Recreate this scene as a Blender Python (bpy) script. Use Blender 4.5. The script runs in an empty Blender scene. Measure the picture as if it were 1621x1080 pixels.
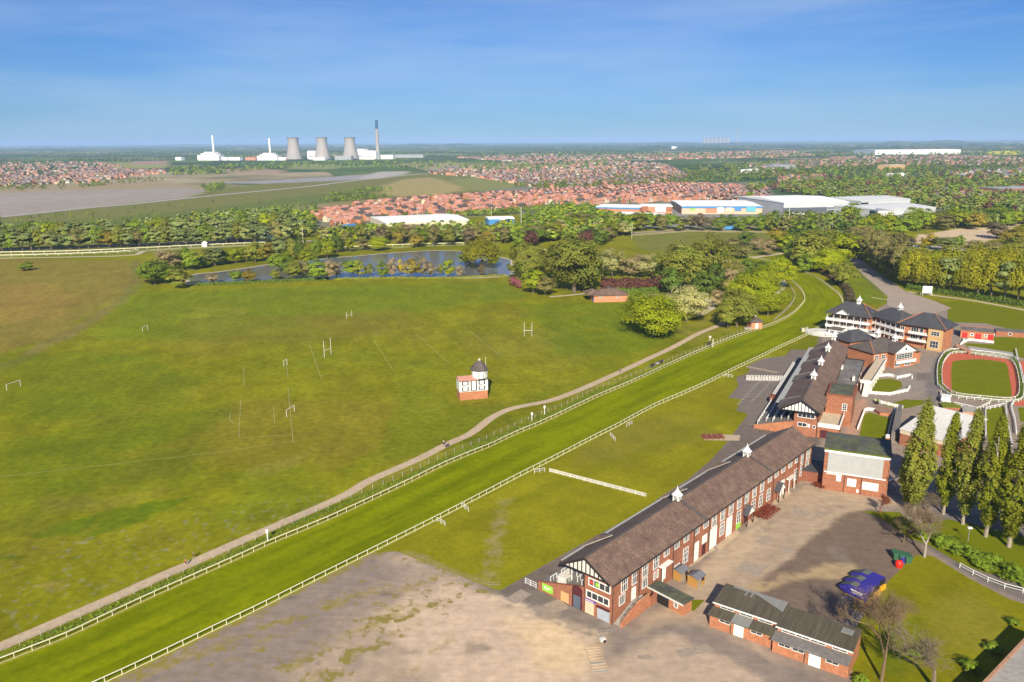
import bpy, bmesh, math, random
import numpy as np
from mathutils import Vector, Matrix
from mathutils.geometry import delaunay_2d_cdt
random.seed(7); rng = np.random.default_rng(7)
SC = bpy.context.scene
COL = SC.collection
# ------------------------------------------------------------------ camera
FPX = 1260.0; CAMH = 90.0
PITCH = math.atan((540 - 223.5) / FPX); ROLL = math.radians(-0.34)
cam = bpy.data.cameras.new('camera'); camo = bpy.data.objects.new('camera', cam); COL.objects.link(camo)
cam.sensor_width = 36; cam.lens = 36 * FPX / 1621; cam.clip_start = 1; cam.clip_end = 400000
camo.matrix_world = Matrix.Translation((0, 0, CAMH)) @ Matrix.Rotation(math.pi / 2 - PITCH, 4, 'X') @ Matrix.Rotation(ROLL, 4, 'Z')
SC.camera = camo
# ------------------------------------------------------------------ sky and sun
HAZE = 0.00005
SUN_EL = math.radians(31); SUN_AZ = math.atan2(-0.06, -1.0)        # direction TO the sun: (-0.06,-1)
world = bpy.data.worlds.new('World'); SC.world = world; world.use_nodes = True
nt = world.node_tree; nt.nodes.clear()
wo = nt.nodes.new('ShaderNodeOutputWorld'); bg = nt.nodes.new('ShaderNodeBackground'); sky = nt.nodes.new('ShaderNodeTexSky')
sky.sky_type = 'NISHITA'; sky.sun_disc = False; sky.sun_elevation = SUN_EL
sky.sun_rotation = math.radians(180 - 3.4 + 7)
sky.sun_rotation = math.radians(183.4)
sky.altitude = 50; sky.air_density = 1.0; sky.dust_density = 0.05; sky.ozone_density = 3.0
# thin high cloud veils
tc = nt.nodes.new('ShaderNodeTexCoord'); mp = nt.nodes.new('ShaderNodeMapping'); mp.inputs['Scale'].default_value = (1.3, 1.3, 11.0)
mp.inputs['Rotation'].default_value = (0.0, 0.16, 0.0)
nz = nt.nodes.new('ShaderNodeTexNoise'); nz.inputs['Scale'].default_value = 1.7; nz.inputs['Detail'].default_value = 7; nz.inputs['Roughness'].default_value = 0.55
rp = nt.nodes.new('ShaderNodeValToRGB'); rp.color_ramp.elements[0].position = 0.40; rp.color_ramp.elements[1].position = 0.74
mxs = nt.nodes.new('ShaderNodeMixRGB'); mxs.inputs['Color2'].default_value = (4.6, 5.9, 7.8, 1)
mlt = nt.nodes.new('ShaderNodeMath'); mlt.operation = 'MULTIPLY'; mlt.inputs[1].default_value = 0.5
tint = nt.nodes.new('ShaderNodeMixRGB'); tint.blend_type = 'MULTIPLY'; tint.inputs['Fac'].default_value = 1; tint.inputs['Color2'].default_value = (0.25, 0.455, 0.82, 1)
L = nt.links.new
L(tc.outputs['Generated'], mp.inputs['Vector']); L(mp.outputs['Vector'], nz.inputs['Vector']); L(nz.outputs['Fac'], rp.inputs['Fac'])
L(rp.outputs['Color'], mlt.inputs[0]); L(mlt.outputs[0], mxs.inputs['Fac']); L(sky.outputs['Color'], tint.inputs['Color1']); L(tint.outputs['Color'], mxs.inputs['Color1'])
L(mxs.outputs['Color'], bg.inputs['Color']); bg.inputs['Strength'].default_value = 0.077; L(bg.outputs['Background'], wo.inputs['Surface'])
sl = bpy.data.lights.new('sun', 'SUN'); sl.energy = 5.0; sl.angle = math.radians(0.5); sl.color = (1.0, 0.91, 0.74)
so = bpy.data.objects.new('sun', sl); COL.objects.link(so)
tosun = Vector((-0.06, -1.0, 0)).normalized() * math.cos(SUN_EL) + Vector((0, 0, math.sin(SUN_EL)))
so.rotation_euler = tosun.to_track_quat('Z', 'Y').to_euler(); so.location = (0, -50, 200)
SC.view_settings.view_transform = 'Standard'; SC.view_settings.look = 'None'; SC.view_settings.exposure = 0.52; SC.view_settings.gamma = 1
SC.cycles.max_bounces = 5; SC.cycles.diffuse_bounces = 3; SC.cycles.glossy_bounces = 2; SC.cycles.transmission_bounces = 2; SC.cycles.volume_bounces = 1
SC.cycles.use_denoising = True; SC.cycles.transparent_max_bounces = 4

# ------------------------------------------------------------------ survey helpers: a bearing measured from the camera gives a place on the ground
CM = np.array((Matrix.Rotation(math.pi / 2 - PITCH, 3, 'X') @ Matrix.Rotation(ROLL, 3, 'Z')))
def P(x, y, z=0.0):
    d = CM @ np.array([(x - 810.5) / FPX, -(y - 540) / FPX, -1.0]); t = (z - CAMH) / d[2]
    return np.array([d[0] * t, d[1] * t, z])
def Q(w):
    d = CM.T @ (np.array(w, float) - [0, 0, CAMH]); return (810.5 + FPX * d[0] / -d[2], 540 - FPX * d[1] / -d[2])
def PP(pts, z=0.0): return np.array([P(x, y, z)[:2] for x, y in pts])

# ------------------------------------------------------------------ materials
MATS = {}
def mat(name, c, rough=0.8, var=0.15, scale=1.0, detail=4, metallic=0.0, spec=0.3, c2=None, attr=False, bump=0.0, brick=None, var2=0.0, scale2=0.05, stretch=None, trans=0.0, emit=None, thr=(0.35, 0.65)):
    if name in MATS: return MATS[name]
    m = bpy.data.materials.new(name); m.use_nodes = True; n = m.node_tree; N = n.nodes; l = n.links.new
    b = N['Principled BSDF']; b.inputs['Roughness'].default_value = rough; b.inputs['Metallic'].default_value = metallic
    b.inputs['Specular IOR Level'].default_value = spec
    tc = N.new('ShaderNodeTexCoord'); vec = tc.outputs['Object']
    if stretch:
        mp = N.new('ShaderNodeMapping'); mp.inputs['Scale'].default_value = stretch; l(vec, mp.inputs['Vector']); vec = mp.outputs['Vector']
    if attr:
        a = N.new('ShaderNodeAttribute'); a.attribute_name = 'Col'; col = a.outputs['Color']
    else:
        r = N.new('ShaderNodeRGB'); r.outputs[0].default_value = (*c, 1); col = r.outputs[0]
    if brick:
        bw, bh, c3, mort = brick
        sx = N.new('ShaderNodeSeparateXYZ'); l(tc.outputs['Object'], sx.inputs[0]); ad = N.new('ShaderNodeMath'); ad.operation = 'ADD'; l(sx.outputs[0], ad.inputs[0]); l(sx.outputs[1], ad.inputs[1])
        cb = N.new('ShaderNodeCombineXYZ'); l(ad.outputs[0], cb.inputs[0]); l(sx.outputs[2], cb.inputs[1])
        bt = N.new('ShaderNodeTexBrick'); l(cb.outputs[0], bt.inputs['Vector']); bt.inputs['Scale'].default_value = 1.0
        bt.inputs['Brick Width'].default_value = bw; bt.inputs['Row Height'].default_value = bh; bt.inputs['Mortar Size'].default_value = bh * 0.09
        bt.inputs['Color1'].default_value = (*c, 1); bt.inputs['Color2'].default_value = (*c3, 1); bt.inputs['Mortar'].default_value = (*mort, 1)
        col = bt.outputs['Color']
    def noise(sc, de=detail):
        z = N.new('ShaderNodeTexNoise'); z.inputs['Scale'].default_value = sc; z.inputs['Detail'].default_value = de; z.inputs['Roughness'].default_value = 0.6; l(vec, z.inputs['Vector']); return z.outputs['Fac']
    def mulmap(col, fac, amt):
        mr = N.new('ShaderNodeMapRange'); mr.inputs['From Min'].default_value = 0.3; mr.inputs['From Max'].default_value = 0.7
        mr.inputs['To Min'].default_value = 1 - amt; mr.inputs['To Max'].default_value = 1 + amt; l(fac, mr.inputs['Value'])
        mx = N.new('ShaderNodeVectorMath'); mx.operation = 'SCALE'; l(col, mx.inputs[0]); l(mr.outputs[0], mx.inputs['Scale']); return mx.outputs[0]
    if c2:
        f = noise(scale * 0.37); rp = N.new('ShaderNodeValToRGB'); rp.color_ramp.elements[0].position = thr[0]; rp.color_ramp.elements[1].position = thr[1]; l(f, rp.inputs['Fac'])
        mx = N.new('ShaderNodeMixRGB'); l(rp.outputs['Color'], mx.inputs['Fac']); l(col, mx.inputs['Color1']); mx.inputs['Color2'].default_value = (*c2, 1); col = mx.outputs['Color']
    f1 = None
    if var: f1 = noise(scale); col = mulmap(col, f1, var)
    if var2: col = mulmap(col, noise(scale2), var2)
    l(col, b.inputs['Base Color'])
    if bump and f1 is not None:
        bp = N.new('ShaderNodeBump'); bp.inputs['Strength'].default_value = bump; bp.inputs['Distance'].default_value = 0.1; l(f1, bp.inputs['Height']); l(bp.outputs['Normal'], b.inputs['Normal'])
    if trans:
        tr = N.new('ShaderNodeBsdfTranslucent'); l(col, tr.inputs['Color']); ms = N.new('ShaderNodeMixShader'); ms.inputs['Fac'].default_value = trans
        l(b.outputs[0], ms.inputs[1]); l(tr.outputs[0], ms.inputs[2]); l(ms.outputs[0], N['Material Output'].inputs['Surface'])
    MATS[name] = m; return m
M = MATS
mat('brick', (.36, .135, .068), .85, .24, 1.5, brick=(.45, .15, (.29, .095, .05), (.34, .20, .13)), var2=.15, scale2=.25)
mat('brick_orange', (.46, .175, .08), .85, .22, 1.5, brick=(.45, .15, (.39, .135, .06), (.42, .24, .15)), var2=.12, scale2=.25)
mat('brick_dark', (.26, .075, .04), .85, .2, 1.5, brick=(.45, .15, (.22, .06, .03), (.28, .17, .12)), var2=.1)
mat('brick_yellow', (.56, .36, .16), .85, .12, 1.5)
mat('brick_pink', (.55, .24, .13), .85, .12, 1.5)
mat('slate_brown', (.180, .118, .092), .75, .30, 2.5, brick=(.6, .28, (.165, .100, .077), (.12, .08, .06)), var2=.24, scale2=.35, c2=(.21, .14, .095), thr=(.45, .7))
mat('slate_grey', (.085, .083, .088), .6, .22, 2.0, brick=(.6, .28, (.065, .065, .072), (.045, .045, .05)), var2=.16, scale2=.3)
mat('slate_mid', (.145, .110, .092), .65, .25, 2.0, brick=(.6, .28, (.10, .088, .082), (.06, .055, .052)), var2=.16, scale2=.3)
mat('ridge_tile', (.42, .17, .08), .8, .2, 3)
mat('roof_felt', (.085, .085, .078), .85, .25, .8, c2=(.115, .125, .06), var2=.2, scale2=.2)
mat('roof_flat_grey', (.20, .185, .165), .85, .2, .6, c2=(.13, .12, .11), var2=.15)
mat('corrugated', (.115, .095, .062), .85, .25, 1.2, c2=(.075, .065, .045), stretch=(6, .25, 1), var2=.1)
mat('corrugated_grey', (.23, .23, .21), .7, .15, 1.2, stretch=(6, .25, 1))
mat('white', (.80, .78, .74), .5, .06, 1.5)
mat('white_old', (.66, .63, .57), .6, .12, 2.0, var2=.08)
mat('offwhite_panel', (.40, .405, .40), .55, .06, .7)
mat('cream', (.62, .52, .36), .7, .1, 1)
mat('cream_deck', (.55, .45, .32), .8, .15, 1)
mat('black', (.022, .020, .022), .6, .1)
mat('black_soft', (.035, .033, .035), .7, .1)
mat('glass_dark', (.035, .042, .05), .12, .0, spec=.7)
mat('glass_blue', (.10, .13, .17), .15, .0, spec=.7)
mat('grey_door', (.38, .42, .46), .6, .06)
mat('maroon', (.09, .022, .028), .6, .1)
mat('red_door', (.55, .035, .03), .5, .08)
mat('red_bin', (.75, .03, .015), .35, .04)
mat('green_bin', (.045, .13, .07), .5, .08)
mat('green_sign', (.30, .62, .07), .5, .05)
mat('purple_sign', (.12, .08, .40), .5, .05)
mat('red_bench', (.24, .05, .025), .7, .2, 3)
mat('blue_skip', (.038, .030, .27), .65, .22, 1.2)
mat('skip_inside', (.13, .14, .125), .8, .2, 2)
mat('yellow_frame', (.72, .36, .02), .5, .1)
mat('wood_shed', (.42, .22, .06), .75, .15, 4)
mat('felt_shed', (.17, .17, .19), .8, .15)
mat('wood_fence', (.30, .25, .18), .8, .2)
mat('concrete', (.34, .315, .275), .85, .18, .9, var2=.12, scale2=.15)
mat('concrete_dark', (.17, .155, .14), .85, .2, 1.1, var2=.12)
mat('zinc', (.38, .37, .34), .6, .12, 1)
mat('galv', (.33, .33, .32), .5, .1, metallic=.4)
mat('pipe', (.06, .045, .04), .6, 0)
mat('trunk', (.15, .115, .085), .9, .2, 3)
mat('trunk_pale', (.34, .29, .22), .9, .2, 3)
mat('skin', (.55, .33, .22), .6, 0)
mat('cloth_red', (.50, .06, .045), .8, 0); mat('cloth_dark', (.03, .03, .04), .8, 0); mat('cloth_blue', (.09, .13, .28), .8, 0); mat('cloth_white', (.7, .68, .66), .8, 0)
mat('terracotta', (.52, .25, .185), .8, .15, 2)
mat('blue_paint', (.02, .16, .52), .4, .06)
mat('tower_concrete', (.36, .33, .31), .9, .12, .03, stretch=(1, 1, .15))
mat('stack_blue', (.035, .10, .20), .8, .1, .05)

# ------------------------------------------------------------------ mesh builder
class MB:
    def __init__(s): s.v = []; s.f = []; s.m = []; s.mi = 0
    def add(s, vs, fs):
        k = len(s.v); s.v += [tuple(map(float, p)) for p in vs]
        for f in fs: s.f.append([k + i for i in f]); s.m.append(s.mi)
        return s
    def box(s, x0, x1, y0, y1, z0, z1):
        return s.add([(x0, y0, z0), (x1, y0, z0), (x1, y1, z0), (x0, y1, z0), (x0, y0, z1), (x1, y0, z1), (x1, y1, z1), (x0, y1, z1)],
                     [(0, 3, 2, 1), (4, 5, 6, 7), (0, 1, 5, 4), (1, 2, 6, 5), (2, 3, 7, 6), (3, 0, 4, 7)])
    def quad(s, *p): return s.add(p, [tuple(range(len(p)))])
    def extr(s, pts, axis, a, b):
        """extrude a closed 2D outline along axis (0: outline is (y,z); 1: (x,z); 2: (x,y))"""
        def mk(p, t): return (t, p[0], p[1]) if axis == 0 else ((p[0], t, p[1]) if axis == 1 else (p[0], p[1], t))
        n = len(pts); return s.add([mk(p, a) for p in pts] + [mk(p, b) for p in pts],
            [tuple(range(n))[::-1], tuple(range(n, 2 * n))] + [(i, (i + 1) % n, n + (i + 1) % n, n + i) for i in range(n)])
    def tube(s, p0, p1, r0, r1=None, n=6):
        r1 = r0 if r1 is None else r1
        p0 = Vector(p0); p1 = Vector(p1); d = (p1 - p0)
        if d.length < 1e-6: return s
        d.normalize(); a = d.orthogonal().normalized(); b = d.cross(a); vs = []
        for p, r in ((p0, r0), (p1, r1)):
            for i in range(n):
                t = 2 * math.pi * i / n; vs.append(p + (a * math.cos(t) + b * math.sin(t)) * r)
        return s.add(vs, [(i, (i + 1) % n, n + (i + 1) % n, n + i) for i in range(n)] + [tuple(range(n))[::-1], tuple(range(n, 2 * n))])
    def bar(s, p0, p1, w, h=None):
        """box section bar; w across, h vertical"""
        h = h or w; p0 = Vector(p0); p1 = Vector(p1); d = (p1 - p0).normalized(); up = Vector((0, 0, 1))
        if abs(d.z) > .95: a = Vector((1, 0, 0)); b = Vector((0, 1, 0))
        else: a = d.cross(up).normalized(); b = a.cross(d).normalized()
        vs = []
        for p in (p0, p1):
            for i, j in ((-1, -1), (1, -1), (1, 1), (-1, 1)): vs.append(p + a * i * w / 2 + b * j * h / 2)
        return s.add(vs, [(0, 1, 2, 3), (7, 6, 5, 4), (0, 4, 5, 1), (1, 5, 6, 2), (2, 6, 7, 3), (3, 7, 4, 0)])
    def cone(s, cx, cy, z0, z1, r0, r1, n=8, rot=0, cap=True):
        vs = [(cx + r * math.cos(rot + 2 * math.pi * i / n), cy + r * math.sin(rot + 2 * math.pi * i / n), z) for z, r in ((z0, r0), (z1, r1)) for i in range(n)]
        return s.add(vs, [(i, (i + 1) % n, n + (i + 1) % n, n + i) for i in range(n)] + ([tuple(range(n))[::-1], tuple(range(n, 2 * n))] if cap else []))
    def lathe(s, cx, cy, prof, n=12, rot=0):
        for (r0, z0), (r1, z1) in zip(prof, prof[1:]): s.cone(cx, cy, z0, z1, max(r0, .001), max(r1, .001), n, rot, cap=False)
        return s
    def hip(s, x0, x1, y0, y1, ze, zr, over=0.0, t=.18):
        """hipped roof, ridge along the longer side"""
        x0 -= over; x1 += over; y0 -= over; y1 += over; w, d = x1 - x0, y1 - y0
        if w >= d: r0 = (x0 + d / 2, (y0 + y1) / 2, zr); r1 = (x1 - d / 2, (y0 + y1) / 2, zr)
        else: r0 = ((x0 + x1) / 2, y0 + w / 2, zr); r1 = ((x0 + x1) / 2, y1 - w / 2, zr)
        a, b, c, e = (x0, y0, ze), (x1, y0, ze), (x1, y1, ze), (x0, y1, ze)
        lo = [(p[0], p[1], ze - t) for p in (a, b, c, e)]
        V = [a, b, c, e, r0, r1] + lo
        fs = [(0, 1, 5, 4), (1, 2, 5), (2, 3, 4, 5), (3, 0, 4)] if w >= d else [(0, 1, 4), (1, 2, 5, 4), (2, 3, 5), (3, 0, 4, 5)]
        fs += [(6, 7, 1, 0), (7, 8, 2, 1), (8, 9, 3, 2), (9, 6, 0, 3), (9, 8, 7, 6)]
        return s.add(V, fs)
    def gable(s, x0, x1, ya, yr, yb, za, zr, zb, t=.2):
        return s.extr([(ya, za), (yr, zr), (yb, zb), (yb, zb - t), (yr, zr - t), (ya, za - t)], 0, x0, x1)
    def build(s, name, mats, parent=None, smooth=False):
        me = bpy.data.meshes.new(name); me.from_pydata(s.v, [], s.f)
        if not isinstance(mats, (list, tuple)): mats = [mats]
        for m in mats: me.materials.append(MATS[m] if isinstance(m, str) else m)
        if len(mats) > 1: me.polygons.foreach_set('material_index', s.m)
        if smooth: me.polygons.foreach_set('use_smooth', [True] * len(me.polygons))
        me.validate(); me.update()
        o = bpy.data.objects.new(name, me); COL.objects.link(o); o.parent = parent; return o

def np_mesh(name, V, F, mats, col=None, matidx=None, smooth=False):
    """V (n,3), F (m,4) or (m,3) arrays; col (m,3) per face"""
    me = bpy.data.meshes.new(name); V = np.asarray(V, np.float32); F = np.asarray(F, np.int32); k = F.shape[1]
    me.vertices.add(len(V)); me.vertices.foreach_set('co', V.ravel()); me.loops.add(F.size); me.loops.foreach_set('vertex_index', F.ravel())
    me.polygons.add(len(F)); me.polygons.foreach_set('loop_start', np.arange(0, F.size, k, dtype=np.int32))
    for m in (mats if isinstance(mats, (list, tuple)) else [mats]): me.materials.append(MATS[m] if isinstance(m, str) else m)
    if matidx is not None: me.polygons.foreach_set('material_index', np.asarray(matidx, np.int32))
    if smooth: me.polygons.foreach_set('use_smooth', np.ones(len(F), bool))
    me.update(calc_edges=True)
    if col is not None:
        a = me.color_attributes.new('Col', 'FLOAT_COLOR', 'CORNER'); c = np.ones((len(F), 4), np.float32); c[:, :3] = col
        a.data.foreach_set('color', np.repeat(c, k, axis=0).ravel())
    return me
def link(name, me, parent=None, loc=None, rz=None, sc=None):
    o = bpy.data.objects.new(name, me); COL.objects.link(o); o.parent = parent
    if loc is not None: o.location = tuple(map(float, loc))
    if rz is not None: o.rotation_euler = (0, 0, rz)
    if sc is not None: o.scale = sc
    return o
def tag(o, label=None, cat=None, group=None, kind=None):
    if label: o['label'] = label
    if cat: o['category'] = cat
    if group: o['group'] = group
    if kind: o['kind'] = kind
    return o
def thing(name, label, cat, loc=(0, 0, 0), yaw=0.0, group=None):
    o = bpy.data.objects.new(name, None); COL.objects.link(o); o.location = tuple(map(float, loc)); o.rotation_euler = (0, 0, yaw); o.empty_display_size = .5
    return tag(o, label, cat, group)
def copy_thing(o, loc, yaw=None, scale=None):
    r = o.copy(); COL.objects.link(r); r.location = tuple(map(float, loc))
    if yaw is not None: r.rotation_euler = (0, 0, yaw)
    if scale is not None: r.scale = scale
    for c in KIDS.get(o.name) or [k for k in o.children]:
        d = c.copy(); COL.objects.link(d); d.parent = r
        for g in c.children:
            e = g.copy(); COL.objects.link(e); e.parent = d
    return r
KIDS = {}
def ordn(i):
    W = 'first second third fourth fifth sixth seventh eighth ninth tenth eleventh twelfth thirteenth fourteenth fifteenth sixteenth seventeenth eighteenth nineteenth twentieth'.split()
    if i < 20: return W[i]
    n = i + 1; return '%d%s' % (n, 'th' if 10 <= n % 100 <= 20 else {1: 'st', 2: 'nd', 3: 'rd'}.get(n % 10, 'th'))
ROWS = {}
def in_row(o, template, cat, group):
    """the label is completed at the end with the thing's place in its row, counted from the left"""
    ROWS.setdefault((template, cat, group), []).append(o)
def finish_rows():
    for (tpl, cat, group), os_ in ROWS.items():
        os_.sort(key=lambda o: Q(o.location)[0])
        for i, o in enumerate(os_):
            tag(o, tpl.replace('#', ordn(i)) if len(os_) > 1 else tpl.replace('# from the left ', '').replace(', # from the left,', ',').replace('#', 'only'), cat, group)
# ================================================================== GROUND
def vnoise(x, y, sc, seed=0):
    x = x / sc; y = y / sc; xi = np.floor(x).astype(np.int64); yi = np.floor(y).astype(np.int64); fx = x - xi; fy = y - yi
    fx = fx * fx * (3 - 2 * fx); fy = fy * fy * (3 - 2 * fy)
    def h(a, b):
        n = (a * 374761393 + b * 668265263 + seed * 974711) & 0xffffffff; n = ((n ^ (n >> 13)) * 1274126177) & 0xffffffff
        return ((n ^ (n >> 16)) & 0xffff) / 65535.0
    return (h(xi, yi) * (1 - fx) + h(xi + 1, yi) * fx) * (1 - fy) + (h(xi, yi + 1) * (1 - fx) + h(xi + 1, yi + 1) * fx) * fy
def fbm(x, y, sc, seed=0, o=4):
    s = 0; a = 1; t = 0
    for i in range(o): s = s + a * vnoise(x + 17 * i, y - 31 * i, sc / 2 ** i, seed + i); t += a; a *= .55
    return s / t
def inside(px, py, poly):
    c = np.zeros(len(px), bool); d = np.full(len(px), 1e18); n = len(poly)
    for i in range(n):
        x0, y0 = poly[i]; x1, y1 = poly[(i + 1) % n]
        cr = ((y0 > py) != (y1 > py)) & (px < (x1 - x0) * (py - y0) / (y1 - y0 + 1e-12) + x0); c ^= cr
        ex, ey = x1 - x0, y1 - y0; t = np.clip(((px - x0) * ex + (py - y0) * ey) / (ex * ex + ey * ey + 1e-12), 0, 1)
        d = np.minimum(d, (px - x0 - t * ex) ** 2 + (py - y0 - t * ey) ** 2)
    return c, np.sqrt(d)
def paint(C, X, Y, poly, col, feather=4., warp=4., alpha=1., wsc=None, grain=0.0):
    """lay a patch of another natural ground colour with an irregular edge"""
    lo = poly.min(0) - feather - warp * 2; hi = poly.max(0) + feather + warp * 2
    k = np.where((X > lo[0]) & (X < hi[0]) & (Y > lo[1]) & (Y < hi[1]))[0]
    if not len(k): return
    x = X[k]; y = Y[k]; wsc = wsc or max(warp * 3, 2)
    xw = x + (fbm(x, y, wsc, 5) - .5) * 2.4 * warp; yw = y + (fbm(x, y, wsc, 9) - .5) * 2.4 * warp
    c, d = inside(xw, yw, poly); sd = np.where(c, d, -d); a = np.clip(sd / feather + .5, 0, 1) * alpha
    if grain: a = a * np.clip((fbm(x, y, wsc * .7, 21) - .5 + (1 - grain) * .5) * 4, 0, 1)
    C[k] = C[k] * (1 - a[:, None]) + np.array(col) * a[:, None]
def stroke(pts, w):
    """a polyline (world) widened into a polygon"""
    pts = [np.array(p[:2], float) for p in pts]; Lf = []; Rt = []
    for i, p in enumerate(pts):
        d = pts[min(i + 1, len(pts) - 1)] - pts[max(i - 1, 0)]; d /= np.linalg.norm(d); n = np.array([-d[1], d[0]])
        ww = w[i] if isinstance(w, (list, tuple)) else w; Lf.append(p + n * ww / 2); Rt.append(p - n * ww / 2)
    return np.array(Lf + Rt[::-1])
def smooth(pts, k=6):
    """Catmull-Rom through world points"""
    p = [np.array(q[:2], float) for q in pts]; p = [2 * p[0] - p[1]] + p + [2 * p[-1] - p[-2]]; out = []
    for i in range(1, len(p) - 2):
        for t in np.arange(0, 1, 1 / k):
            out.append(.5 * ((2 * p[i]) + (-p[i - 1] + p[i + 1]) * t + (2 * p[i - 1] - 5 * p[i] + 4 * p[i + 1] - p[i + 2]) * t * t + (-p[i - 1] + 3 * p[i] - 3 * p[i + 1] + p[i + 2]) * t ** 3))
    out.append(p[-2]); return np.array(out)

# ---- base colours of the grassland, farmland and worn places
yr = np.concatenate([np.arange(1500, 1090, -8), np.arange(1090, 420, -1.25), np.arange(420, 250, -.8), np.arange(250, 226, -.5), [225.6, 225.1]])
rad = []
for y_ in yr:
    th = PITCH + math.atan((y_ - 540) / FPX); rad.append(CAMH / math.tan(th))
rad = np.array([0.5] + rad)
fine = np.radians(np.arange(-40, 40.01, .13)); coarse = np.radians(np.arange(46, 320, 6.)); ang = np.concatenate([fine, coarse])
na = len(ang); A, R_ = np.meshgrid(ang, rad); GX = (R_ * np.sin(A)).ravel(); GY = (R_ * np.cos(A)).ravel()
D_ = np.hypot(GX, GY)
g_mid = np.array([.208, .206, .007]); g_dark = np.array([.152, .152, .004]); g_dry = np.array([.225, .190, .022]); g_lush = np.array([.155, .195, .010])
n1 = fbm(GX, GY, 60, 1)[:, None]; n2 = fbm(GX * .6 + GY * .5, GY * .9 - GX * .45, 22, 3)[:, None]; n3 = fbm(GX, GY, 7, 8)[:, None]
GC = g_mid + (g_dark - g_mid) * np.clip((n1 - .5) * 3, 0, 1) * .8 + (g_dry - g_mid) * np.clip((n2 - .53) * 4, 0, 1) * .45 + (g_lush - g_mid) * np.clip((.42 - n2) * 4, 0, 1) * .5
GC = GC * (.80 + .40 * n3)
# farmland far off: long fields of many crops and hedged greens
far = np.clip((D_ - 1150) / 300, 0, 1)
def cells(x, y, sx, sy, seed):
    ca, sa = math.cos(.35), math.sin(.35); u = (x * ca + y * sa); v = (-x * sa + y * ca)
    u = u + (vnoise(x, y, sx * 1.3, seed) - .5) * sx * .8; v = v + (vnoise(x, y, sx, seed + 3) - .5) * sy * .8
    i = np.floor(u / sx).astype(np.int64); j = np.floor(v / sy).astype(np.int64)
    n = (i * 73856093 ^ j * 19349663 ^ (seed * 83492791)) & 0xffffff; n = ((n ^ (n >> 7)) * 2654435761) & 0xffffffff; return ((n >> 8) & 0xffff) / 65535.
h1 = cells(GX, GY, 330, 420, 4); pal = np.array([[.075, .12, .03], [.06, .10, .03], [.12, .18, .045], [.09, .13, .04], [.22, .19, .10], [.055, .085, .03], [.14, .20, .05], [.30, .25, .15], [.05, .08, .028], [.08, .12, .035]])
FC = pal[np.minimum((h1 * 10).astype(int), 9)]
FC = FC * 1.15 * (.75 + .5 * fbm(GX, GY, 90, 31)[:, None])
tr_ = np.clip((fbm(GX, GY, 700, 44) - .47) * 8, 0, 1)[:, None] * .6; FC = FC * (1 - tr_) + np.array([.045, .07, .025]) * tr_
GC = GC * (1 - far[:, None]) + FC * far[:, None]; GC = np.where((D_ > 650)[:, None], GC * (.78 + .44 * fbm(GX, GY, 38, 91)[:, None]), GC)
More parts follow.
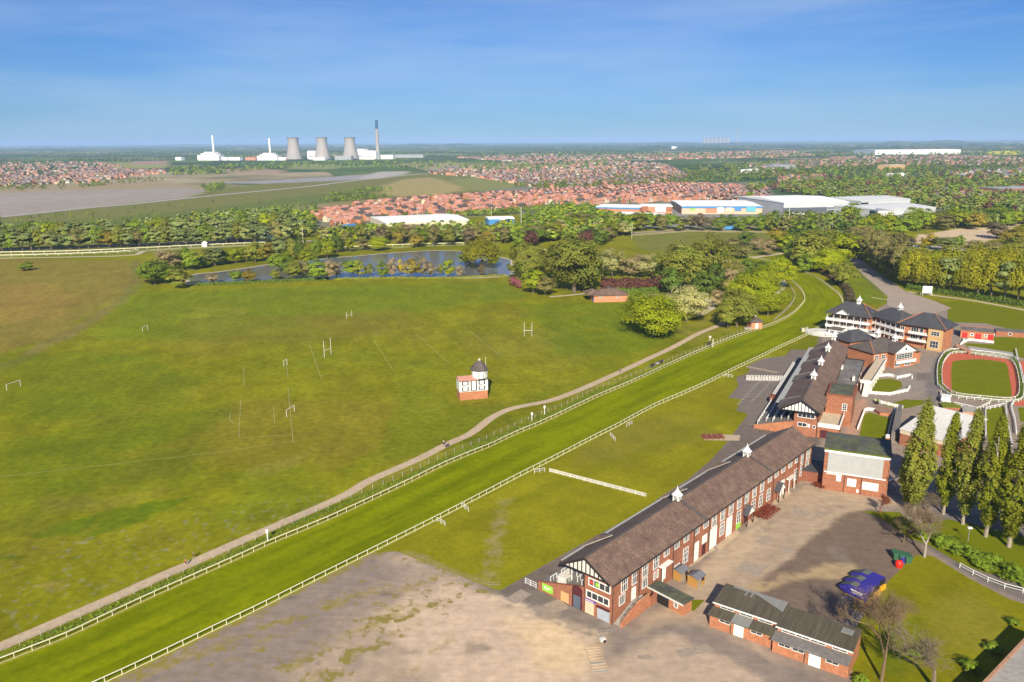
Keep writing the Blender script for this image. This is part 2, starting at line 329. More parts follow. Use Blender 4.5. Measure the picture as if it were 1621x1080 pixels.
PNT = [
 # beyond the park, near to far: green bank, quarry floor, spoil, worn fields
 ([(-150, 400), (-150, 330), (150, 316), (330, 300), (600, 272), (860, 280), (1000, 296), (830, 300), (500, 330), (480, 372), (250, 400)], (.125, .165, .040), 30, 15, 1, .0),
 ([(-150, 372), (0, 352), (160, 348), (330, 330), (480, 310), (600, 300), (500, 325), (330, 345), (150, 365), (-150, 392)], (.085, .15, .03), 20, 12, .8, .3),
 ([(280, 350), (420, 332), (560, 318), (640, 312), (640, 316), (560, 324), (420, 342), (280, 358)], (.30, .24, .12), 12, 8, .7, .2),
 ([(-150, 296), (60, 294), (150, 289), (235, 284), (272, 289), (330, 297), (300, 306), (180, 306), (-150, 318)], (.34, .27, .16), 30, 20, .95, .1),
 ([(-150, 312), (0, 306), (120, 301), (205, 300), (285, 297), (330, 302), (300, 312), (130, 330), (0, 343), (-150, 356)], (.33, .285, .24), 18, 12, 1, 0),
 ([(-150, 316), (60, 310), (200, 306), (180, 312), (60, 320), (-150, 330)], (.36, .31, .27), 20, 20, .7, .2),
 ([(338, 290), (420, 286), (540, 279), (610, 274), (640, 272), (600, 282), (540, 286), (420, 291)], (.31, .30, .30), 20, 10, 1, 0),
 ([(560, 284), (600, 272), (650, 271), (640, 276), (600, 283)], (.44, .40, .36), 20, 10, .9, 0),
 ([(598, 306), (612, 292), (640, 284), (680, 281), (705, 286), (730, 296), (738, 302), (690, 308), (640, 311)], (.36, .29, .115), 22, 14, .95, 0),
 ([(715, 284), (760, 280), (860, 294), (900, 300), (800, 306), (740, 300)], (.16, .22, .06), 22, 14, .9, 0),
 ([(790, 300), (830, 298), (850, 304), (800, 308)], (.34, .28, .13), 16, 12, .8, 0),
 ([(168, 262), (190, 258), (268, 260), (266, 266), (180, 268)], (.19, .27, .07), 30, 20, 1, 0),
 ([(203, 256), (266, 254), (266, 261), (208, 261)], (.36, .24, .17), 30, 20, 1, 0),
 ([(350, 268), (400, 266), (455, 270), (440, 275), (360, 275)], (.40, .28, .20), 30, 20, .9, 0),
 ([(450, 262), (500, 259), (540, 262), (530, 268), (450, 268)], (.18, .25, .08), 30, 20, .9, 0),
 ([(1563, 241), (1580, 239), (1612, 239), (1612, 245), (1567, 246)], (.80, .66, .02), 30, 15, 1, 0),
 ([(1000, 372), (1090, 366), (1190, 368), (1230, 376), (1210, 404), (1120, 408), (1010, 395)], (.125, .17, .028), 8, 6, 1, 0),
 ([(1000, 371), (1090, 364), (1215, 366), (1215, 368.5), (1090, 367), (1000, 373.5)], (.40, .33, .20), 3, 2, .9, 0),
 ([(1442, 383), (1455, 372), (1518, 362), (1576, 360), (1600, 352), (1621, 352), (1590, 366), (1578, 378), (1556, 384), (1534, 391), (1520, 386), (1518, 374), (1480, 378), (1450, 386)], (.58, .44, .29), 3, 4, 1, 0),
 ([(1430, 388), (1560, 392), (1560, 397), (1425, 396)], (.34, .31, .29), 3, 2, .9, 0),
 ([(820, 330), (900, 326), (920, 334), (850, 343), (820, 340)], (.15, .21, .05), 8, 6, 1, 0),
 ([(1210, 330), (1500, 328), (1500, 352), (1210, 352)], (.22, .21, .17), 8, 6, .8, .2),
 ([(960, 335), (1230, 325), (1230, 356), (1000, 362), (960, 350)], (.27, .26, .25), 6, 4, .9, 0),
 ([(860, 290), (1220, 288), (1230, 326), (1000, 330), (780, 340), (600, 360), (485, 362), (490, 345), (640, 318)], (.20, .20, .14), 10, 8, .9, .1),
 # the park meadow: drier and worn places, lush places, nettles
 ([(-200, 400), (60, 412), (205, 412), (215, 440), (190, 470), (130, 510), (60, 545), (-200, 620)], (.235, .168, .090), 10, 9, .85, .10),
 ([(-200, 450), (60, 450), (140, 470), (90, 500), (-200, 540)], (.30, .185, .11), 8, 10, .6, .25),
 ([(210, 412), (221, 412), (224, 450), (202, 478), (130, 525), (0, 590), (-120, 638), (-120, 627), (0, 578), (122, 514), (190, 470), (208, 445)], (.205, .155, .13), 4, 2.5, .75, .1),
 ([(225, 445), (260, 462), (520, 452), (800, 444), (830, 470), (500, 520), (250, 540), (150, 540)], (.135, .180, .020), 12, 10, .6, .2),
 ([(300, 505), (420, 500), (600, 498), (620, 525), (480, 545), (300, 540)], (.195, .165, .045), 8, 8, .6, .3),
 ([(305, 488), (392, 486), (385, 500), (300, 504)], (.235, .225, .060), 3, 4, .7, .4),
 ([(470, 500), (640, 492), (700, 510), (600, 530), (480, 525)], (.200, .160, .048), 6, 8, .5, .3),
 ([(370, 640), (480, 625), (640, 640), (620, 700), (520, 735), (330, 745), (150, 780), (200, 720)], (.215, .165, .040), 7, 8, .7, .25),
 ([(700, 520), (900, 520), (960, 560), (880, 590), (760, 575)], (.20, .175, .05), 7, 9, .5, .35),
 ([(0, 700), (200, 660), (360, 640), (300, 760), (0, 800)], (.105, .140, .012), 9, 9, .55, .3),
 ([(0, 560), (180, 560), (330, 600), (250, 660), (0, 680)], (.115, .150, .012), 9, 9, .5, .3),
 ([(830, 480), (1000, 480), (1110, 520), (1000, 560), (880, 560)], (.115, .165, .016), 8, 9, .6, .3),
 ([(640, 600), (720, 640), (800, 640), (900, 610), (1010, 560), (980, 580), (850, 640), (700, 700), (560, 760)], (.16, .175, .018), 5, 5, .6, .2),
 ([(133, 822), (200, 803), (310, 787), (262, 808), (220, 825), (143, 847), (60, 850), (70, 838)], (.085, .135, .010), 1.8, 2.2, .7, .25),
 ([(-60, 858), (10, 868), (45, 880), (20, 886), (-60, 880)], (.08, .125, .010), 1.4, 2, .7, .2),
 ([(-60, 820), (130, 822), (70, 850), (-60, 856)], (.155, .150, .030), 3, 4, .6, .3),
 ([(60, 790), (300, 772), (230, 795), (60, 815)], (.19, .155, .065), 3, 4, .5, .3),
 ([(60, 925), (100, 920), (106, 930), (80, 938)], (.27, .20, .11), 1, 1.5, .8, .3),
 ([(380, 745), (470, 720), (520, 700), (470, 735), (400, 760)], (.24, .20, .09), 1.5, 2, .5, .2),
 ([(1060, 520), (1130, 500), (1160, 520), (1100, 545)], (.22, .185, .085), 3, 3, .6, .3),
 ([(1270, 440), (1330, 462), (1350, 495), (1332, 490), (1322, 462), (1290, 442)], (.28, .235, .12), 2, 2, .8, .1),
 ([(1335, 400), (1400, 450), (1408, 480), (1345, 480), (1330, 455)], (.135, .175, .025), 3, 3, .7, .1),
]
for q_, (pl, col, fe, wa, al, gr) in enumerate(PNT):
    if q_ > 23: col = (col[0] * .98, col[1] * 1.06, col[2] * .40)
    elif col[1] > col[0]: col = (col[0] * 1.45, col[1] * 1.10, col[2] * 1.25)
    paint(GC, GX, GY, PP(pl), col, fe, wa, al, grain=gr)
# loose stones and litter of pale weeds low on the meadow
spk = (fbm(GX, GY, 1.1, 77) > .70) & (D_ < 200) & (GX < -30); GC[spk] = GC[spk] * .6 + np.array([.42, .40, .33]) * .25
mown = fbm(GX * .9 + GY * .2, GY * .35, 4., 55)[:, None]; GC = np.where((D_ < 700)[:, None], GC * (.80 + .40 * mown), GC)

nr = len(rad); idx = np.arange(nr * na).reshape(nr, na); nxt = np.roll(idx, -1, axis=1)
F_ = np.stack([idx[:-1], idx[1:], nxt[1:], nxt[:-1]], -1).reshape(-1, 4)
me = bpy.data.meshes.new('ground'); V_ = np.zeros((len(GX), 3), np.float32); V_[:, 0] = GX; V_[:, 1] = GY
me.vertices.add(len(V_)); me.vertices.foreach_set('co', V_.ravel()); me.loops.add(F_.size); me.loops.foreach_set('vertex_index', F_.astype(np.int32).ravel())
me.polygons.add(len(F_)); me.polygons.foreach_set('loop_start', np.arange(0, F_.size, 4, dtype=np.int32)); me.update(calc_edges=True)
ca = me.color_attributes.new('Col', 'FLOAT_COLOR', 'POINT'); cc = np.ones((len(GX), 4), np.float32); cc[:, :3] = GC; ca.data.foreach_set('color', cc.ravel())
mat('ground', (1, 1, 1), .95, .24, .45, 6, attr=True, spec=.05, var2=.12, scale2=.045)
me.materials.append(M['ground']); ground = link('ground', me); tag(ground, kind='structure')

# ---- flat sheets laid on the ground
def sheet(name, poly, z, material, step=None, painter=None, kind='structure', base=None):
    """poly: world points; with a step the inside is filled with points so that it can carry natural colour patches"""
    poly = [Vector((float(p[0]), float(p[1]))) for p in poly]; n = len(poly); pts = list(poly)
    if step:
        arr = np.array([[p.x, p.y] for p in poly]); lo = arr.min(0); hi = arr.max(0)
        gx, gy = np.meshgrid(np.arange(lo[0], hi[0], step), np.arange(lo[1], hi[1], step)); gx = gx.ravel() + rng.uniform(-.2, .2, gx.size) * step; gy = gy.ravel() + rng.uniform(-.2, .2, gy.size) * step
        c, d = inside(gx, gy, arr); k = c & (d > step * .4); pts += [Vector((float(a), float(b))) for a, b in zip(gx[k], gy[k])]
    r = delaunay_2d_cdt(pts, [(i, (i + 1) % n) for i in range(n)], [], 1, 1e-5)
    V = np.array([[v.x, v.y, z] for v in r[0]]); F = np.array([list(f) for f in r[2]], np.int32)
    me = bpy.data.meshes.new(name); me.from_pydata(V.tolist(), [], F.tolist()); me.materials.append(MATS[material])
    if painter:
        C = np.tile(np.array(base, float), (len(V), 1)); painter(C, V[:, 0].copy(), V[:, 1].copy())
        a = me.color_attributes.new('Col', 'FLOAT_COLOR', 'POINT'); c4 = np.ones((len(V), 4), np.float32); c4[:, :3] = C; a.data.foreach_set('color', c4.ravel())
    me.update()
    # face up
    if len(me.polygons) and me.polygons[0].normal.z < 0: me.flip_normals()
    o = link(name, me); tag(o, kind=kind); return o
def spx(name, px, z, material, **k): return sheet(name, PP(px), z, material, **k)

# running rails, measured along their top bars (1.15 m above the turf)
IN_PX = [(0, 1041.6), (100, 1003), (160, 975), (233, 941), (310, 907), (383, 875), (423, 856.6), (486.7, 830.6), (540, 808), (644, 760), (693, 736), (734.5, 718), (776, 701.7), (818, 682), (868, 661), (940, 627), (997, 603), (1051.5, 578), (1105.7, 554), (1160, 532), (1187, 523), (1225, 510), (1250, 497.5), (1265, 485), (1274, 472), (1270, 459), (1260, 448), (1246, 437), (1228, 428), (1200, 419), (1160, 411)]
OUT_PX = [(146.6, 1080), (200, 1056), (273, 1021.6), (343, 988), (406.6, 958), (466.6, 928), (540, 891.5), (620, 852), (700, 812), (760, 781), (820, 750), (876, 722), (940, 689), (977, 670.5), (1034, 640), (1081, 620), (1119, 603), (1160, 582.6), (1200, 564), (1237, 546), (1274, 529), (1300, 514), (1322, 499), (1333, 485), (1334, 475), (1328, 464), (1317, 455), (1304, 445), (1286, 434), (1262, 425), (1235, 416), (1200, 408), (1160, 402)]
inr = [P(x, y, 1.15)[:2] for x, y in IN_PX]; outr = [P(x, y, 1.15)[:2] for x, y in OUT_PX]
d0 = inr[0] - inr[1]; d0 /= np.linalg.norm(d0); inr = [inr[0] + d0 * 60] + inr
d1 = outr[0] - outr[1]; d1 /= np.linalg.norm(d1); outr = [outr[0] + d1 * (60 - 12)] + outr
INR = smooth(inr); OUTR = smooth(outr)
def resample(p, n=None, step=None):
    d = np.concatenate([[0], np.cumsum(np.linalg.norm(np.diff(p, axis=0), axis=1))])
    t = np.linspace(0, d[-1], n) if n else np.arange(0, d[-1], step); return np.stack([np.interp(t, d, p[:, 0]), np.interp(t, d, p[:, 1])], 1)
na_, nb_ = 260, 9; Li = resample(INR, na_); Ri = resample(OUTR, na_)
V = []; UV = []
dist = np.concatenate([[0], np.cumsum(np.linalg.norm(np.diff((Li + Ri) / 2, axis=0), axis=1))])
for i in range(na_):
    n_ = (Ri[i] - Li[i]) / np.linalg.norm(Ri[i] - Li[i])
    for j in range(nb_):
        t = j / (nb_ - 1); p = Li[i] - n_ * .3 + (Ri[i] - Li[i] + n_ * .9) * t; V.append((p[0], p[1], .012)); UV.append((t, dist[i]))
F = [(i * nb_ + j, (i + 1) * nb_ + j, (i + 1) * nb_ + j + 1, i * nb_ + j + 1) for i in range(na_ - 1) for j in range(nb_ - 1)]
me = bpy.data.meshes.new('race_track'); me.from_pydata(V, [], F)
uvl = me.uv_layers.new(name='UVMap'); 
for lp in me.loops: uvl.data[lp.index].uv = UV[lp.vertex_index]
me.update()
if me.polygons[0].normal.z < 0: me.flip_normals()
m = mat('turf', (.172, .198, .003), .95, .16, .6, 6, spec=.0, var2=.10, scale2=.12); n = m.node_tree; N = n.nodes; l = n.links.new
b = N['Principled BSDF']; src = b.inputs['Base Color'].links[0].from_socket
uv = N.new('ShaderNodeUVMap'); uv.uv_map = 'UVMap'; mpp = N.new('ShaderNodeMapping'); mpp.inputs['Scale'].default_value = (5.0, .022, 1); l(uv.outputs[0], mpp.inputs[0])
z_ = N.new('ShaderNodeTexNoise'); z_.inputs['Scale'].default_value = 1.0; z_.inputs['Detail'].default_value = 3; l(mpp.outputs[0], z_.inputs[0])
r_ = N.new('ShaderNodeValToRGB'); r_.color_ramp.elements[0].position = .36; r_.color_ramp.elements[1].position = .60; r_.color_ramp.elements[0].color = (.80, .86, .86, 1); r_.color_ramp.elements[1].color = (1.20, 1.18, 1.1, 1); l(z_.outputs['Fac'], r_.inputs[0])
mx = N.new('ShaderNodeMixRGB'); mx.blend_type = 'MULTIPLY'; mx.inputs[0].default_value = 1; l(src, mx.inputs[1]); l(r_.outputs[0], mx.inputs[2]); l(mx.outputs[0], b.inputs['Base Color'])
me.materials.append(m); track = link('race_track', me); tag(track, kind='structure')

mat('verge', (.27, .25, .03), .95, .25, 1.2, spec=0)
sheet('verge', stroke(INR[2:-6], 1.0), .018, 'verge'); sheet('verge', stroke(OUTR[2:-6], 1.1), .018, 'verge')
# footpath of pale grit beside the track
PATH_PX = [(-60, 1050), (0, 1024), (90, 985), (180, 946), (253, 913), (300, 893), (366.6, 863), (433, 834), (540, 787), (587, 760), (662, 727), (706.6, 704), (745.5, 686), (776, 663), (801, 650), (829, 642.5), (868, 635), (901, 624), (940, 607.5), (983.6, 588), (1024, 569), (1065, 550), (1106, 528), (1138, 515), (1165, 500), (1200, 486), (1225, 474)]
mat('grit', (.50, .38, .26), .95, .14, .8, 5, spec=.05, var2=.10, scale2=.1)
mat('grit_pale', (.50, .42, .32), .95, .14, .8, 5, spec=.05)
path_c = smooth([P(x, y)[:2] for x, y in PATH_PX])
sheet('footpath', stroke(path_c, 3.1), .008, 'grit')
for px, w in (([(0, 409), (110, 407), (204, 404.5), (225, 399), (236, 396)], 4.5), ([(235, 396), (300, 392), (400, 388)], 3.), ([(1100, 418), (1165, 412), (1205, 406), (1240, 401)], 5.), ([(1438, 462), (1480, 468), (1540, 476), (1600, 487), (1680, 502)], 3.2),
              ([(870, 470), (895, 468), (935, 464)], 3.), ([(990, 468), (1045, 466)], 1.6), ([(1380, 471), (1395, 473.5), (1415, 474.5)], 1.6), ([(1486, 496), (1505, 493), (1520, 487)], 1.2), ([(1236, 440), (1240, 452), (1232, 462), (1216, 470)], 4.)):
    sheet('footpath', stroke(smooth([P(x, y)[:2] for x, y in px], 4), w), .010, 'grit_pale')
spx('footpath', [(1110, 470), (1128, 476), (1133, 488), (1112, 500), (1098, 498), (1108, 486)], .009, 'grit_pale')

# the far straight of the course beyond the meadow
mat('far_turf', (.30, .32, .11), .95, .12, .2, spec=.05); mat('bank_turf', (.16, .19, .05), .95, .2, .1, spec=.05)
for a, b_, w, mm in (([(-80, 408), (0, 405.5), (110, 402.5), (215, 398), (300, 393.5), (420, 388)], None, 8, 'far_turf'), ([(-80, 403), (0, 400.5), (110, 399), (215, 394.5), (300, 390), (430, 385)], None, 6, 'bank_turf'), ([(540, 396), (640, 391), (700, 388.5), (790, 387)], None, 9, 'far_turf')):
    sheet('race_track', stroke(smooth([P(x, y)[:2] for x, y in a], 4), w), .012, mm)

# pond
POND = [(300, 450), (304, 436), (346, 431), (388, 425), (429, 419), (470, 415), (521, 409), (560, 406), (594, 403), (647, 399), (689, 397), (741, 399), (787, 407), (806, 412), (808, 424), (803, 436), (739, 440), (668, 439.5), (584, 439.5), (521, 442), (425, 446), (340, 450)]
wm = bpy.data.materials.new('pond_water'); wm.use_nodes = True; wb = wm.node_tree.nodes['Principled BSDF']; wb.inputs['Base Color'].default_value = (.15, .15, .135, 1); wb.inputs['Roughness'].default_value = .18; wb.inputs['IOR'].default_value = 1.33
wtc = wm.node_tree.nodes.new('ShaderNodeTexCoord'); wn = wm.node_tree.nodes.new('ShaderNodeTexNoise'); wn.inputs['Scale'].default_value = .5; wn.inputs['Detail'].default_value = 3; wbp = wm.node_tree.nodes.new('ShaderNodeBump'); wbp.inputs['Strength'].default_value = .3; wbp.inputs['Distance'].default_value = .05
wm.node_tree.links.new(wtc.outputs['Object'], wn.inputs[0]); wm.node_tree.links.new(wn.outputs[0], wbp.inputs['Height']); wm.node_tree.links.new(wbp.outputs[0], wb.inputs['Normal']); MATS['pond_water'] = wm
pw = smooth([P(x, y)[:2] for x, y in POND] , 3)
sheet('bank', stroke(np.vstack([pw, pw[:2]]), 5.), .006, 'grit_pale')
sheet('pond_water', pw, .012, 'pond_water')

# hardstanding round the stands
mat('paved', (1, 1, 1), .93, .13, .55, 8, attr=True, spec=.12, var2=.08, scale2=.18)
HARD = [(60, 1150), (146, 1088), (273, 1030), (343, 996), (406.6, 966), (466.6, 936), (540, 899.5), (592, 875), (628, 873), (650, 880), (780, 933), (792, 935), (900, 873), (1022, 805), (1052, 782), (1088, 760), (1126, 728), (1150, 701), (1184, 656), (1165, 650), (1175, 633), (1152, 630), (1169, 611), (1165, 598), (1185, 590), (1187, 577), (1210, 567), (1242, 564), (1250, 554), (1277, 554), (1300, 531), (1310, 522), (1330, 512), (1370, 500), (1408, 478), (1440, 470), (1486, 480), (1500, 492), (1500, 510), (1560, 512), (1640, 515), (1760, 540), (1800, 800), (1800, 1180), (60, 1180)]
asph = np.array([.262, .208, .168]); sand = np.array([.58, .43, .30])
def paint_hard(C, X, Y):
    n = fbm(X, Y, 9, 61)[:, None]; C *= (.85 + .3 * n)
    def p(px, col, fe=2, wa=2, al=1, gr=0, ws=None): paint(C, X, Y, PP(px), col, fe, wa, al, wsc=ws, grain=gr)
    # walkway beside the lawn, dark
    p([(770, 960), (792, 935), (1022, 805), (1052, 782), (1088, 760), (1150, 701), (1184, 656), (1150, 600), (1300, 530), (1300, 700), (1000, 960)], (.165, .130, .108), 1, .5)
    p([(1150, 655), (1175, 633), (1152, 630), (1169, 611), (1165, 598), (1187, 577), (1250, 554), (1280, 554), (1240, 640), (1200, 680)], (.190, .155, .132), 1, .4)
    # pale dust-covered tarmac on the near open ground
    p([(640, 885), (700, 898), (760, 928), (800, 950), (880, 978), (940, 1000), (960, 1040), (1000, 1100), (560, 1180), (420, 1080), (500, 1010), (540, 960), (600, 915)], sand * .80, 6, 7, .75, .25, 8)
    p([(700, 930), (790, 945), (900, 985), (950, 1010), (955, 1060), (900, 1110), (760, 1120), (640, 1040), (600, 980), (640, 940)], sand, 4, 5, .95, .1, 6)
    p([(800, 990), (900, 985), (950, 1020), (930, 1060), (840, 1060)], (.72, .52, .28), 4, 4, .6)
    p([(1060, 1000), (1150, 1010), (1250, 1050), (1290, 1090), (1250, 1150), (940, 1150), (960, 1060)], sand * .86, 3, 4, .85, .1)
    p([(990, 1010), (1100, 985), (1120, 1000), (1260, 1060), (1340, 1090), (1300, 1180), (1240, 1100), (1150, 1040), (1060, 1005)], (.225, .185, .155), 1.5, 1.5, .8)
    p([(240, 1060), (330, 1010), (480, 940), (590, 890), (640, 900), (620, 950), (520, 1010), (430, 1080), (350, 1150)], (.27, .21, .17), 3, 4, .6)
    for k in range(46):   # worn spots, oil marks and old repairs
        x0 = 330 + (k * 137) % 1010; y0 = 760 + (k * 89) % 310; paint(C, X, Y, stroke([P(x0, y0)[:2], P(x0 + 14 + (k * 7) % 26, y0 - 4 + (k * 5) % 12)[:2]], .8 + (k % 4) * .5), ((.17, .135, .11), (.40, .31, .22), (.13, .105, .09))[k % 3], .8, 1.2, .55, wsc=3, grain=.5)
    # moss lines
    for a, b, w in (((215, 1075), (350, 1020), 2.2), ((350, 1020), (620, 925), 2.5), ((420, 1075), (640, 960), 2.2), ((480, 1080), (660, 990), 1.6), ((560, 1000), (700, 955), 1.4), ((590, 960), (710, 905), 2.), ((300, 1075), (500, 985), 1.6), ((520, 1080), (560, 1040), 2.2), ((630, 1075), (720, 1010), 1.2)):
        A_ = P(*a)[:2]; B_ = P(*b)[:2]; mid = (A_ + B_) / 2 + [0, 1.0]; paint(C, X, Y, stroke([A_, mid, B_], w), (.33, .25, .07), .8, 1.6, .65, wsc=3.5, grain=.85)
    p([(770, 935), (800, 945), (930, 985), (960, 1002), (940, 1010), (850, 975), (780, 955)], (.24, .20, .155), 1, 1.5, .8, .2)
    p([(780, 942), (860, 962), (960, 1002), (955, 1010), (850, 972), (775, 950)], (.72, .54, .36), .5, .8, .75, .1)
    p([(800, 940), (860, 930), (960, 975), (965, 1000), (900, 990), (840, 965)], (.20, .17, .145), 1, 1.5, .7, .2)
    # the yard behind the long stand
    p([(1000, 1010), (1120, 900), (1290, 750), (1400, 780), (1440, 800), (1380, 800), (1250, 900), (1170, 1000), (1100, 985)], (.43, .32, .215), 3, 3, .85, .1)
    p([(1150, 960), (1230, 900), (1290, 850), (1340, 812), (1370, 806), (1420, 815), (1470, 880), (1400, 930), (1350, 960), (1330, 1000), (1200, 960)], (.175, .125, .092), 1.2, 1.0, .95)
    p([(1180, 930), (1260, 905), (1340, 890), (1375, 908), (1350, 922), (1250, 915), (1190, 950)], (.46, .34, .18), 1.5, 2, .75, .35, 3)
    p([(1330, 860), (1345, 890), (1330, 905), (1315, 870)], (.24, .2, .16), 1, 1.5, .4, .3)
    p([(1100, 905), (1150, 860), (1200, 820), (1230, 830), (1150, 905), (1120, 930)], (.50, .38, .25), 1.2, 1.2, .6, .2)
    for a, b in (((1210, 790), (1300, 760)), ((1250, 830), (1330, 800)), ((1180, 860), (1260, 800))):
        paint(C, X, Y, stroke([P(*a)[:2], P(*b)[:2]], 1.5), (.24, .20, .16), .8, 1.5, .7, wsc=3, grain=.7)
    # paving and tarmac among the pavilions
    p([(1300, 700), (1370, 600), (1400, 560), (1500, 500), (1700, 520), (1700, 800), (1400, 780), (1290, 745)], (.29, .225, .175), 2, 1, .95)
    p([(1338, 690), (1352, 640), (1372, 626), (1372, 650), (1358, 692)], (.42, .25, .17), .6, .3, .95)
    p([(1360, 600), (1500, 560), (1490, 600), (1480, 630), (1360, 632)], (.27, .225, .19), 1.5, 1, .8)
    p([(1450, 590), (1472, 590), (1472, 602), (1450, 602)], (.16, .13, .115), .6, .3, .8)
    p([(1465, 605), (1485, 560), (1500, 556), (1482, 640), (1470, 650)], (.17, .15, .14), 1, .8, .8)
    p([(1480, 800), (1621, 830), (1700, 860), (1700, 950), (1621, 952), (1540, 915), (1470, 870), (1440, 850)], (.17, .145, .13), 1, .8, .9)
car_park = sheet('car_park', PP(HARD), .016, 'paved', step=.95, painter=paint_hard, base=asph)
me = car_park.data; co = np.zeros(len(me.vertices) * 3, np.float32); me.vertices.foreach_get('co', co); co = co.reshape(-1, 3); MX = co[:, 0].astype(float); MY = co[:, 1].astype(float); MD = np.zeros((len(MX), 3))
for pl, v_, fe in (([(100, 1110), (350, 990), (600, 880), (780, 935), (760, 960), (640, 1010), (560, 1120)], .45, 8), ([(200, 1090), (420, 980), (600, 900), (560, 990), (420, 1120)], .62, 6), ([(420, 1110), (560, 960), (700, 900), (760, 935), (660, 1000), (560, 1110)], .70, 8), ([(1380, 850), (1470, 870), (1621, 960), (1640, 950), (1440, 840)], .3, 3)):
    paint(MD, MX, MY, PP(pl), (v_,) * 3, fe, 4, 1)
paint(MD, MX, MY, stroke(OUTR[2:60] + 0, 5.0), (1., 1., 1.), 2.0, 1, 1)
for a, b in (((215, 1075), (350, 1020)), ((350, 1020), (620, 925)), ((420, 1075), (640, 960)), ((480, 1080), (660, 990)), ((560, 1000), (720, 950)), ((590, 960), (720, 905)), ((760, 925), (640, 880)), ((780, 940), (700, 905)), ((520, 1080), (560, 1040)), ((900, 1000), (960, 1012))):
    paint(MD, MX, MY, stroke([P(*a)[:2], P(*b)[:2]], 2.2), (.95,) * 3, 1.5, 2, .9, wsc=4)
at = me.color_attributes.new('Moss', 'FLOAT_COLOR', 'POINT'); c4 = np.ones((len(MX), 4), np.float32); c4[:, :3] = MD; at.data.foreach_set('color', c4.ravel())
n = M['paved'].node_tree; N = n.nodes; l = n.links.new; b = N['Principled BSDF']; src = b.inputs['Base Color'].links[0].from_socket; tcx = [q for q in N if q.type == 'TEX_COORD'][0].outputs['Object']
def nz_(sc, de, ro, vec): q = N.new('ShaderNodeTexNoise'); q.inputs['Scale'].default_value = sc; q.inputs['Detail'].default_value = de; q.inputs['Roughness'].default_value = ro; l(vec, q.inputs['Vector']); return q.outputs['Fac']
mp1 = N.new('ShaderNodeMapping'); mp1.inputs['Rotation'].default_value = (0, 0, math.radians(62)); mp1.inputs['Scale'].default_value = (.16, .8, 1); l(tcx, mp1.inputs['Vector'])
st = nz_(1.0, 5, .6, mp1.outputs['Vector']); mr = N.new('ShaderNodeMapRange'); mr.inputs['From Min'].default_value = .35; mr.inputs['From Max'].default_value = .65; mr.inputs['To Min'].default_value = .93; mr.inputs['To Max'].default_value = 1.07; l(st, mr.inputs['Value'])
sc_ = N.new('ShaderNodeVectorMath'); sc_.operation = 'SCALE'; l(src, sc_.inputs[0]); l(mr.outputs[0], sc_.inputs['Scale'])
ms_ = N.new('ShaderNodeAttribute'); ms_.attribute_name = 'Moss'; mo = nz_(.42, 9, .68, tcx); ad = N.new('ShaderNodeMath'); ad.operation = 'MULTIPLY_ADD'; ad.inputs[1].default_value = .30; l(ms_.outputs['Fac'], ad.inputs[0]); l(mo, ad.inputs[2])
th_ = N.new('ShaderNodeMapRange'); th_.inputs['From Min'].default_value = .745; th_.inputs['From Max'].default_value = .83; l(ad.outputs[0], th_.inputs['Value'])
mm = N.new('ShaderNodeMixRGB'); l(th_.outputs[0], mm.inputs['Fac']); l(sc_.outputs[0], mm.inputs['Color1']); mm.inputs['Color2'].default_value = (.255, .205, .055, 1); l(mm.outputs['Color'], b.inputs['Base Color'])

mat('tarmac_patch', (.25, .20, .16), .93, .18, 1.2, spec=.1); mat('tarmac_pale', (.35, .28, .215), .93, .18, 1.2, spec=.1)
for k, (x, y, w_, l_, a_) in enumerate(((1100, 1030, 3.5, 2.2, .3), (1190, 900, 2.5, 5, .9), (1268, 812, 2, 4, .8), (1320, 790, 1.6, 1.6, .2), (1245, 870, 1.4, 3, .4), (1210, 855, 2.4, 2.4, .7), (1385, 795, 2, 5, .5), (880, 960, 2, 4, 2.1), (820, 945, 1.5, 5, 2.4), (1020, 1040, 1.2, 1.2, 0), (1150, 800, .8, 1.4, .7), (1405, 700, 3, 3, .3), (1455, 640, 3, 5, .2), (1345, 720, 2, 3, .6), (1230, 600, 2, 9, .85), (1205, 585, 1.2, 14, .8))):
    c_, s_ = math.cos(a_), math.sin(a_); o_ = P(x, y)[:2]; sheet('pavement', [o_ + np.array([p * c_ - q * s_, p * s_ + q * c_]) for p, q in ((-w_, -l_ / 2), (w_, -l_ / 2), (w_ * .9, l_ / 2), (-w_, l_ / 2 * .9))], .0195 + .0002 * k, 'tarmac_pale')
# driveway to the stands, beyond them
DRV = [(1345, 409), (1366, 435), (1387, 453), (1405, 469), (1404, 480), (1412, 490), (1440, 497), (1481, 496), (1506, 488), (1486, 479), (1450, 467), (1434, 461), (1402.6, 441), (1385, 428), (1367, 415), (1356, 407)]
mat('driveway', (.36, .29, .235), .93, .10, .3, 5, spec=.1, var2=.06); spx('driveway', DRV, .022, 'driveway')

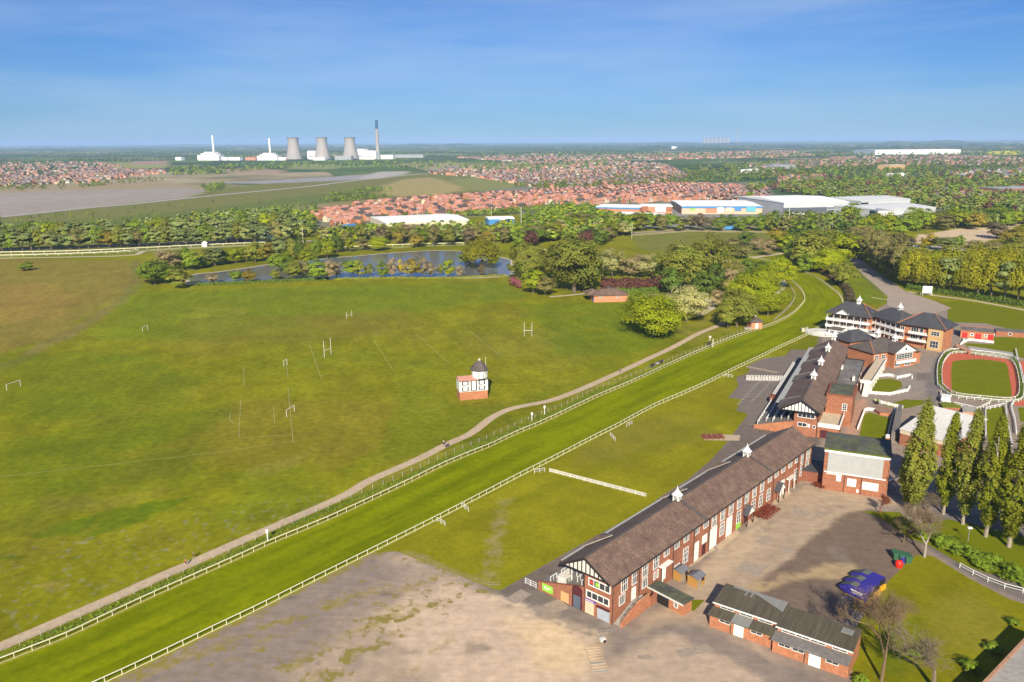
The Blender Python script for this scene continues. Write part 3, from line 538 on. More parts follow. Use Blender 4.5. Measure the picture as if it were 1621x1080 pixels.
# lawns
mat('lawn_paint', (1, 1, 1), .95, .16, .8, 6, attr=True, spec=.05, var2=.12, scale2=.11)
def paint_lawn(C, X, Y):
    n = fbm(X * .72 + Y * .7, (Y * .72 - X * .7) * .35, 9, 13)[:, None]; C *= (.72 + .56 * n)
    n = fbm(X * .7 - Y * .7, (Y * .7 + X * .7) * .2, 2.2, 29)[:, None]; C *= (.86 + .28 * n)
    paint(C, X, Y, stroke([P(772, 932)[:2], P(786, 850)[:2], P(797, 790)[:2]], 3.2), (.33, .26, .12), 1.2, 1.0, .75, wsc=2, grain=.7)
    paint(C, X, Y, PP([(640, 878), (780, 933), (792, 935), (778, 925), (650, 872)]), (.29, .23, .12), .8, .8, .7, grain=.3)
    paint(C, X, Y, PP([(930, 660), (1080, 655), (1150, 690), (1050, 720), (900, 740)]), (.19, .17, .03), 5, 5, .45, grain=.3)
    for k in range(6):
        a = np.array([700 + 75 * k, 850 - 30 * k]); paint(C, X, Y, stroke([P(*a)[:2], P(*(a + [120, -62]))[:2]], 3), (.165, .170, .004), 2, 1, .45)
LAWN = [(628, 873), (780, 932), (792, 934.5), (900, 872.5), (1022, 804.5), (1052, 781.5), (1088, 759.5), (1126, 727.5), (1150, 700.5), (1184, 655.5), (1165, 649.5), (1175, 632.5), (1152, 629.5), (1169, 610.5), (1165, 598), (1121, 610), (1081, 629), (1034, 649), (977, 680), (940, 698), (876, 733), (820, 761), (760, 792), (700, 824), (620, 864)]
sheet('lawn', PP(LAWN), .020, 'lawn_paint', step=1.3, painter=paint_lawn, base=(.225, .210, .007))
def paint_lawn2(C, X, Y):
    n = fbm(X, Y * .6, 8, 23)[:, None]; C *= (.68 + .64 * n)
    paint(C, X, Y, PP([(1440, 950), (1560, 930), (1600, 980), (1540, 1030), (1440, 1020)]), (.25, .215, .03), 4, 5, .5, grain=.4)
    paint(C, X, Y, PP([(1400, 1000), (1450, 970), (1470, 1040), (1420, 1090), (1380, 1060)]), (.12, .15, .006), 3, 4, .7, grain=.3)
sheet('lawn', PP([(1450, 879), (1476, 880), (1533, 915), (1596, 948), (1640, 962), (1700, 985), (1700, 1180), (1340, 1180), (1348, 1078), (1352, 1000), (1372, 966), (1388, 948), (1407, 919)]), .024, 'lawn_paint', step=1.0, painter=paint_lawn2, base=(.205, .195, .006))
def zz4(pts): return [(1360 + a / 4, 450 + b / 4) for a, b in pts]
mat('fine_lawn', (.150, .168, .004), .95, .10, 1.0, spec=.05, var2=.10, scale2=.2)
SL = dict(kind='structure')
spx('lawn', [(1366, 809), (1425, 811), (1440, 828), (1500, 822), (1560, 835), (1621, 850), (1700, 880), (1700, 945), (1621, 921), (1560, 907), (1520, 893), (1472, 864), (1440, 852), (1400, 824)], .024, 'fine_lawn')
for pl in ([(75, 640), (95, 605), (200, 598), (265, 615), (275, 650), (200, 690), (80, 680)], [(30, 830), (60, 812), (205, 850), (190, 960), (130, 1000), (0, 960)], [(850, 335), (1300, 330), (1300, 520), (1000, 460), (800, 430), (680, 392), (665, 374), (850, 382)],
           [(800, 790), (920, 775), (950, 1020), (1010, 1200), (860, 1200), (815, 1000)], [(1005, 780), (1300, 790), (1300, 900), (1020, 870)], [(150, 770), (290, 730), (410, 735), (400, 765), (280, 790)]):
    spx('lawn', zz4(pl), .026, 'fine_lawn')
spx('lawn', [(1242, 564), (1270, 539), (1297, 540), (1285, 553), (1250, 553)], .022, 'fine_lawn')
spx('lawn', [(1486, 480), (1520, 476), (1600, 489), (1760, 520), (1760, 560), (1560, 512), (1500, 510), (1500, 492), (1510, 488)], .024, 'fine_lawn')
# the parade ring: hedge strip, red walking ring, lawn
RO = [(525, 640), (522, 560), (540, 490), (600, 440), (760, 452), (900, 470), (965, 490), (1000, 560), (1012, 690), (960, 735), (760, 722), (600, 700)]
RI = [(585, 660), (583, 560), (590, 505), (610, 486), (760, 476), (900, 492), (935, 510), (950, 580), (966, 700), (940, 722), (760, 716), (600, 690)]
mat('red_ring', (.50, .115, .060), .9, .10, 1.2, var2=.08); mat('hedge_strip', (.15, .18, .01), .95, .25, 1.5)
cx_, cy_ = 770, 590
spx('lawn', zz4([(cx_ + (a - cx_) * 1.09, cy_ + (b - cy_) * 1.09) for a, b in RO]), .028, 'fine_lawn')
sheet('walking_ring', smooth([P(*p)[:2] for p in zz4(RO + RO[:1])], 4)[:-1], .034, 'red_ring')
sheet('lawn', smooth([P(*p)[:2] for p in zz4(RI + RI[:1])], 4)[:-1], .040, 'fine_lawn')
spx('walking_ring', zz4([(1000, 490), (1300, 470), (1300, 690), (1040, 640)]), .030, 'red_ring')
spx('walking_ring', zz4([(985, 745), (1100, 720), (1300, 740), (1300, 775), (985, 770)]), .032, 'red_ring')
mat('pad', (.47, .36, .24), .9, .1, 1); spx('pavement', [(1112, 693), (1120, 687), (1172, 689), (1170, 698), (1115, 697)], .030, 'pad')
for pl in ([(1087, 893), (1093, 898), (1132, 870), (1127, 862)], [(1133, 865), (1140, 872), (1172, 845), (1166, 838)], [(1176, 828), (1184, 836), (1200, 824), (1192, 816)], [(1220, 793), (1227, 800), (1254, 781), (1246, 775)]): spx('pavement', pl, .028, 'pad')
# ramps and dark stripes painted on terrace forecourt
mk = MB()
def mark(px, w):
    q = stroke([P(x, y)[:2] for x, y in px], w); h = len(q) // 2
    for i in range(h - 1): mk.quad((*q[i], .05), (*q[i + 1], .05), (*q[2 * h - 2 - i], .05), (*q[2 * h - 1 - i], .05))
mat('faded_line', (.33, .33, .13), .9, .3, .6); mat('pale_line', (.42, .40, .36), .9, .2, .8)
for px in ([(490, 546), (509, 600)], [(591, 538), (621, 584)], [(657, 527), (712, 576)], [(735, 517), (795, 566)], [(805, 510), (892, 554)], [(381, 634), (378, 693)], [(433, 643), (435, 672)], [(456, 614), (464, 700)], [(0, 755), (180, 735), (330, 718), (465, 699)], [(365, 655), (363, 663), (370, 671), (378, 672)],
           [(300, 545), (540, 533), (760, 507), (840, 501)], [(378, 694), (465, 688)], [(386, 580), (386, 610)], [(453, 575), (456, 600)]): mark(px, .20)
tag(mk.build('pitch_markings', 'faded_line'), kind='structure')
mk = MB()
for k in range(12):
    x, y = 1166 + k * 3.0, 640 - k * 3.2; mark([(x, y), (x + 6, y - 1)], .35); mark([(x + 22, y - 4), (x + 28, y - 5)], .35)
tag(mk.build('painted_markings', 'pale_line'), kind='structure')
# ================================================================== BUILDINGS
class Wall:
    """a wall line in a building's own frame: origin, direction along it; outward is to the right of the direction"""
    def __init__(s, ox, oy, dx, dy):
        k = math.hypot(dx, dy); s.o = (ox, oy); s.d = (dx / k, dy / k); s.n = (dy / k, -dx / k)
    def p(s, a, out, z): return (s.o[0] + s.d[0] * a + s.n[0] * out, s.o[1] + s.d[1] * a + s.n[1] * out, z)
    def slab(s, mb, a0, a1, z0, z1, o0, o1):
        return mb.add([s.p(a0, o0, z0), s.p(a1, o0, z0), s.p(a1, o1, z0), s.p(a0, o1, z0), s.p(a0, o0, z1), s.p(a1, o0, z1), s.p(a1, o1, z1), s.p(a0, o1, z1)],
                      [(0, 3, 2, 1), (4, 5, 6, 7), (0, 1, 5, 4), (1, 2, 6, 5), (2, 3, 7, 6), (3, 0, 4, 7)])
def window(b, w, a0, z0, a1, z1, nx=3, nz=2, fw=.14, frame='white', glass='glass_dark', sub=True, label=None):
    mb = MB(); t = fw
    w.slab(mb, a0, a1, z0, z0 + t, 0, .10); w.slab(mb, a0, a1, z1 - t, z1, 0, .10)
    w.slab(mb, a0, a0 + t, z0 + t, z1 - t, 0, .10); w.slab(mb, a1 - t, a1, z0 + t, z1 - t, 0, .10)
    for i in range(1, nx):
        c = a0 + (a1 - a0) * i / nx; w.slab(mb, c - t * .3, c + t * .3, z0 + t, z1 - t, 0, .09)
    for i in range(1, nz):
        c = z0 + (z1 - z0) * i / nz; w.slab(mb, a0 + t, a1 - t, c - t * .3, c + t * .3, 0, .085)
    f = mb.build('window', frame, b)
    if label: f['label'] = label
    g = MB(); w.slab(g, a0 + t * .5, a1 - t * .5, z0 + t * .5, z1 - t * .5, 0, .03); g.build('pane', glass, f); return f
def door(b, w, a0, z0, a1, z1, m='white', label=None, name='door'):
    mb = MB(); w.slab(mb, a0, a1, z0, z1, 0, .07); t = .12
    w.slab(mb, a0 - t, a0, z0, z1 + t, 0, .12); w.slab(mb, a1, a1 + t, z0, z1 + t, 0, .12); w.slab(mb, a0, a1, z1, z1 + t, 0, .12)
    w.slab(mb, (a0 + a1) / 2 - .03, (a0 + a1) / 2 + .03, z0 + .1, z1 - .1, .07, .09)
    o = mb.build(name, m, b)
    if label: o['label'] = label
    h = MB(); w.slab(h, (a0 + a1) / 2 + .12, (a0 + a1) / 2 + .2, z0 + 1, z0 + 1.15, .09, .14); h.build('handle', 'black', o); return o
def text_on(word, size, w, a, z, out, material, parent, name='lettering', bold=.02):
    """raised lettering standing on a wall line"""
    cu = bpy.data.curves.new('lettering', 'FONT'); cu.body = word; cu.size = size; cu.extrude = .02; cu.offset = bold * size; cu.align_x = 'CENTER'; cu.align_y = 'CENTER'
    tmp = bpy.data.objects.new('tmp', cu); COL.objects.link(tmp); dg = bpy.context.evaluated_depsgraph_get(); me = bpy.data.meshes.new_from_object(tmp.evaluated_get(dg)); bpy.data.objects.remove(tmp)
    me.materials.clear(); me.materials.append(MATS[material]); o = bpy.data.objects.new(name, me); COL.objects.link(o); o.parent = parent
    d, n = w.d, w.n; p = w.p(a, out, z)
    o.matrix_local = Matrix(((d[0], 0, n[0], p[0]), (d[1], 0, n[1], p[1]), (0, 1, 0, p[2]), (0, 0, 0, 1))); return o
def cupola(b, x, y, z, s=1.0, rot=0.0):
    s *= .82
    mb = MB(); mb.box(x - .75 * s, x + .75 * s, y - .75 * s, y + .75 * s, z - .9, z + 1.0 * s)
    mb.box(x - .95 * s, x + .95 * s, y - .95 * s, y + .95 * s, z + 1.0 * s, z + 1.15 * s)
    mb.lathe(x, y, [(1.35 * s, z + 1.15 * s), (.95 * s, z + 1.5 * s), (.55 * s, z + 2.0 * s), (.22 * s, z + 2.5 * s), (.10 * s, z + 2.9 * s), (.04, z + 3.3 * s)], 8, math.pi / 8)
    mb.cone(x, y, z + 1.14 * s, z + 1.16 * s, 1.35 * s, 1.35 * s, 8, math.pi / 8)
    o = mb.build('cupola', 'white', b)
    g = MB()
    for sx, sy in ((1, 0), (-1, 0), (0, 1), (0, -1)):
        for k in range(3):
            if sx: g.box(x + sx * .76 * s - .01, x + sx * .76 * s + .01, y - .5 * s, y + .5 * s, z + (.15 + .27 * k) * s, z + (.27 + .27 * k) * s)
            else: g.box(x - .5 * s, x + .5 * s, y + sy * .76 * s - .01, y + sy * .76 * s + .01, z + (.15 + .27 * k) * s, z + (.27 + .27 * k) * s)
    g.build('louvre', 'black_soft', o); return o
def railing(b, pts, h=1.05, step=1.5, m='white', name='railing', r=.05, mid=2, z=None):
    """posts and bars along local points (x,y,z)"""
    mb = MB()
    for p, q in zip(pts, pts[1:]):
        p = Vector(p); q = Vector(q); L_ = (q - p).length; n = max(1, round(L_ / step))
        for i in range(n + 1):
            c = p.lerp(q, i / n); mb.bar(c, c + Vector((0, 0, h)), r * 1.3)
        for k in range(mid + 1):
            zz = Vector((0, 0, h * (1 - k / (mid + .6)))); mb.bar(p + zz, q + zz, r * 1.2, r * 1.4)
    return mb.build(name, m, b)
def solid_balcony(b, pts, z, h=1.0, m='white', name='balcony_front', t=.1):
    mb = MB()
    for p, q in zip(pts, pts[1:]):
        w = Wall(p[0], p[1], q[0] - p[0], q[1] - p[1]); L_ = math.hypot(q[0] - p[0], q[1] - p[1])
        w.slab(mb, 0, L_, z + .15, z + h * .80, 0, t); w.slab(mb, 0, L_, z + h * .88, z + h, -.03, t + .03); w.slab(mb, 0, L_, z - .25, z + .05, -.02, t + .05)
        n = max(1, round(L_ / 2))
        for i in range(n + 1): w.slab(mb, L_ * i / n - .05, L_ * i / n + .05, z, z + h, -.02, t + .04)
    return mb.build(name, m, b)
def frame_of(a, b_, za=0., zb=None):
    A_ = P(*a, za); B_ = P(*b_, za if zb is None else zb); d = B_ - A_; A_[2] = 0; return A_, math.atan2(d[1], d[0]), math.hypot(d[0], d[1])

# ---- 1. the long stand beside the lawn (x along the yard wall, y towards the track)
O, yaw, LEN = frame_of((968, 989), (1283, 749))
b = thing('long_grandstand', 'long two storey brick grandstand with a brown slate roof and two white cupolas', 'grandstand', O, yaw)
XL = 95.0; GW = 6.6
mb = MB(); mb.box(0, XL, 0, GW, 0, 8.75)
for x in (8.7, 21.6, 30.2, 37.6, 53.8, 70.1, 86.0): mb.box(x - .25, x + .25, -.12, 0, 0, 8.75)
mb.box(0, XL, -.06, 0, 4.35, 4.5)
mb.build('wall', 'brick', b)
mb = MB(); mb.gable(-.9, XL + .4, -.55, 6.0, 12.6, 8.85, 12.3, 8.6, .22); rf = mb.build('roof', 'slate_brown', b)
mb = MB(); mb.bar((-.9, 6.0, 12.38), (XL + .4, 6.0, 12.38), .34, .16); mb.build('ridge', 'slate_mid', rf)
mb = MB(); mb.box(-.9, XL + .4, -.78, -.55, 8.62, 8.80); mb.build('gutter', 'black_soft', rf)
mb = MB(); mb.box(1, XL - 1, 12.62, 13.25, 8.34, 8.50); mb.build('valley_gutter', 'zinc', rf)
for x in (33.6, 67.7):
    mb = MB(); mb.quad((x - .2, 5.8, 12.42), (x + .5, 5.8, 12.42), (x + 2.1, -.5, 8.92), (x + .9, -.5, 8.92)); mb.build('roof_stain', 'slate_mid', rf)
# cross gables looking at the track
for x in (11.5, 41.5, 63.0):
    mb = MB(); z0, z1 = 8.7, 11.4
    e = [(x - 3.6, 13.0, z0), (x + 3.6, 13.0, z0), (x, 12.0, z1 - 1.2), (x, 8.2, z1), (x - 3.6, 11.9, z0 + .35), (x + 3.6, 11.9, z0 + .35)]
    mb.add(e, [(0, 1, 2), (0, 2, 3, 4), (2, 1, 5, 3)]); mb.add([(x - 3.6, 13, z0 - .2), (x + 3.6, 13, z0 - .2), (x + 3.6, 13, z0), (x - 3.6, 13, z0)], [(0, 1, 2, 3)])
    g = mb.build('cross_gable', 'slate_brown', rf); mb = MB(); mb.bar(e[3], (x + 3.9, 12.9, z0 + .12), .16, .12); mb.bar(e[3], (x - 3.9, 12.9, z0 + .12), .16, .12); mb.build('flashing', 'zinc', g)
cupola(b, 33.6, 6.2, 12.3, 1.15); cupola(b, 67.7, 6.2, 12.3, 1.15)
# half timbered gable over the front end
mb = MB(); mb.extr([(.2, 8.65), (6.0, 12.0), (12.2, 8.55), (11.4, 8.40)], 0, -.25, -.05); gp = mb.build('gable_panel', 'white_old', b)
mb = MB()
for k in range(1, 12):
    y = k * 1.0 + .1; zt = 12.0 - abs(y - 6.0) * .565
    if zt > 8.9: mb.box(-.34, -.24, y - .11, y + .11, 8.62, zt)
mb.bar((-.30, .0, 8.62), (-.30, 12.2, 8.55), .12, .30)
for y0 in (0, 12.2): mb.bar((-.95, y0, 8.52 + .06), (-.95, 6.0, 12.1), .10, .42)
mb.build('timber', 'black', gp)
# windows and doors of the yard wall
w = Wall(0, 0, 1, 0)
for x in (2.9, 6.6, 10.2, 14.3, 38.6, 42.6, 46.7, 50.8, 54.7, 58.8, 63.0): window(b, w, x, 5.3, x + 2.1, 8.6, 3, 2)
for x in (18.3, 22.3, 26.3, 30.7, 34.8, 67.3, 71.2, 75.3, 79.6, 83.7): window(b, w, x, 6.5, x + 2.1, 8.35, 3, 1)
for x in (87.7, 91.4): window(b, w, x, 5.1, x + 2.2, 8.3, 3, 2)
for x in (2.3, 10.3): window(b, w, x, 2.8, x + 2.0, 5.0, 3, 1)
for x in (14.6, 15.8): window(b, w, x, 2.9, x + .6, 4.8, 1, 1)
window(b, w, 22.8, .3, 24.9, 2.6, 3, 2); window(b, w, 26.3, 1.5, 28.4, 5.1, 3, 3, label='tall white framed ground floor window'); window(b, w, 42.7, 1.5, 44.8, 4.8, 3, 3)
for x in (51.0, 58.7, 62.8, 67.2, 83.8, 87.7, 91.3): window(b, w, x, 1.5, x + 2.0, 4.7, 2, 3)
door(b, w, 6.7, 2.0, 7.9, 4.6); door(b, w, 17.9, 1.4, 19.1, 4.2); door(b, w, 31.3, .1, 32.8, 4.4); door(b, w, 37.9, .1, 41.0, 5.0, label='wide white double door')
door(b, w, 46.0, .1, 48.4, 4.8); door(b, w, 34.7, .1, 36.0, 2.6, 'maroon', 'dark red door under a white panel'); door(b, w, 75.0, .1, 77.4, 4.2); door(b, w, 55.2, .1, 56.4, 2.6, 'maroon')
mb = MB(); w.slab(mb, 34.5, 36.6, 2.9, 4.9, 0, .12); mb.build('wall_panel', 'white', b)
mb = MB(); w.slab(mb, 51.0, 53.2, .1, 1.4, 0, .12); mb.build('notice_board', 'green_sign', b)
mb = MB(); w.slab(mb, 78.8, 82.8, 3.6, 3.9, 0, 1.0); w.slab(mb, 79.0, 79.2, .1, 3.6, .7, .9); w.slab(mb, 82.4, 82.6, .1, 3.6, .7, .9); mb.build('canopy', 'white_old', b)
for x in (53.9, 71.6):
    mb = MB(); mb.add([(x, -1.5, 3.1), (x + 3.6, -1.5, 3.1), (x + 1.8, -1.5, 4.9), (x, 0, 3.1), (x + 3.6, 0, 3.1), (x + 1.8, 0, 4.9)], [(0, 1, 2), (0, 3, 4, 1)]); mb.mi = 1
    mb.add([(x - .25, -1.65, 2.95), (x + 1.8, -1.65, 5.05), (x + 1.8, 0, 5.05), (x - .25, 0, 2.95), (x + 3.85, -1.65, 2.95), (x + 3.85, 0, 2.95)], [(0, 1, 2, 3), (1, 4, 5, 2)])
    mb.build('porch', ['white', 'slate_grey'], b)
    mb = MB(); mb.box(x + .1, x + .3, -1.4, -1.2, 0, 3.1); mb.build('porch_post', 'black', b); mb = MB(); mb.box(x + 3.3, x + 3.5, -1.4, -1.2, 0, 3.1); mb.build('porch_post', 'black', b)
mb = MB(); w.slab(mb, 16.6, 20.4, 5.0, 5.25, 0, 1.1); w.slab(mb, 16.6, 16.8, 1.4, 5.0, .8, 1.0); mb.build('canopy', 'white', b)
for x in (-.12, 9.05, 21.9, 30.5, 37.3, 54.1, 70.4, 85.6, 89.4):
    mb = MB(); mb.tube((x, -.2, .1), (x, -.2, 8.7), .09, n=6); mb.build('drainpipe', 'pipe', b)
# front end wall
w = Wall(0, GW, 0, -1)
window(b, w, 1.0, 6.3, 6.2, 8.0, 4, 1, .2, label='wide white framed window strip with posters'); window(b, w, .5, 3.5, 6.0, 5.2, 4, 1, .22)
door(b, w, 3.4, .1, 6.0, 2.55, 'grey_door', 'grey roller shutter door'); door(b, w, .5, .1, 2.3, 2.6, 'cream', 'cream boarded double door')
mb = MB(); w.slab(mb, .4, 2.9, 2.85, 3.25, .03, .14); sg = mb.build('sign', 'purple_sign', b); mb = MB(); w.slab(mb, .4, 2.3, 3.0, 3.12, .14, .16); mb.build('stripe', 'white', sg)
mb = MB(); w.slab(mb, 3.2, 6.2, 2.6, 2.85, 0, .45); mb.build('canopy', 'maroon', b)
for k, (a, c) in enumerate(((1.3, 'cloth_red'), (2.7, 'green_sign'))):
    mb = MB(); w.slab(mb, a, a + .8, 6.7, 7.5, .03, .05); mb.build('poster', c, b)
mb = MB(); mb.tube((-.15, GW - .1, .1), (-.15, GW - .1, 8.6), .09); mb.build('drainpipe', 'pipe', b)
# stepped terrace to the track
mb = MB(); nst = 11; y0, y1 = GW, 18.2
for i in range(nst):
    ya = y0 + (y1 - y0) * i / nst; yb = y0 + (y1 - y0) * (i + 1) / nst; mb.box(.3, XL - .3, ya, yb, 0, 4.6 - 3.2 * i / nst)
mb.build('terrace_steps', 'concrete_dark', b)
mb = MB(); mb.extr([(GW, 0), (18.4, 0), (18.4, 1.9), (GW, 5.3)], 0, 0, .3); ws = mb.build('terrace_wall', 'brick', b)
mb = MB(); mb.extr([(GW, 5.3), (18.45, 1.9), (18.45, 2.05), (GW, 5.45)], 0, -.06, .36); mb.build('coping', 'brick_dark', ws)
mb = MB(); mb.box(XL - .3, XL, GW, 18.4, 0, 2.5); mb.build('terrace_wall', 'brick', b)
w = Wall(0, 18.4, 0, -1)
mb = MB(); w.slab(mb, 1.2, 3.9, .55, 2.15, 0, .12); gs = mb.build('sign', 'green_sign', b); gs['label'] = 'bright green board with white stripes'
mb = MB(); w.slab(mb, 1.6, 3.5, 1.45, 1.62, .12, .14); w.slab(mb, 1.6, 3.0, 1.1, 1.22, .12, .14); mb.build('sign_stripe', 'white', gs)
mb = MB(); w.slab(mb, 8.9, 11.4, .1, 4.3, 0, .15); mb.extr([(9.5, 4.3), (7.0, 4.3), (7.3, 4.8), (8.2, 5.1), (9.2, 4.8)], 0, -.15, 0); dw = mb.build('doorway', 'maroon', b)
mb = MB(); w.slab(mb, 9.3, 11.0, .15, 2.9, .15, .2); mb.build('glass_door', 'glass_blue', dw)
mb = MB(); w.slab(mb, 6.0, 8.0, .1, 2.3, 0, .06); mb.build('bricked_doorway', 'brick_yellow', b)
for k in range(14):
    x = 3.2 + k * 6.6; mb = MB(); mb.tube((x, 12.3, 2.8), (x, 12.3, 8.5), .1); mb.build('roof_post', 'white_old', b)
for i in range(5):
    for x in list(np.arange(1.6, 9, 3.6)) + ([18, 26, 34, 42, 50, 58, 66, 74, 82, 90] if i > 2 else []):
        y = 8.4 + i * 2.0; z = 4.6 - 3.2 * int((y - y0) / (y1 - y0) * nst) / nst; xx = x + (i % 2) * 1.2
        mb = MB(); mb.bar((xx, y, z), (xx, y, z + 1.1), .12); mb.bar((xx + 2.0, y, z), (xx + 2.0, y, z + 1.1), .12); mb.bar((xx, y, z + 1.1), (xx + 2.0, y, z + 1.1), .14); mb.bar((xx + 1, y, z), (xx + 1, y, z + 1.1), .08)
        mb.build('crush_barrier', 'white', b)
railing(b, [(.1, 19.0, 0), (.1, 22.0, 0)], 1.3, 1.4, r=.07)
mb = MB(); mb.box(1.2, 5.0, 14.1, 14.4, 1.7, 4.4); mb.box(1.2, 1.4, 12.4, 14.3, 2, 4.4); mb.build('end_screen', 'white_old', b)
mb = MB(); mb.box(30.0, 34.5, 15.3, 15.5, 1.5, 4.2); mb.build('end_screen', 'white_old', b)
mb = MB(); mb.box(62, XL - 1, 18.3, 18.6, 0, 2.2); mb.build('end_screen', 'white_old', b)
# outside stair at the front corner
mb = MB()
for k in range(11): mb.box(.6 + k * .52, .6 + (k + 1) * .52, -1.75, -.15, 0, .18 * (k + 1))
mb.box(6.3, 9.8, -1.9, -.15, 0, 1.98); mb.build('stair', 'concrete', b)
mb = MB(); mb.extr([(0.3, 0), (9.9, 0), (9.9, 3.0), (6.4, 3.0), (.3, 1.0)], 1, -2.15, -1.8); mb.build('stair_wall', 'brick_orange', b)
railing(b, [(.6, -1.78, 1.1), (6.4, -1.78, 3.05)], .5, 1.5, 'black', 'handrail', .04, 0)
mb = MB(); mb.box(9.9, 16.5, -2.4, -2.1, 0, 2.2); mb.box(16.4, 16.7, -5.5, -2.1, 0, 1.6); mb.build('garden_wall', 'brick', b)

def crate_thing(mb, name, m, label, cat, loc, yaw, group=None):
    o = mb.build(name, m); o.location = tuple(map(float, loc)); o.rotation_euler = (0, 0, yaw); return tag(o, label, cat, group)
# ---- small flat roofed gatehouse and the garden behind the stair
G0 = P(1066, 966); gyaw = math.atan2(*(P(1083, 975) - G0)[[1, 0]])
g = thing('gatehouse', 'small flat roofed red brick gatehouse between the stair wall and the low workshop', 'gatehouse', G0, yaw)
mb = MB(); mb.box(-5.0, 2.4, -.2, 2.6, 0, 2.5); mb.build('wall', 'brick_orange', g)
mb = MB(); mb.box(-6.2, 2.7, -.6, 3.0, 2.5, 2.72); r_ = mb.build('roof', 'roof_felt', g); mb = MB(); mb.box(-6.2, 2.7, -.72, -.6, 2.40, 2.74); mb.build('fascia', 'white_old', r_)
w = Wall(-5, -.2, 1, 0); window(g, w, 5.2, 1.0, 6.2, 2.1, 1, 2); door(g, w, 1.0, .05, 3.8, 2.3, 'black', 'dark open gateway')
g.rotation_euler = (0, 0, gyaw)
for k, (x, y, lab) in enumerate(((1077, 922, 'wooden garden shed with a grey felt roof nearer the long brick wall'), (1103, 932, 'wooden garden shed with a grey felt roof beside the gap to the yard'))):
    s_ = thing('garden_shed', lab, 'shed', P(x, y), yaw - .1, 'two wooden sheds by the yard')
    mb = MB(); mb.box(0, 2.8, 0, 2.4, 0, 2.1); mb.build('wall', 'wood_shed', s_)
    mb = MB(); mb.extr([(-.2, 2.1), (1.2, 2.65), (2.6, 2.1), (2.6, 2.0), (1.2, 2.5), (-.2, 2.0)], 0, -.2, 3.0); mb.build('roof', 'felt_shed', s_)
    w = Wall(0, 0, 1, 0); door(s_, w, .3, .05, 1.2, 1.9, 'wood_fence', None); window(s_, w, 1.6, 1.1, 2.4, 1.8, 2, 1, .06, 'black')
mb = MB()
a = P(1042, 935); 
tag(sheet('flower_bed', PP([(1055, 930), (1075, 938), (1068, 945), (1047, 935)]), .05, 'fine_lawn'), kind='structure'); tag(sheet('flower_bed', PP([(1092, 950), (1116, 950), (1098, 968), (1085, 962)]), .05, 'fine_lawn'), kind='structure')

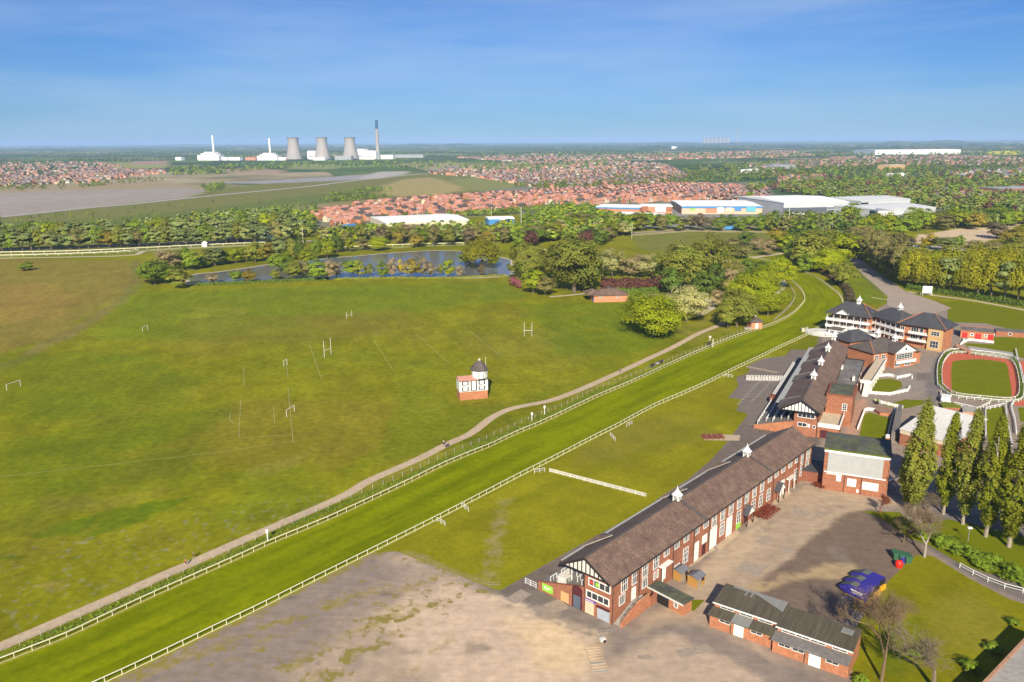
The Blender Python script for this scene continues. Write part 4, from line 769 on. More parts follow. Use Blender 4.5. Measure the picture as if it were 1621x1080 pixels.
# ---- 2. low workshop with two stepped roofs
O, yaw2, L2 = frame_of((1122.5, 991.5), (1343.6, 1070))
b = thing('low_workshop', 'long low red brick workshop with mossy corrugated roofs at the bottom of the yard', 'workshop', O, yaw2)
for k, (x0, x1, dz, dy) in enumerate(((0, 12.3, .0, .0), (12.3, 25.3, -.05, -.9))):
    mb = MB(); mb.box(x0, x1, dy, 2.3 + dy, 0, 2.55 + dz); mb.box(x0, x1, 2.3 + dy, 8.4 + dy, 0, 3.9 + dz); mb.build('wall', 'brick_orange', b)
    mb = MB(); mb.add([(x0 - .3, -.4 + dy, 2.72 + dz), (x1, -.4 + dy, 2.72 + dz), (x1, 2.3 + dy, 3.15 + dz), (x0 - .3, 2.3 + dy, 3.15 + dz), (x0 - .3, -.4 + dy, 2.56 + dz), (x1, -.4 + dy, 2.56 + dz), (x1, 2.3 + dy, 3.0 + dz), (x0 - .3, 2.3 + dy, 3.0 + dz)], [(0, 1, 2, 3), (7, 6, 5, 4), (0, 4, 5, 1), (1, 5, 6, 2), (3, 7, 4, 0)]); lr = mb.build('lower_roof', 'corrugated' if k == 0 else 'concrete_dark', b)
    if k == 0:
        mb = MB(); mb.add([(4.2, -.5, 2.78), (7.6, -.5, 2.78), (7.6, 2.3, 3.22), (4.2, 2.3, 3.22)], [(0, 1, 2, 3)]); mb.build('roof_patch', 'corrugated_grey', lr)
    else:
        mb = MB(); mb.add([(16.6, -1.35, 2.76), (20.4, -1.35, 2.76), (20.4, -1.0, 2.82), (16.6, -1.0, 2.82)], [(0, 1, 2, 3)]); mb.build('roof_patch', 'corrugated_grey', lr)
    mb = MB(); mb.add([(x0 - .3, 2.1 + dy, 4.05 + dz), (x1 + .1, 2.1 + dy, 4.05 + dz), (x1 + .1, 8.8 + dy, 4.75 + dz), (x0 - .3, 8.8 + dy, 4.75 + dz), (x0 - .3, 2.1 + dy, 3.9 + dz), (x1 + .1, 2.1 + dy, 3.9 + dz), (x1 + .1, 8.8 + dy, 4.6 + dz), (x0 - .3, 8.8 + dy, 4.6 + dz)], [(0, 1, 2, 3), (7, 6, 5, 4), (0, 4, 5, 1), (1, 5, 6, 2), (2, 6, 7, 3), (3, 7, 4, 0)]); ur = mb.build('upper_roof', 'corrugated', b)
    mb = MB(); mb.box(x0 - .3, x1 + .1, 1.98 + dy, 2.09 + dy, 3.84 + dz, 4.08 + dz); mb.build('fascia', 'white', ur)
    w = Wall(x0, 2.3 + dy, 1, 0)
    for x in ((1.2, 4.9, 8.5) if k == 0 else (.8, 3.2, 5.9, 9.6)): window(b, w, x, 3.22, x + 2.6, 3.78, 2, 1, .12, 'white_old')
    w = Wall(x0, dy, 1, 0)
    for x in ((1.9, 7.9) if k == 0 else (1.0, 3.4, 9.2)): window(b, w, x, 1.75, x + 2.2, 2.45, 2, 1, .13, 'white_old')
    door(b, w, *((4.9, .05, 6.5, 2.3) if k == 0 else (6.5, .05, 8.3, 2.3)))
    for x in ((4.1,) if k == 0 else (5.6,)): mb = MB(); w.slab(mb, x, x + .12, .1, 2.5, .02, .14); mb.build('drainpipe', 'pipe', b)
    if k == 0:
        mb = MB(); mb.add([(6.6, 8.0, 4.72), (11.9, 5.6, 4.48), (11.9, 8.9, 4.82), (4.6, 8.9, 4.82)], [(0, 1, 2, 3)]); mb.add([(1.5, 8.2, 4.74), (6.4, 8.2, 4.74), (6.4, 8.85, 4.82), (1.5, 8.85, 4.82)], [(0, 1, 2, 3)])
        for x in (4.1, 5.2): mb.add([(x, 6.8, 4.6), (x + .35, 6.8, 4.6), (x + .35, 8.3, 4.76), (x, 8.3, 4.76)], [(0, 1, 2, 3)])
        mb.build('roof_patch', 'corrugated_grey', ur)
    else:
        mb = MB(); mb.box(22.3, 24.3, 5.2, 6.8, 4.55, 4.72); mb.build('rooflight', 'corrugated_grey', ur)

# ---- 3. brick store with the big blank pale panel
O, yaw3, L3 = frame_of((1300.4, 774), (1401.8, 789.8))
b = thing('screen_building', 'square red brick store carrying a large blank pale grey panel', 'building', O, yaw3)
W3, D3, H3 = 15.6, 13.5, 11.0
mb = MB(); mb.box(0, W3, 0, D3, 0, H3); mb.build('wall', 'brick', b)
w = Wall(0, 0, 1, 0)
mb = MB(); w.slab(mb, .9, 14.1, 5.3, 10.6, .03, .22); pn = mb.build('panel', 'offwhite_panel', b)
mb = MB(); w.slab(mb, .2, 15.0, 5.05, 5.3, .02, .35); w.slab(mb, -.1, W3 + .1, 10.65, 11.25, .02, .3); mb.build('panel_frame', 'white', pn)
mb = MB(); mb.box(-.3, W3 + .3, -.3, D3 + .3, H3 + .26, H3 + .36); rf = mb.build('roof', 'roof_felt', b); mb = MB(); mb.box(-.32, W3 + .32, -.34, .5, H3 + .37, H3 + .45); mb.build('mossy_edge', 'hedge_strip', rf)
for x0, z0, x1, z1 in ((3.3, 2.9, 4.5, 4.7), (6.0, 2.0, 8.2, 4.1), (9.7, 1.7, 13.5, 3.8)): mb = MB(); w.slab(mb, x0, x1, z0, z1, 0, .15); mb.build('boarded_window', 'white', b)
mb = MB(); w.slab(mb, 8.4, 9.0, .6, 1.4, 0, .2); mb.build('meter_box', 'white', b)
mb = MB(); w.slab(mb, .8, 4.6, 4.6, 4.8, .02, .25); mb.build('canopy', 'white', b)
for x in (5.3, 9.35): mb = MB(); w.slab(mb, x, x + .12, .1, 4.9, .02, .15); mb.build('drainpipe', 'pipe', b)
mb = MB(); mb.bar((W3 + .1, -.2, 5.2), (W3 + 2.2, 1.3, 6.0), .25); mb.build('bracket', 'white', b)
mb = MB(); mb.box(-6.0, -.05, 3.5, 12, 0, 3.0); mb.build('side_shed', 'brick_dark', b); mb = MB(); mb.box(-6.2, 0, 3.3, 12.2, 3.0, 3.15); mb.build('side_roof', 'slate_grey', b)

# ---- 4. second stand with four cupolas
O4 = P(1269.5, 635, 12.0); O4b = P(1323.2, 531.2, 12.0); O4[2] = 0; dd = O4b - O4; yaw4 = math.atan2(dd[1], dd[0])
b = thing('terrace_grandstand', 'red brick grandstand with four white cupolas along its ridge and white barriered steps', 'grandstand', O4, yaw4)
XL = 88.0
mb = MB(); mb.box(2.5, XL, -4.9, 2.2, 0, 8.2); mb.build('wall', 'brick', b)
mb = MB(); mb.gable(0.2, XL + .5, -5.9, 0, 6.9, 8.45, 12.2, 8.4, .22); rf = mb.build('roof', 'slate_brown', b)
mb = MB(); mb.bar((0.2, 0, 12.28), (XL + .5, 0, 12.28), .34, .16); mb.build('ridge', 'slate_mid', rf)
mb = MB(); mb.box(8, XL - 2, 6.92, 8.9, 7.9, 8.05); mb.build('canopy_edge', 'zinc', rf)
for x, t in ((26.8, 1), (46.0, 1), (67.2, 1), (87.0, 1)): cupola(b, x, 0, 12.2, 1.2)
for x in (6, 36.5, 56.5, 77):
    mb = MB(); mb.add([(x - 4.2, 7.6, 8.3), (x + 4.2, 7.6, 8.3), (x, 6.8, 9.6), (x, 1.6, 11.5), (x - 4.2, 6.2, 8.85), (x + 4.2, 6.2, 8.85)], [(0, 1, 2), (0, 2, 3, 4), (2, 1, 5, 3)]); g = mb.build('cross_gable', 'slate_mid', rf)
    mb = MB(); mb.bar((x, 1.6, 11.56), (x + 4.3, 7.5, 8.42), .2, .14); mb.build('flashing', 'zinc', g)
mb = MB(); mb.extr([(-5.5, 8.2), (0, 11.85), (6.6, 8.1)], 0, .95, 1.1); gp = mb.build('gable_panel', 'white', b)
mb = MB()
for k in range(-5, 7):
    zt = 11.85 - abs(k + .1) * (.66 if k < 0 else .56)
    if zt > 8.4: mb.box(.85, .95, k - .1, k + .12, 8.2, zt)
mb.bar((.9, -5.7, 8.2), (.9, 6.8, 8.15), .12, .3); mb.bar((.15, -5.8, 8.3), (.15, 0, 12.05), .1, .4); mb.bar((.15, 6.8, 8.25), (.15, 0, 12.05), .1, .4); mb.build('timber', 'black', gp)
w = Wall(2.5, 2.2, 0, -1); window(b, w, 1.0, 5.9, 6.2, 7.3, 4, 1, .18); window(b, w, 1.2, 2.9, 4.0, 4.3, 2, 1, .16); window(b, w, 5.6, 2.9, 6.6, 3.9, 1, 1)
for k, (a0, c) in enumerate(((4.2, 'white'),)): mb = MB(); w.slab(mb, a0, a0 + .7, 3.0, 4.1, 0, .1); mb.build('notice_board', c, b)
mb = MB(); mb.tube((2.3, -4.8, 0), (2.3, -4.8, 8.2), .1); mb.build('drainpipe', 'pipe', b)
mb = MB(); nst = 10
for i in range(nst): mb.box(2.8, XL - 4, 2.2 + 1.15 * i, 2.2 + 1.15 * (i + 1), 0, 4.2 - .36 * i)
mb.build('terrace_steps', 'concrete_dark', b)
mb = MB(); mb.extr([(2.2, 0), (14.2, 0), (14.2, 1.2), (2.2, 4.4)], 0, 2.4, 2.8); mb.box(30, 30.3, 9, 13.8, 0, 2.6); mb.build('terrace_wall', 'brick_orange', b)
mb = MB(); mb.box(30.0, 33.0, 12.6, 14.2, 0, 2.8); mb.build('terrace_hut', 'brick_dark', b)
for i in range(5):
    for x in np.arange(4.5, 82, (3.4, 3.4, 3.4, 3.6, 3.0)[i]):
        if i < 2 and x > 12: continue
        if i == 2 and x > 24: continue
        y = 4.2 + i * 2.3; z = 4.2 - .36 * int((y - 2.2) / 1.15); x = x + (i % 2) * 1.6
        mb = MB(); mb.bar((x, y, z), (x, y, z + 1.1), .14); mb.bar((x + 2.4, y, z), (x + 2.4, y, z + 1.1), .14); mb.bar((x, y, z + 1.1), (x + 2.4, y, z + 1.1), .16); mb.bar((x, y, z + .6), (x + 2.4, y, z + .6), .08); mb.build('crush_barrier', 'white', b)
mb = MB(); mb.box(31, XL - 4, 13.9, 14.3, 0, 1.7); mb.box(31, XL - 4, 13.8, 14.4, 1.7, 1.85); mb.build('front_screen', 'white_old', b)
for x in np.arange(12, XL, 9): mb = MB(); mb.tube((x, 6.6, 3), (x, 6.6, 8.3), .1); mb.build('roof_post', 'white_old', b)
# wings towards the paddock
mb = MB(); mb.box(3.0, 12.5, -11.0, -4.9, 0, 3.6); mb.build('terrace_room', 'brick', b)
mb = MB(); mb.box(2.9, 24, -11.1, -4.9, 3.6, 3.8); mb.build('roof_deck', 'cream_deck', b)
mb = MB(); mb.box(12.5, 24, -10.8, -4.9, 0, 3.6); mb.build('terrace_room', 'brick_orange', b)
solid_balcony(b, [(2.9, -4.9), (2.9, -11.1), (24, -11.1)], 3.8, 1.1)
w = Wall(3.0, -4.9, 0, -1); door(b, w, 1.0, .1, 3.0, 2.5, 'maroon')
mb = MB(); mb.box(17.2, 31, -13.2, -5.4, 0, 9.9); mb.build('stair_tower', 'brick', b); mb = MB(); mb.box(17.0, 31.2, -13.4, -5.2, 9.9, 10.25); mb.box(17.6, 30.6, -12.8, -5.8, 10.25, 10.3); mb.build('tower_parapet', 'brick_dark', b)
mb = MB(); mb.box(17.6, 30.6, -12.8, -5.8, 10.30, 10.34); mb.build('tower_roof', 'roof_felt', b)
w = Wall(17.2, -5.4, 0, -1); window(b, w, 4.9, 5.2, 6.4, 7.6, 2, 3, .16, label='tall white framed window high on the blank stair tower')
mb = MB(); mb.box(31, 76, -12.2, -4.9, 0, 6.8); mb.build('rear_wing', 'brick', b)
mb = MB(); mb.box(30.9, 48, -12.4, -5.8, 6.8, 7.0); mb.build('flat_roof', 'roof_flat_grey', b); mb = MB(); mb.box(48, 76.2, -12.4, -5.8, 6.95, 7.25); mb.build('flat_roof', 'roof_flat_grey', b)
mb = MB(); mb.box(76.2, 76.5, -12.5, -5.8, 6.8, 7.7); mb.box(30.9, 76, -12.6, -12.4, 6.8, 7.35); mb.build('parapet', 'black_soft', b)
for x, y in ((46.5, -11.5), (60, -6.4)): mb = MB(); mb.box(x, x + 2.4, y, y + .8, 7.2, 8.5); mb.build('chimney', 'white_old', b)
w = Wall(31, -12.2, 1, 0)
for x in (4, 12, 20, 28, 36): window(b, w, x, 4.0, x + 1.6, 5.9, 2, 2)

# ---- footbridge-like roof deck between the stands and the pavilion
Q1 = P(1362.5, 605, 4); Q2 = P(1387.5, 568.75, 4); dq = Q2 - Q1; byaw = math.atan2(dq[1], dq[0]); Q1[2] = 0
b = thing('raised_walkway', 'raised walkway with a pale sanded deck and white rails beside the paddock lawns', 'walkway', Q1, byaw)
Lb = math.hypot(dq[0], dq[1])
mb = MB(); mb.box(0, Lb + 1, -3.6, 0.2, 3.7, 4.0); mb.build('deck', 'cream_deck', b)
mb = MB()
for x in np.arange(.5, Lb, 5): mb.box(x, x + .4, -3.4, -3.0, 0, 3.7); mb.box(x, x + .4, -.4, 0, 0, 3.7)
mb.build('pier', 'white_old', b)
mb = MB(); mb.box(4, Lb, -.2, 0.1, 0, 3.7); mb.build('wall', 'brick_orange', b)
solid_balcony(b, [(0, .2), (0, -3.6), (Lb + 1, -3.6)], 4.0, 1.0)
mb = MB()
for k in range(12): mb.box(-.35 * (k + 1), -.35 * k, -3.3, -1.3, 0, 4.0 - .33 * (k + 1))
mb.build('stair', 'white_old', b)

# ---- 5. the finishing pavilion with three white balconied storeys
A3 = P(1308.6, 493.7, 10); B3 = P(1377.3, 502.8, 10); d3 = B3 - A3; yaw5 = math.atan2(d3[1], d3[0]); A3[2] = 0; L3 = math.hypot(d3[0], d3[1])
b = thing('balcony_pavilion', 'three storey pavilion of stacked white balconies under a steep grey roof beside the track bend', 'pavilion', A3, yaw5)
def pavilion(b, L_, D_, hs, roofm, ze, zr, over=.8, brickm='brick_orange', left=True, ridge=None):
    mb = MB(); mb.box(1.8, L_ - .5, 2.2, D_ - .5, 0, ze - .3); mb.build('wall', brickm, b)
    for z in hs:
        mb = MB(); mb.box(0, L_, 0, D_ - 1, z - .25, z); mb.build('balcony_floor', 'white_old', b)
        solid_balcony(b, ([(0, D_ - 2)] if left else []) + [(0, 0), (L_, 0)], z, 1.05)
        w = Wall(1.8, 2.2, 1, 0); n = int((L_ - 3) / 3)
        for k in range(n): window(b, w, .6 + k * 3, z + .1, 2.9 + k * 3, z + 2.2, 3, 1, .12)
        if left:
            w2 = Wall(1.8, D_ - .5, 0, -1)
            for k in range(int((D_ - 4) / 3)): window(b, w2, .6 + k * 3, z + .1, 2.9 + k * 3, z + 2.2, 3, 1, .12)
    for x in np.arange(.3, L_, 3.1): mb = MB(); mb.box(x, x + .18, .1, .28, .1, ze - .3); mb.build('balcony_post', 'white', b)
    mb = MB(); mb.hip(0, L_, 0, D_, ze, zr, over); rf = mb.build('roof', roofm, b); return rf
rf = pavilion(b, L3, 13, (3.2, 6.4), 'slate_grey', 9.9, 15.0)
mb = MB(); x = 7.5; mb.add([(x - 3, -.9, 9.9), (x + 3, -.9, 9.9), (x, -.9, 12.0)], [(0, 1, 2)]); mb.build('gablet', 'white', rf)
mb = MB(); mb.add([(x - 3.3, -1.1, 9.8), (x, -1.1, 12.2), (x, 5.2, 12.6), (x + 3.3, -1.1, 9.8)], [(0, 1, 2), (1, 3, 2)]); g_ = mb.build('gablet_roof', 'slate_grey', rf); mb = MB(); mb.bar((x, -1.1, 12.3), (x + 3.4, -1.1, 9.9), .15); mb.bar((x, 5.2, 12.7), (x + 3.2, -.9, 10.0), .2); mb.build('flashing', 'zinc', g_)
mb = MB(); hx = 13 / 2; mb.bar((L3 + .8, -.8, 9.95), (L3 - hx + .8, 6.5, 15.1), .25); mb.bar((L3 + .8, 13.8, 9.95), (L3 - hx + .8, 6.5, 15.1), .25); mb.build('hip_tiles', 'ridge_tile', rf)
cupola(b, L3 - hx - 1.0, 6.5, 15.0, 1.35)
# ground floor bay and the veranda
mb = MB(); mb.box(3, 14, -4, 2, 0, 2.9); mb.build('veranda_room', 'white_old', b); w = Wall(3, -4, 1, 0)
for x in (.8, 4.2, 7.4): window(b, w, x, .8, x + 2.4, 2.4, 3, 1, .12, glass='glass_blue')
mb = MB(); mb.hip(3, 9.6, -4, 0, 3.0, 4.0, .4); mb.build('veranda_roof', 'slate_mid', b)
mb = MB(); mb.add([(9.4, -4.6, 3.0), (15, -4.6, 3.0), (12.2, -4.6, 4.6)], [(0, 1, 2)]); mb.add([(9.2, -4.8, 2.9), (12.2, -4.8, 4.8), (12.2, 1, 4.8), (9.2, 1, 2.9), (15.2, -4.8, 2.9), (15.2, 1, 2.9)], [(0, 1, 2, 3), (1, 4, 5, 2)]); mb.build('veranda_gable', 'white', b)
mb = MB(); mb.box(14.5, L3 - 1, -7, 1.5, 0, 3.0); mb.build('terrace_room', 'brick_orange', b); mb = MB(); mb.box(14.3, L3 - .8, -7.2, 1.5, 3.0, 3.2); mb.build('roof_deck', 'cream_deck', b); solid_balcony(b, [(14.3, 1), (14.3, -7.2), (L3 - .8, -7.2)], 3.2, 1.1)

# ---- 6. the corner pavilion, right of it
A4 = P(1377.9, 498.2, 10); B4 = P(1424, 511, 10); d4 = B4 - A4; yaw6 = math.atan2(d4[1], d4[0]); A4[2] = 0; L4 = math.hypot(d4[0], d4[1])
b = thing('corner_pavilion', 'three storey pavilion with grey hipped roofs and a yellow brick end bay', 'pavilion', A4, yaw6)
rf = pavilion(b, L4, 12, (3.2, 6.4), 'slate_grey', 9.9, 14.4, left=False)
cupola(b, L4 * .62, 6.2, 14.2, 1.3)
C4 = P(1423.9, 511.2, 10); E4 = P(1495.9, 522.2, 10); dl = E4 - C4; Lr = math.hypot(dl[0], dl[1]); yw = math.atan2(dl[1], dl[0]) - yaw6
# right hand wing is built in the same frame, turned
def turned(x, y, z): return (L4 + x * math.cos(yw) - y * math.sin(yw), x * math.sin(yw) + y * math.cos(yw), z)
class TW(MB):
    def add(s, vs, fs): return MB.add(s, [turned(*p) for p in vs], fs)
mb = TW(); mb.box(0, Lr - .8, .8, 13, 0, 9.7); mb.build('wall', 'brick_orange', b)
mb = TW(); mb.hip(0, Lr, 0, 14, 9.95, 14.9, .8); rf2 = mb.build('roof', 'slate_grey', b)
mb = TW(); c_ = min(Lr, 14) / 2; mb.bar((-.8, -.8, 10.0), (c_, c_, 15.0), .28); mb.bar((Lr + .8, -.8, 10.0), (Lr - c_, c_, 15.0), .28); mb.build('hip_tiles', 'ridge_tile', rf2)
mb = TW(); mb.box(Lr - 6.5, Lr - .6, -.4, .8, 0, 9.6); bay = mb.build('end_bay', 'brick_yellow', b)
class WT(Wall):
    def p(s, a, out, z): q = Wall.p(s, a, out, z); return turned(*q)
w = WT(Lr - 6.5, -.4, 1, 0); window(b, w, 1.2, 6.6, 4.8, 8.6, 3, 2); window(b, w, 1.2, 1.2, 4.8, 4.4, 3, 2)
w = WT(0, .8, 1, 0)
for z in (3.2, 6.4):
    mb = TW(); mb.box(4.6, Lr - 6.6, -1.4, .8, z - .25, z); mb.build('balcony_floor', 'white_old', b)
    mb = TW()
    for x0, x1, y in ((4.6, Lr - 6.6, -1.4),): mb.box(x0, x1, y - .1, y, z + .05, z + .85); mb.box(x0 - .05, x1 + .05, y - .13, y + .03, z + .92, z + 1.05)
    mb.build('balcony_front', 'white', b); window(b, w, 4.9, z + .1, 8.2, z + 2.3, 3, 1); window(b, w, 8.6, z + .1, 10.2, z + 2.3, 1, 1)
window(b, w, .4, 3.4, 2.2, 5.4, 2, 1); window(b, w, .4, 6.8, 2.2, 8.6, 2, 1)
mb = TW(); mb.box(-1.2, 2.4, -1.0, .8, 6.15, 6.4); mb.box(-1.2, 2.4, -1.1, -1.0, 6.4, 7.4); mb.box(-1.2, 2.4, -1.0, .8, 2.95, 3.2); mb.box(-1.2, 2.4, -1.1, -1.0, 3.2, 4.2); mb.build('balcony_front', 'white', b)

# ---- 7. the weighing-room pavilion with crossing roofs
A5 = P(1385.7, 555.9, 6.5); A5[2] = 0
F1 = P(1417.5, 559.8, 6.5); F2 = P(1451.9, 554.6, 6.5); F1[2] = F2[2] = 0; df = F2 - F1; yaw7 = math.atan2(df[1], df[0]); Lf = math.hypot(df[0], df[1])
b = thing('weighing_pavilion', 'two storey brick pavilion with a white boarded gable, two white cupolas and crossing brown roofs', 'pavilion', F1, yaw7)
ia = A5 - F1; lx = ia[0] * math.cos(-yaw7) - ia[1] * math.sin(-yaw7); ly = ia[0] * math.sin(-yaw7) + ia[1] * math.cos(-yaw7)
mb = MB(); mb.box(.5, Lf - .5, .6, 16, 0, 6.3); mb.build('wall', 'brick_orange', b)
mb = MB(); mb.box(-7.5, .5, 4.0, 17, 0, 6.3); mb.build('side_wing', 'brick_orange', b)
mb = MB(); mb.add([(-.4, -.3, 6.4), (Lf + .4, -.3, 6.4), (Lf / 2, -.3, 10.0), (-.4, 17, 6.4), (Lf + .4, 17, 6.4), (Lf / 2, 13, 10.0)], [(0, 2, 5, 3), (2, 1, 4, 5), (3, 5, 4)]); rf = mb.build('roof', 'slate_mid', b)
mb = MB(); mb.add([(-8.2, 3.2, 6.4), (Lf / 2, 3.2, 6.4), (Lf / 2, 10.0, 10.0), (-3.5, 10.0, 10.0), (-8.2, 17.6, 6.4), (Lf / 2, 17.6, 6.4)], [(0, 1, 2, 3), (0, 3, 4), (3, 2, 5, 4)]); mb.build('side_roof', 'slate_mid', rf)
mb = MB(); mb.bar((-8.2, 3.2, 6.5), (-3.5, 10, 10.1), .25); mb.build('hip_tiles', 'ridge_tile', rf)
mb = MB(); mb.add([(0, .2, 6.2), (Lf, .2, 6.2), (Lf / 2, .2, 9.6)], [(0, 1, 2)]); gp = mb.build('gable_board', 'white', b); mb = MB(); mb.lathe(Lf / 2, .1, [(.01, 7.4)], 8); mb.box(Lf / 2 - .5, Lf / 2 + .5, .08, .18, 7.2, 8.2); mb.build('gable_vent', 'glass_blue', gp)
cupola(b, Lf / 2, 6.0, 9.9, 1.25); cupola(b, Lf / 2 + .5, 15.0, 10.0, 1.25)
w = Wall(.5, .6, 1, 0); window(b, w, .8, 3.4, Lf - 2.2, 5.9, 6, 3, .16); solid_balcony(b, [(.6, -.4), (Lf - .6, -.4)], 2.3, 1.0)
mb = MB(); mb.box(.6, Lf - .6, -.4, .6, 2.1, 2.3); mb.build('balcony_floor', 'white_old', b)
window(b, w, .6, .5, 3.2, 1.8, 2, 1, glass='glass_blue'); window(b, w, 6, .5, 9.4, 1.8, 2, 1, glass='glass_blue')
w = Wall(-7.5, 4, 1, 0); window(b, w, .8, 3.4, 3.0, 5.4, 2, 2); window(b, w, 4.4, 3.4, 6.6, 5.4, 2, 2); door(b, w, 3.0, .05, 6.8, 2.6, 'black', 'wide dark passage opening')
mb = MB(); mb.add([(Lf - 1, 2, 5.6), (Lf + 6, 2, 4.6), (Lf + 6, 15, 4.6), (Lf - 1, 15, 7.0)], [(0, 1, 2, 3)]); mb.build('lean_to_roof', 'slate_brown', rf); mb = MB(); mb.box(Lf - .5, Lf + 5.5, 2.5, 14.5, 0, 4.4); mb.build('lean_to', 'brick_orange', b)
# grey gabled wing behind it
mb = MB(); mb.hip(-5, 9, 18.5, 28, 7.6, 11.4, .6); mb.build('rear_roof', 'slate_grey', b); mb = MB(); mb.box(-4.6, 8.6, 19, 27.6, 0, 7.5); mb.build('rear_wing', 'brick_orange', b)
# ---- 8. plain brick block in front of the balcony pavilion
A8 = P(1350.5, 555.5); b = thing('brick_link_block', 'plain red brick link block with a white railed roof deck and one round headed window', 'building', A8, math.atan2(*(P(1380, 556) - A8)[[1, 0]]))
mb = MB(); mb.box(0, 8.2, 0, 9, 0, 6.4); mb.box(8.2, 13, -4, 6, 0, 5.0); mb.build('wall', 'brick_orange', b); mb = MB(); mb.box(-.2, 8.4, -.2, 9, 6.4, 6.6); mb.build('roof_deck', 'cream_deck', b); solid_balcony(b, [(-.2, 9), (-.2, -.2), (8.4, -.2), (8.4, 8)], 6.6, 1.15)
w = Wall(0, 0, 1, 0); window(b, w, 1.2, 3.2, 2.8, 5.2, 2, 2, .2); mb = MB(); w.slab(mb, 4.6, 4.9, .2, 6.3, .02, .2); mb.build('drainpipe', 'white', b)
mb = MB(); mb.box(-6, 0, 1, 7, 0, 2.4); mb.build('low_wall', 'brick_orange', b)

# ---- 9. toilets with red doors
O, yw9, L9 = frame_of((1520, 534), (1572, 539))
b = thing('toilet_block', 'low brick toilet block with red doors and a grey flat roof by the paddock', 'toilet block', O, yw9)
mb = MB(); mb.box(0, L9, 0, 9, 0, 3.4); mb.build('wall', 'brick_pink', b); mb = MB(); mb.box(-.2, L9 + .2, -.2, 9.2, 3.4, 3.55); mb.build('roof', 'roof_flat_grey', b)
mb = MB(); mb.box(-.25, L9 + .25, -.3, -.2, 3.1, 3.65); mb.box(-.25, L9 + .25, 9.2, 9.5, 3.3, 3.9); mb.build('fascia', 'brick', b)
w = Wall(0, 0, 1, 0); 
for a0, a1 in ((.7, 2.7), (6.0, 6.9), (7.3, 8.2), (11.2, 13.0)): door(b, w, a0, .05, a1, 2.4, 'red_door')
for a0 in (3.9, 9.4): window(b, w, a0, 1.2, a0 + 1.4, 2.4, 1, 1, .25)
b2 = thing('rear_store', 'long low brick store with a grey flat roof running right from the red doored toilets', 'store', P(1576, 532), yw9 + .12); mb = MB(); mb.box(0, 22, 0, 6, 0, 2.4); mb.build('wall', 'brick', b2); mb = MB(); mb.box(-.2, 22, -.2, 6.2, 2.4, 2.6); mb.build('roof', 'roof_flat_grey', b2); w = Wall(0, 0, 1, 0); window(b2, w, 5, .8, 6.5, 2, 1, 1)

# ---- 10. the white roofed hall behind the poplars
C1 = P(1423.75, 678.75, 5)[:2]; C2 = P(1432.5, 633.75, 8.)[:2]; O = np.array([*C1, 0])
e1 = P(1510, 702.5, 5)[:2] - C1; yw10 = math.atan2(e1[1], e1[0]); L10 = np.linalg.norm(e1)
b = thing('white_roofed_hall', 'hall with a plain sloping white sheet roof behind the poplars', 'hall', O, yw10)
mb = MB(); mb.box(.3, L10 - .3, .3, 20, 0, 4.8); mb.build('wall', 'brick', b); mb = MB(); mb.box(.2, L10 - .2, .2, .3, 3.6, 5.0); mb.build('fascia', 'cream', b)
mb = MB(); mb.add([(0, 0, 5.0), (L10, 0, 5.0), (L10 + .5, 20.5, 8.0), (0, 20.5, 8.0), (0, 0, 4.85), (L10, 0, 4.85), (L10 + .5, 20.5, 7.8), (0, 20.5, 7.8)], [(0, 1, 2, 3), (7, 6, 5, 4), (0, 4, 5, 1), (1, 5, 6, 2), (2, 6, 7, 3), (3, 7, 4, 0)]); mb.build('roof', 'white_old', b)
mb = MB(); mb.add([(.3, .3, 4.8), (.3, 20, 4.8), (.3, 20, 7.7), (L10 - .3, .3, 4.8), (L10 - .3, 20, 4.8), (L10 - .3, 20, 7.7)], [(0, 1, 2), (3, 5, 4), (1, 4, 5, 2)]); mb.build('side_cladding', 'offwhite_panel', b)

# ---- 11. judge's tower in the meadow
O = P(728, 634.4); b = thing('judges_tower', 'black and white timbered judges tower on a red brick base, alone in the meadow', 'tower', O, math.radians(14.5))
X1, Y1 = 10.3, 5.6
mb = MB(); mb.box(0, X1, 0, Y1, 0, 3.1); mb.build('base', 'brick_orange', b)
mb = MB(); mb.box(-.05, X1 + .05, -.05, Y1 + .05, 3.1, 7.1); up = mb.build('upper_wall', 'white', b)
mb = MB(); w = Wall(0, -.05, 1, 0)
for a0, a1, z0, z1 in ((.9, 3.3, 3.3, 4.9), (.9, 3.3, 5.5, 6.95), (4.0, 6.3, 3.3, 6.95), (6.9, 9.3, 3.4, 4.9), (6.9, 9.3, 5.4, 6.95)):
    w.slab(mb, a0, a0 + .42, z0, z1, 0, .06); w.slab(mb, a1 - .42, a1, z0, z1, 0, .06); w.slab(mb, a0 + .42, a1 - .42, z0, z0 + .22, 0, .055)
    if z1 - z0 < 2: w.slab(mb, a0 + .42, a1 - .42, z1 - .12, z1, 0, .055)
w.slab(mb, 0, X1, 6.95, 7.2, 0, .07); mb.build('timber', 'black', up)
for a0, z0, a1, z1 in ((1.4, 3.6, 2.8, 4.7), (4.5, 3.7, 5.8, 6.7), (7.4, 3.7, 8.8, 4.8), (7.4, 5.7, 8.8, 6.7), (1.4, 5.8, 2.8, 6.7)): window(b, w, a0, z0, a1, z1, 4, 2, .2, glass='cloth_white')
mb = MB(); mb.extr([(-.2, 7.15), (5.8, 7.15), (5.8, 7.3), (2.8, 8.3), (-.2, 7.3)], 0, -.3, 6.4); mb.build('roof', 'terracotta', b)
tx, ty = 7.9, 2.7
mb = MB(); mb.cone(tx, ty, 7.1, 10.4, 2.85, 2.85, 8, math.pi / 8); tw = mb.build('tower_room', 'white', b)
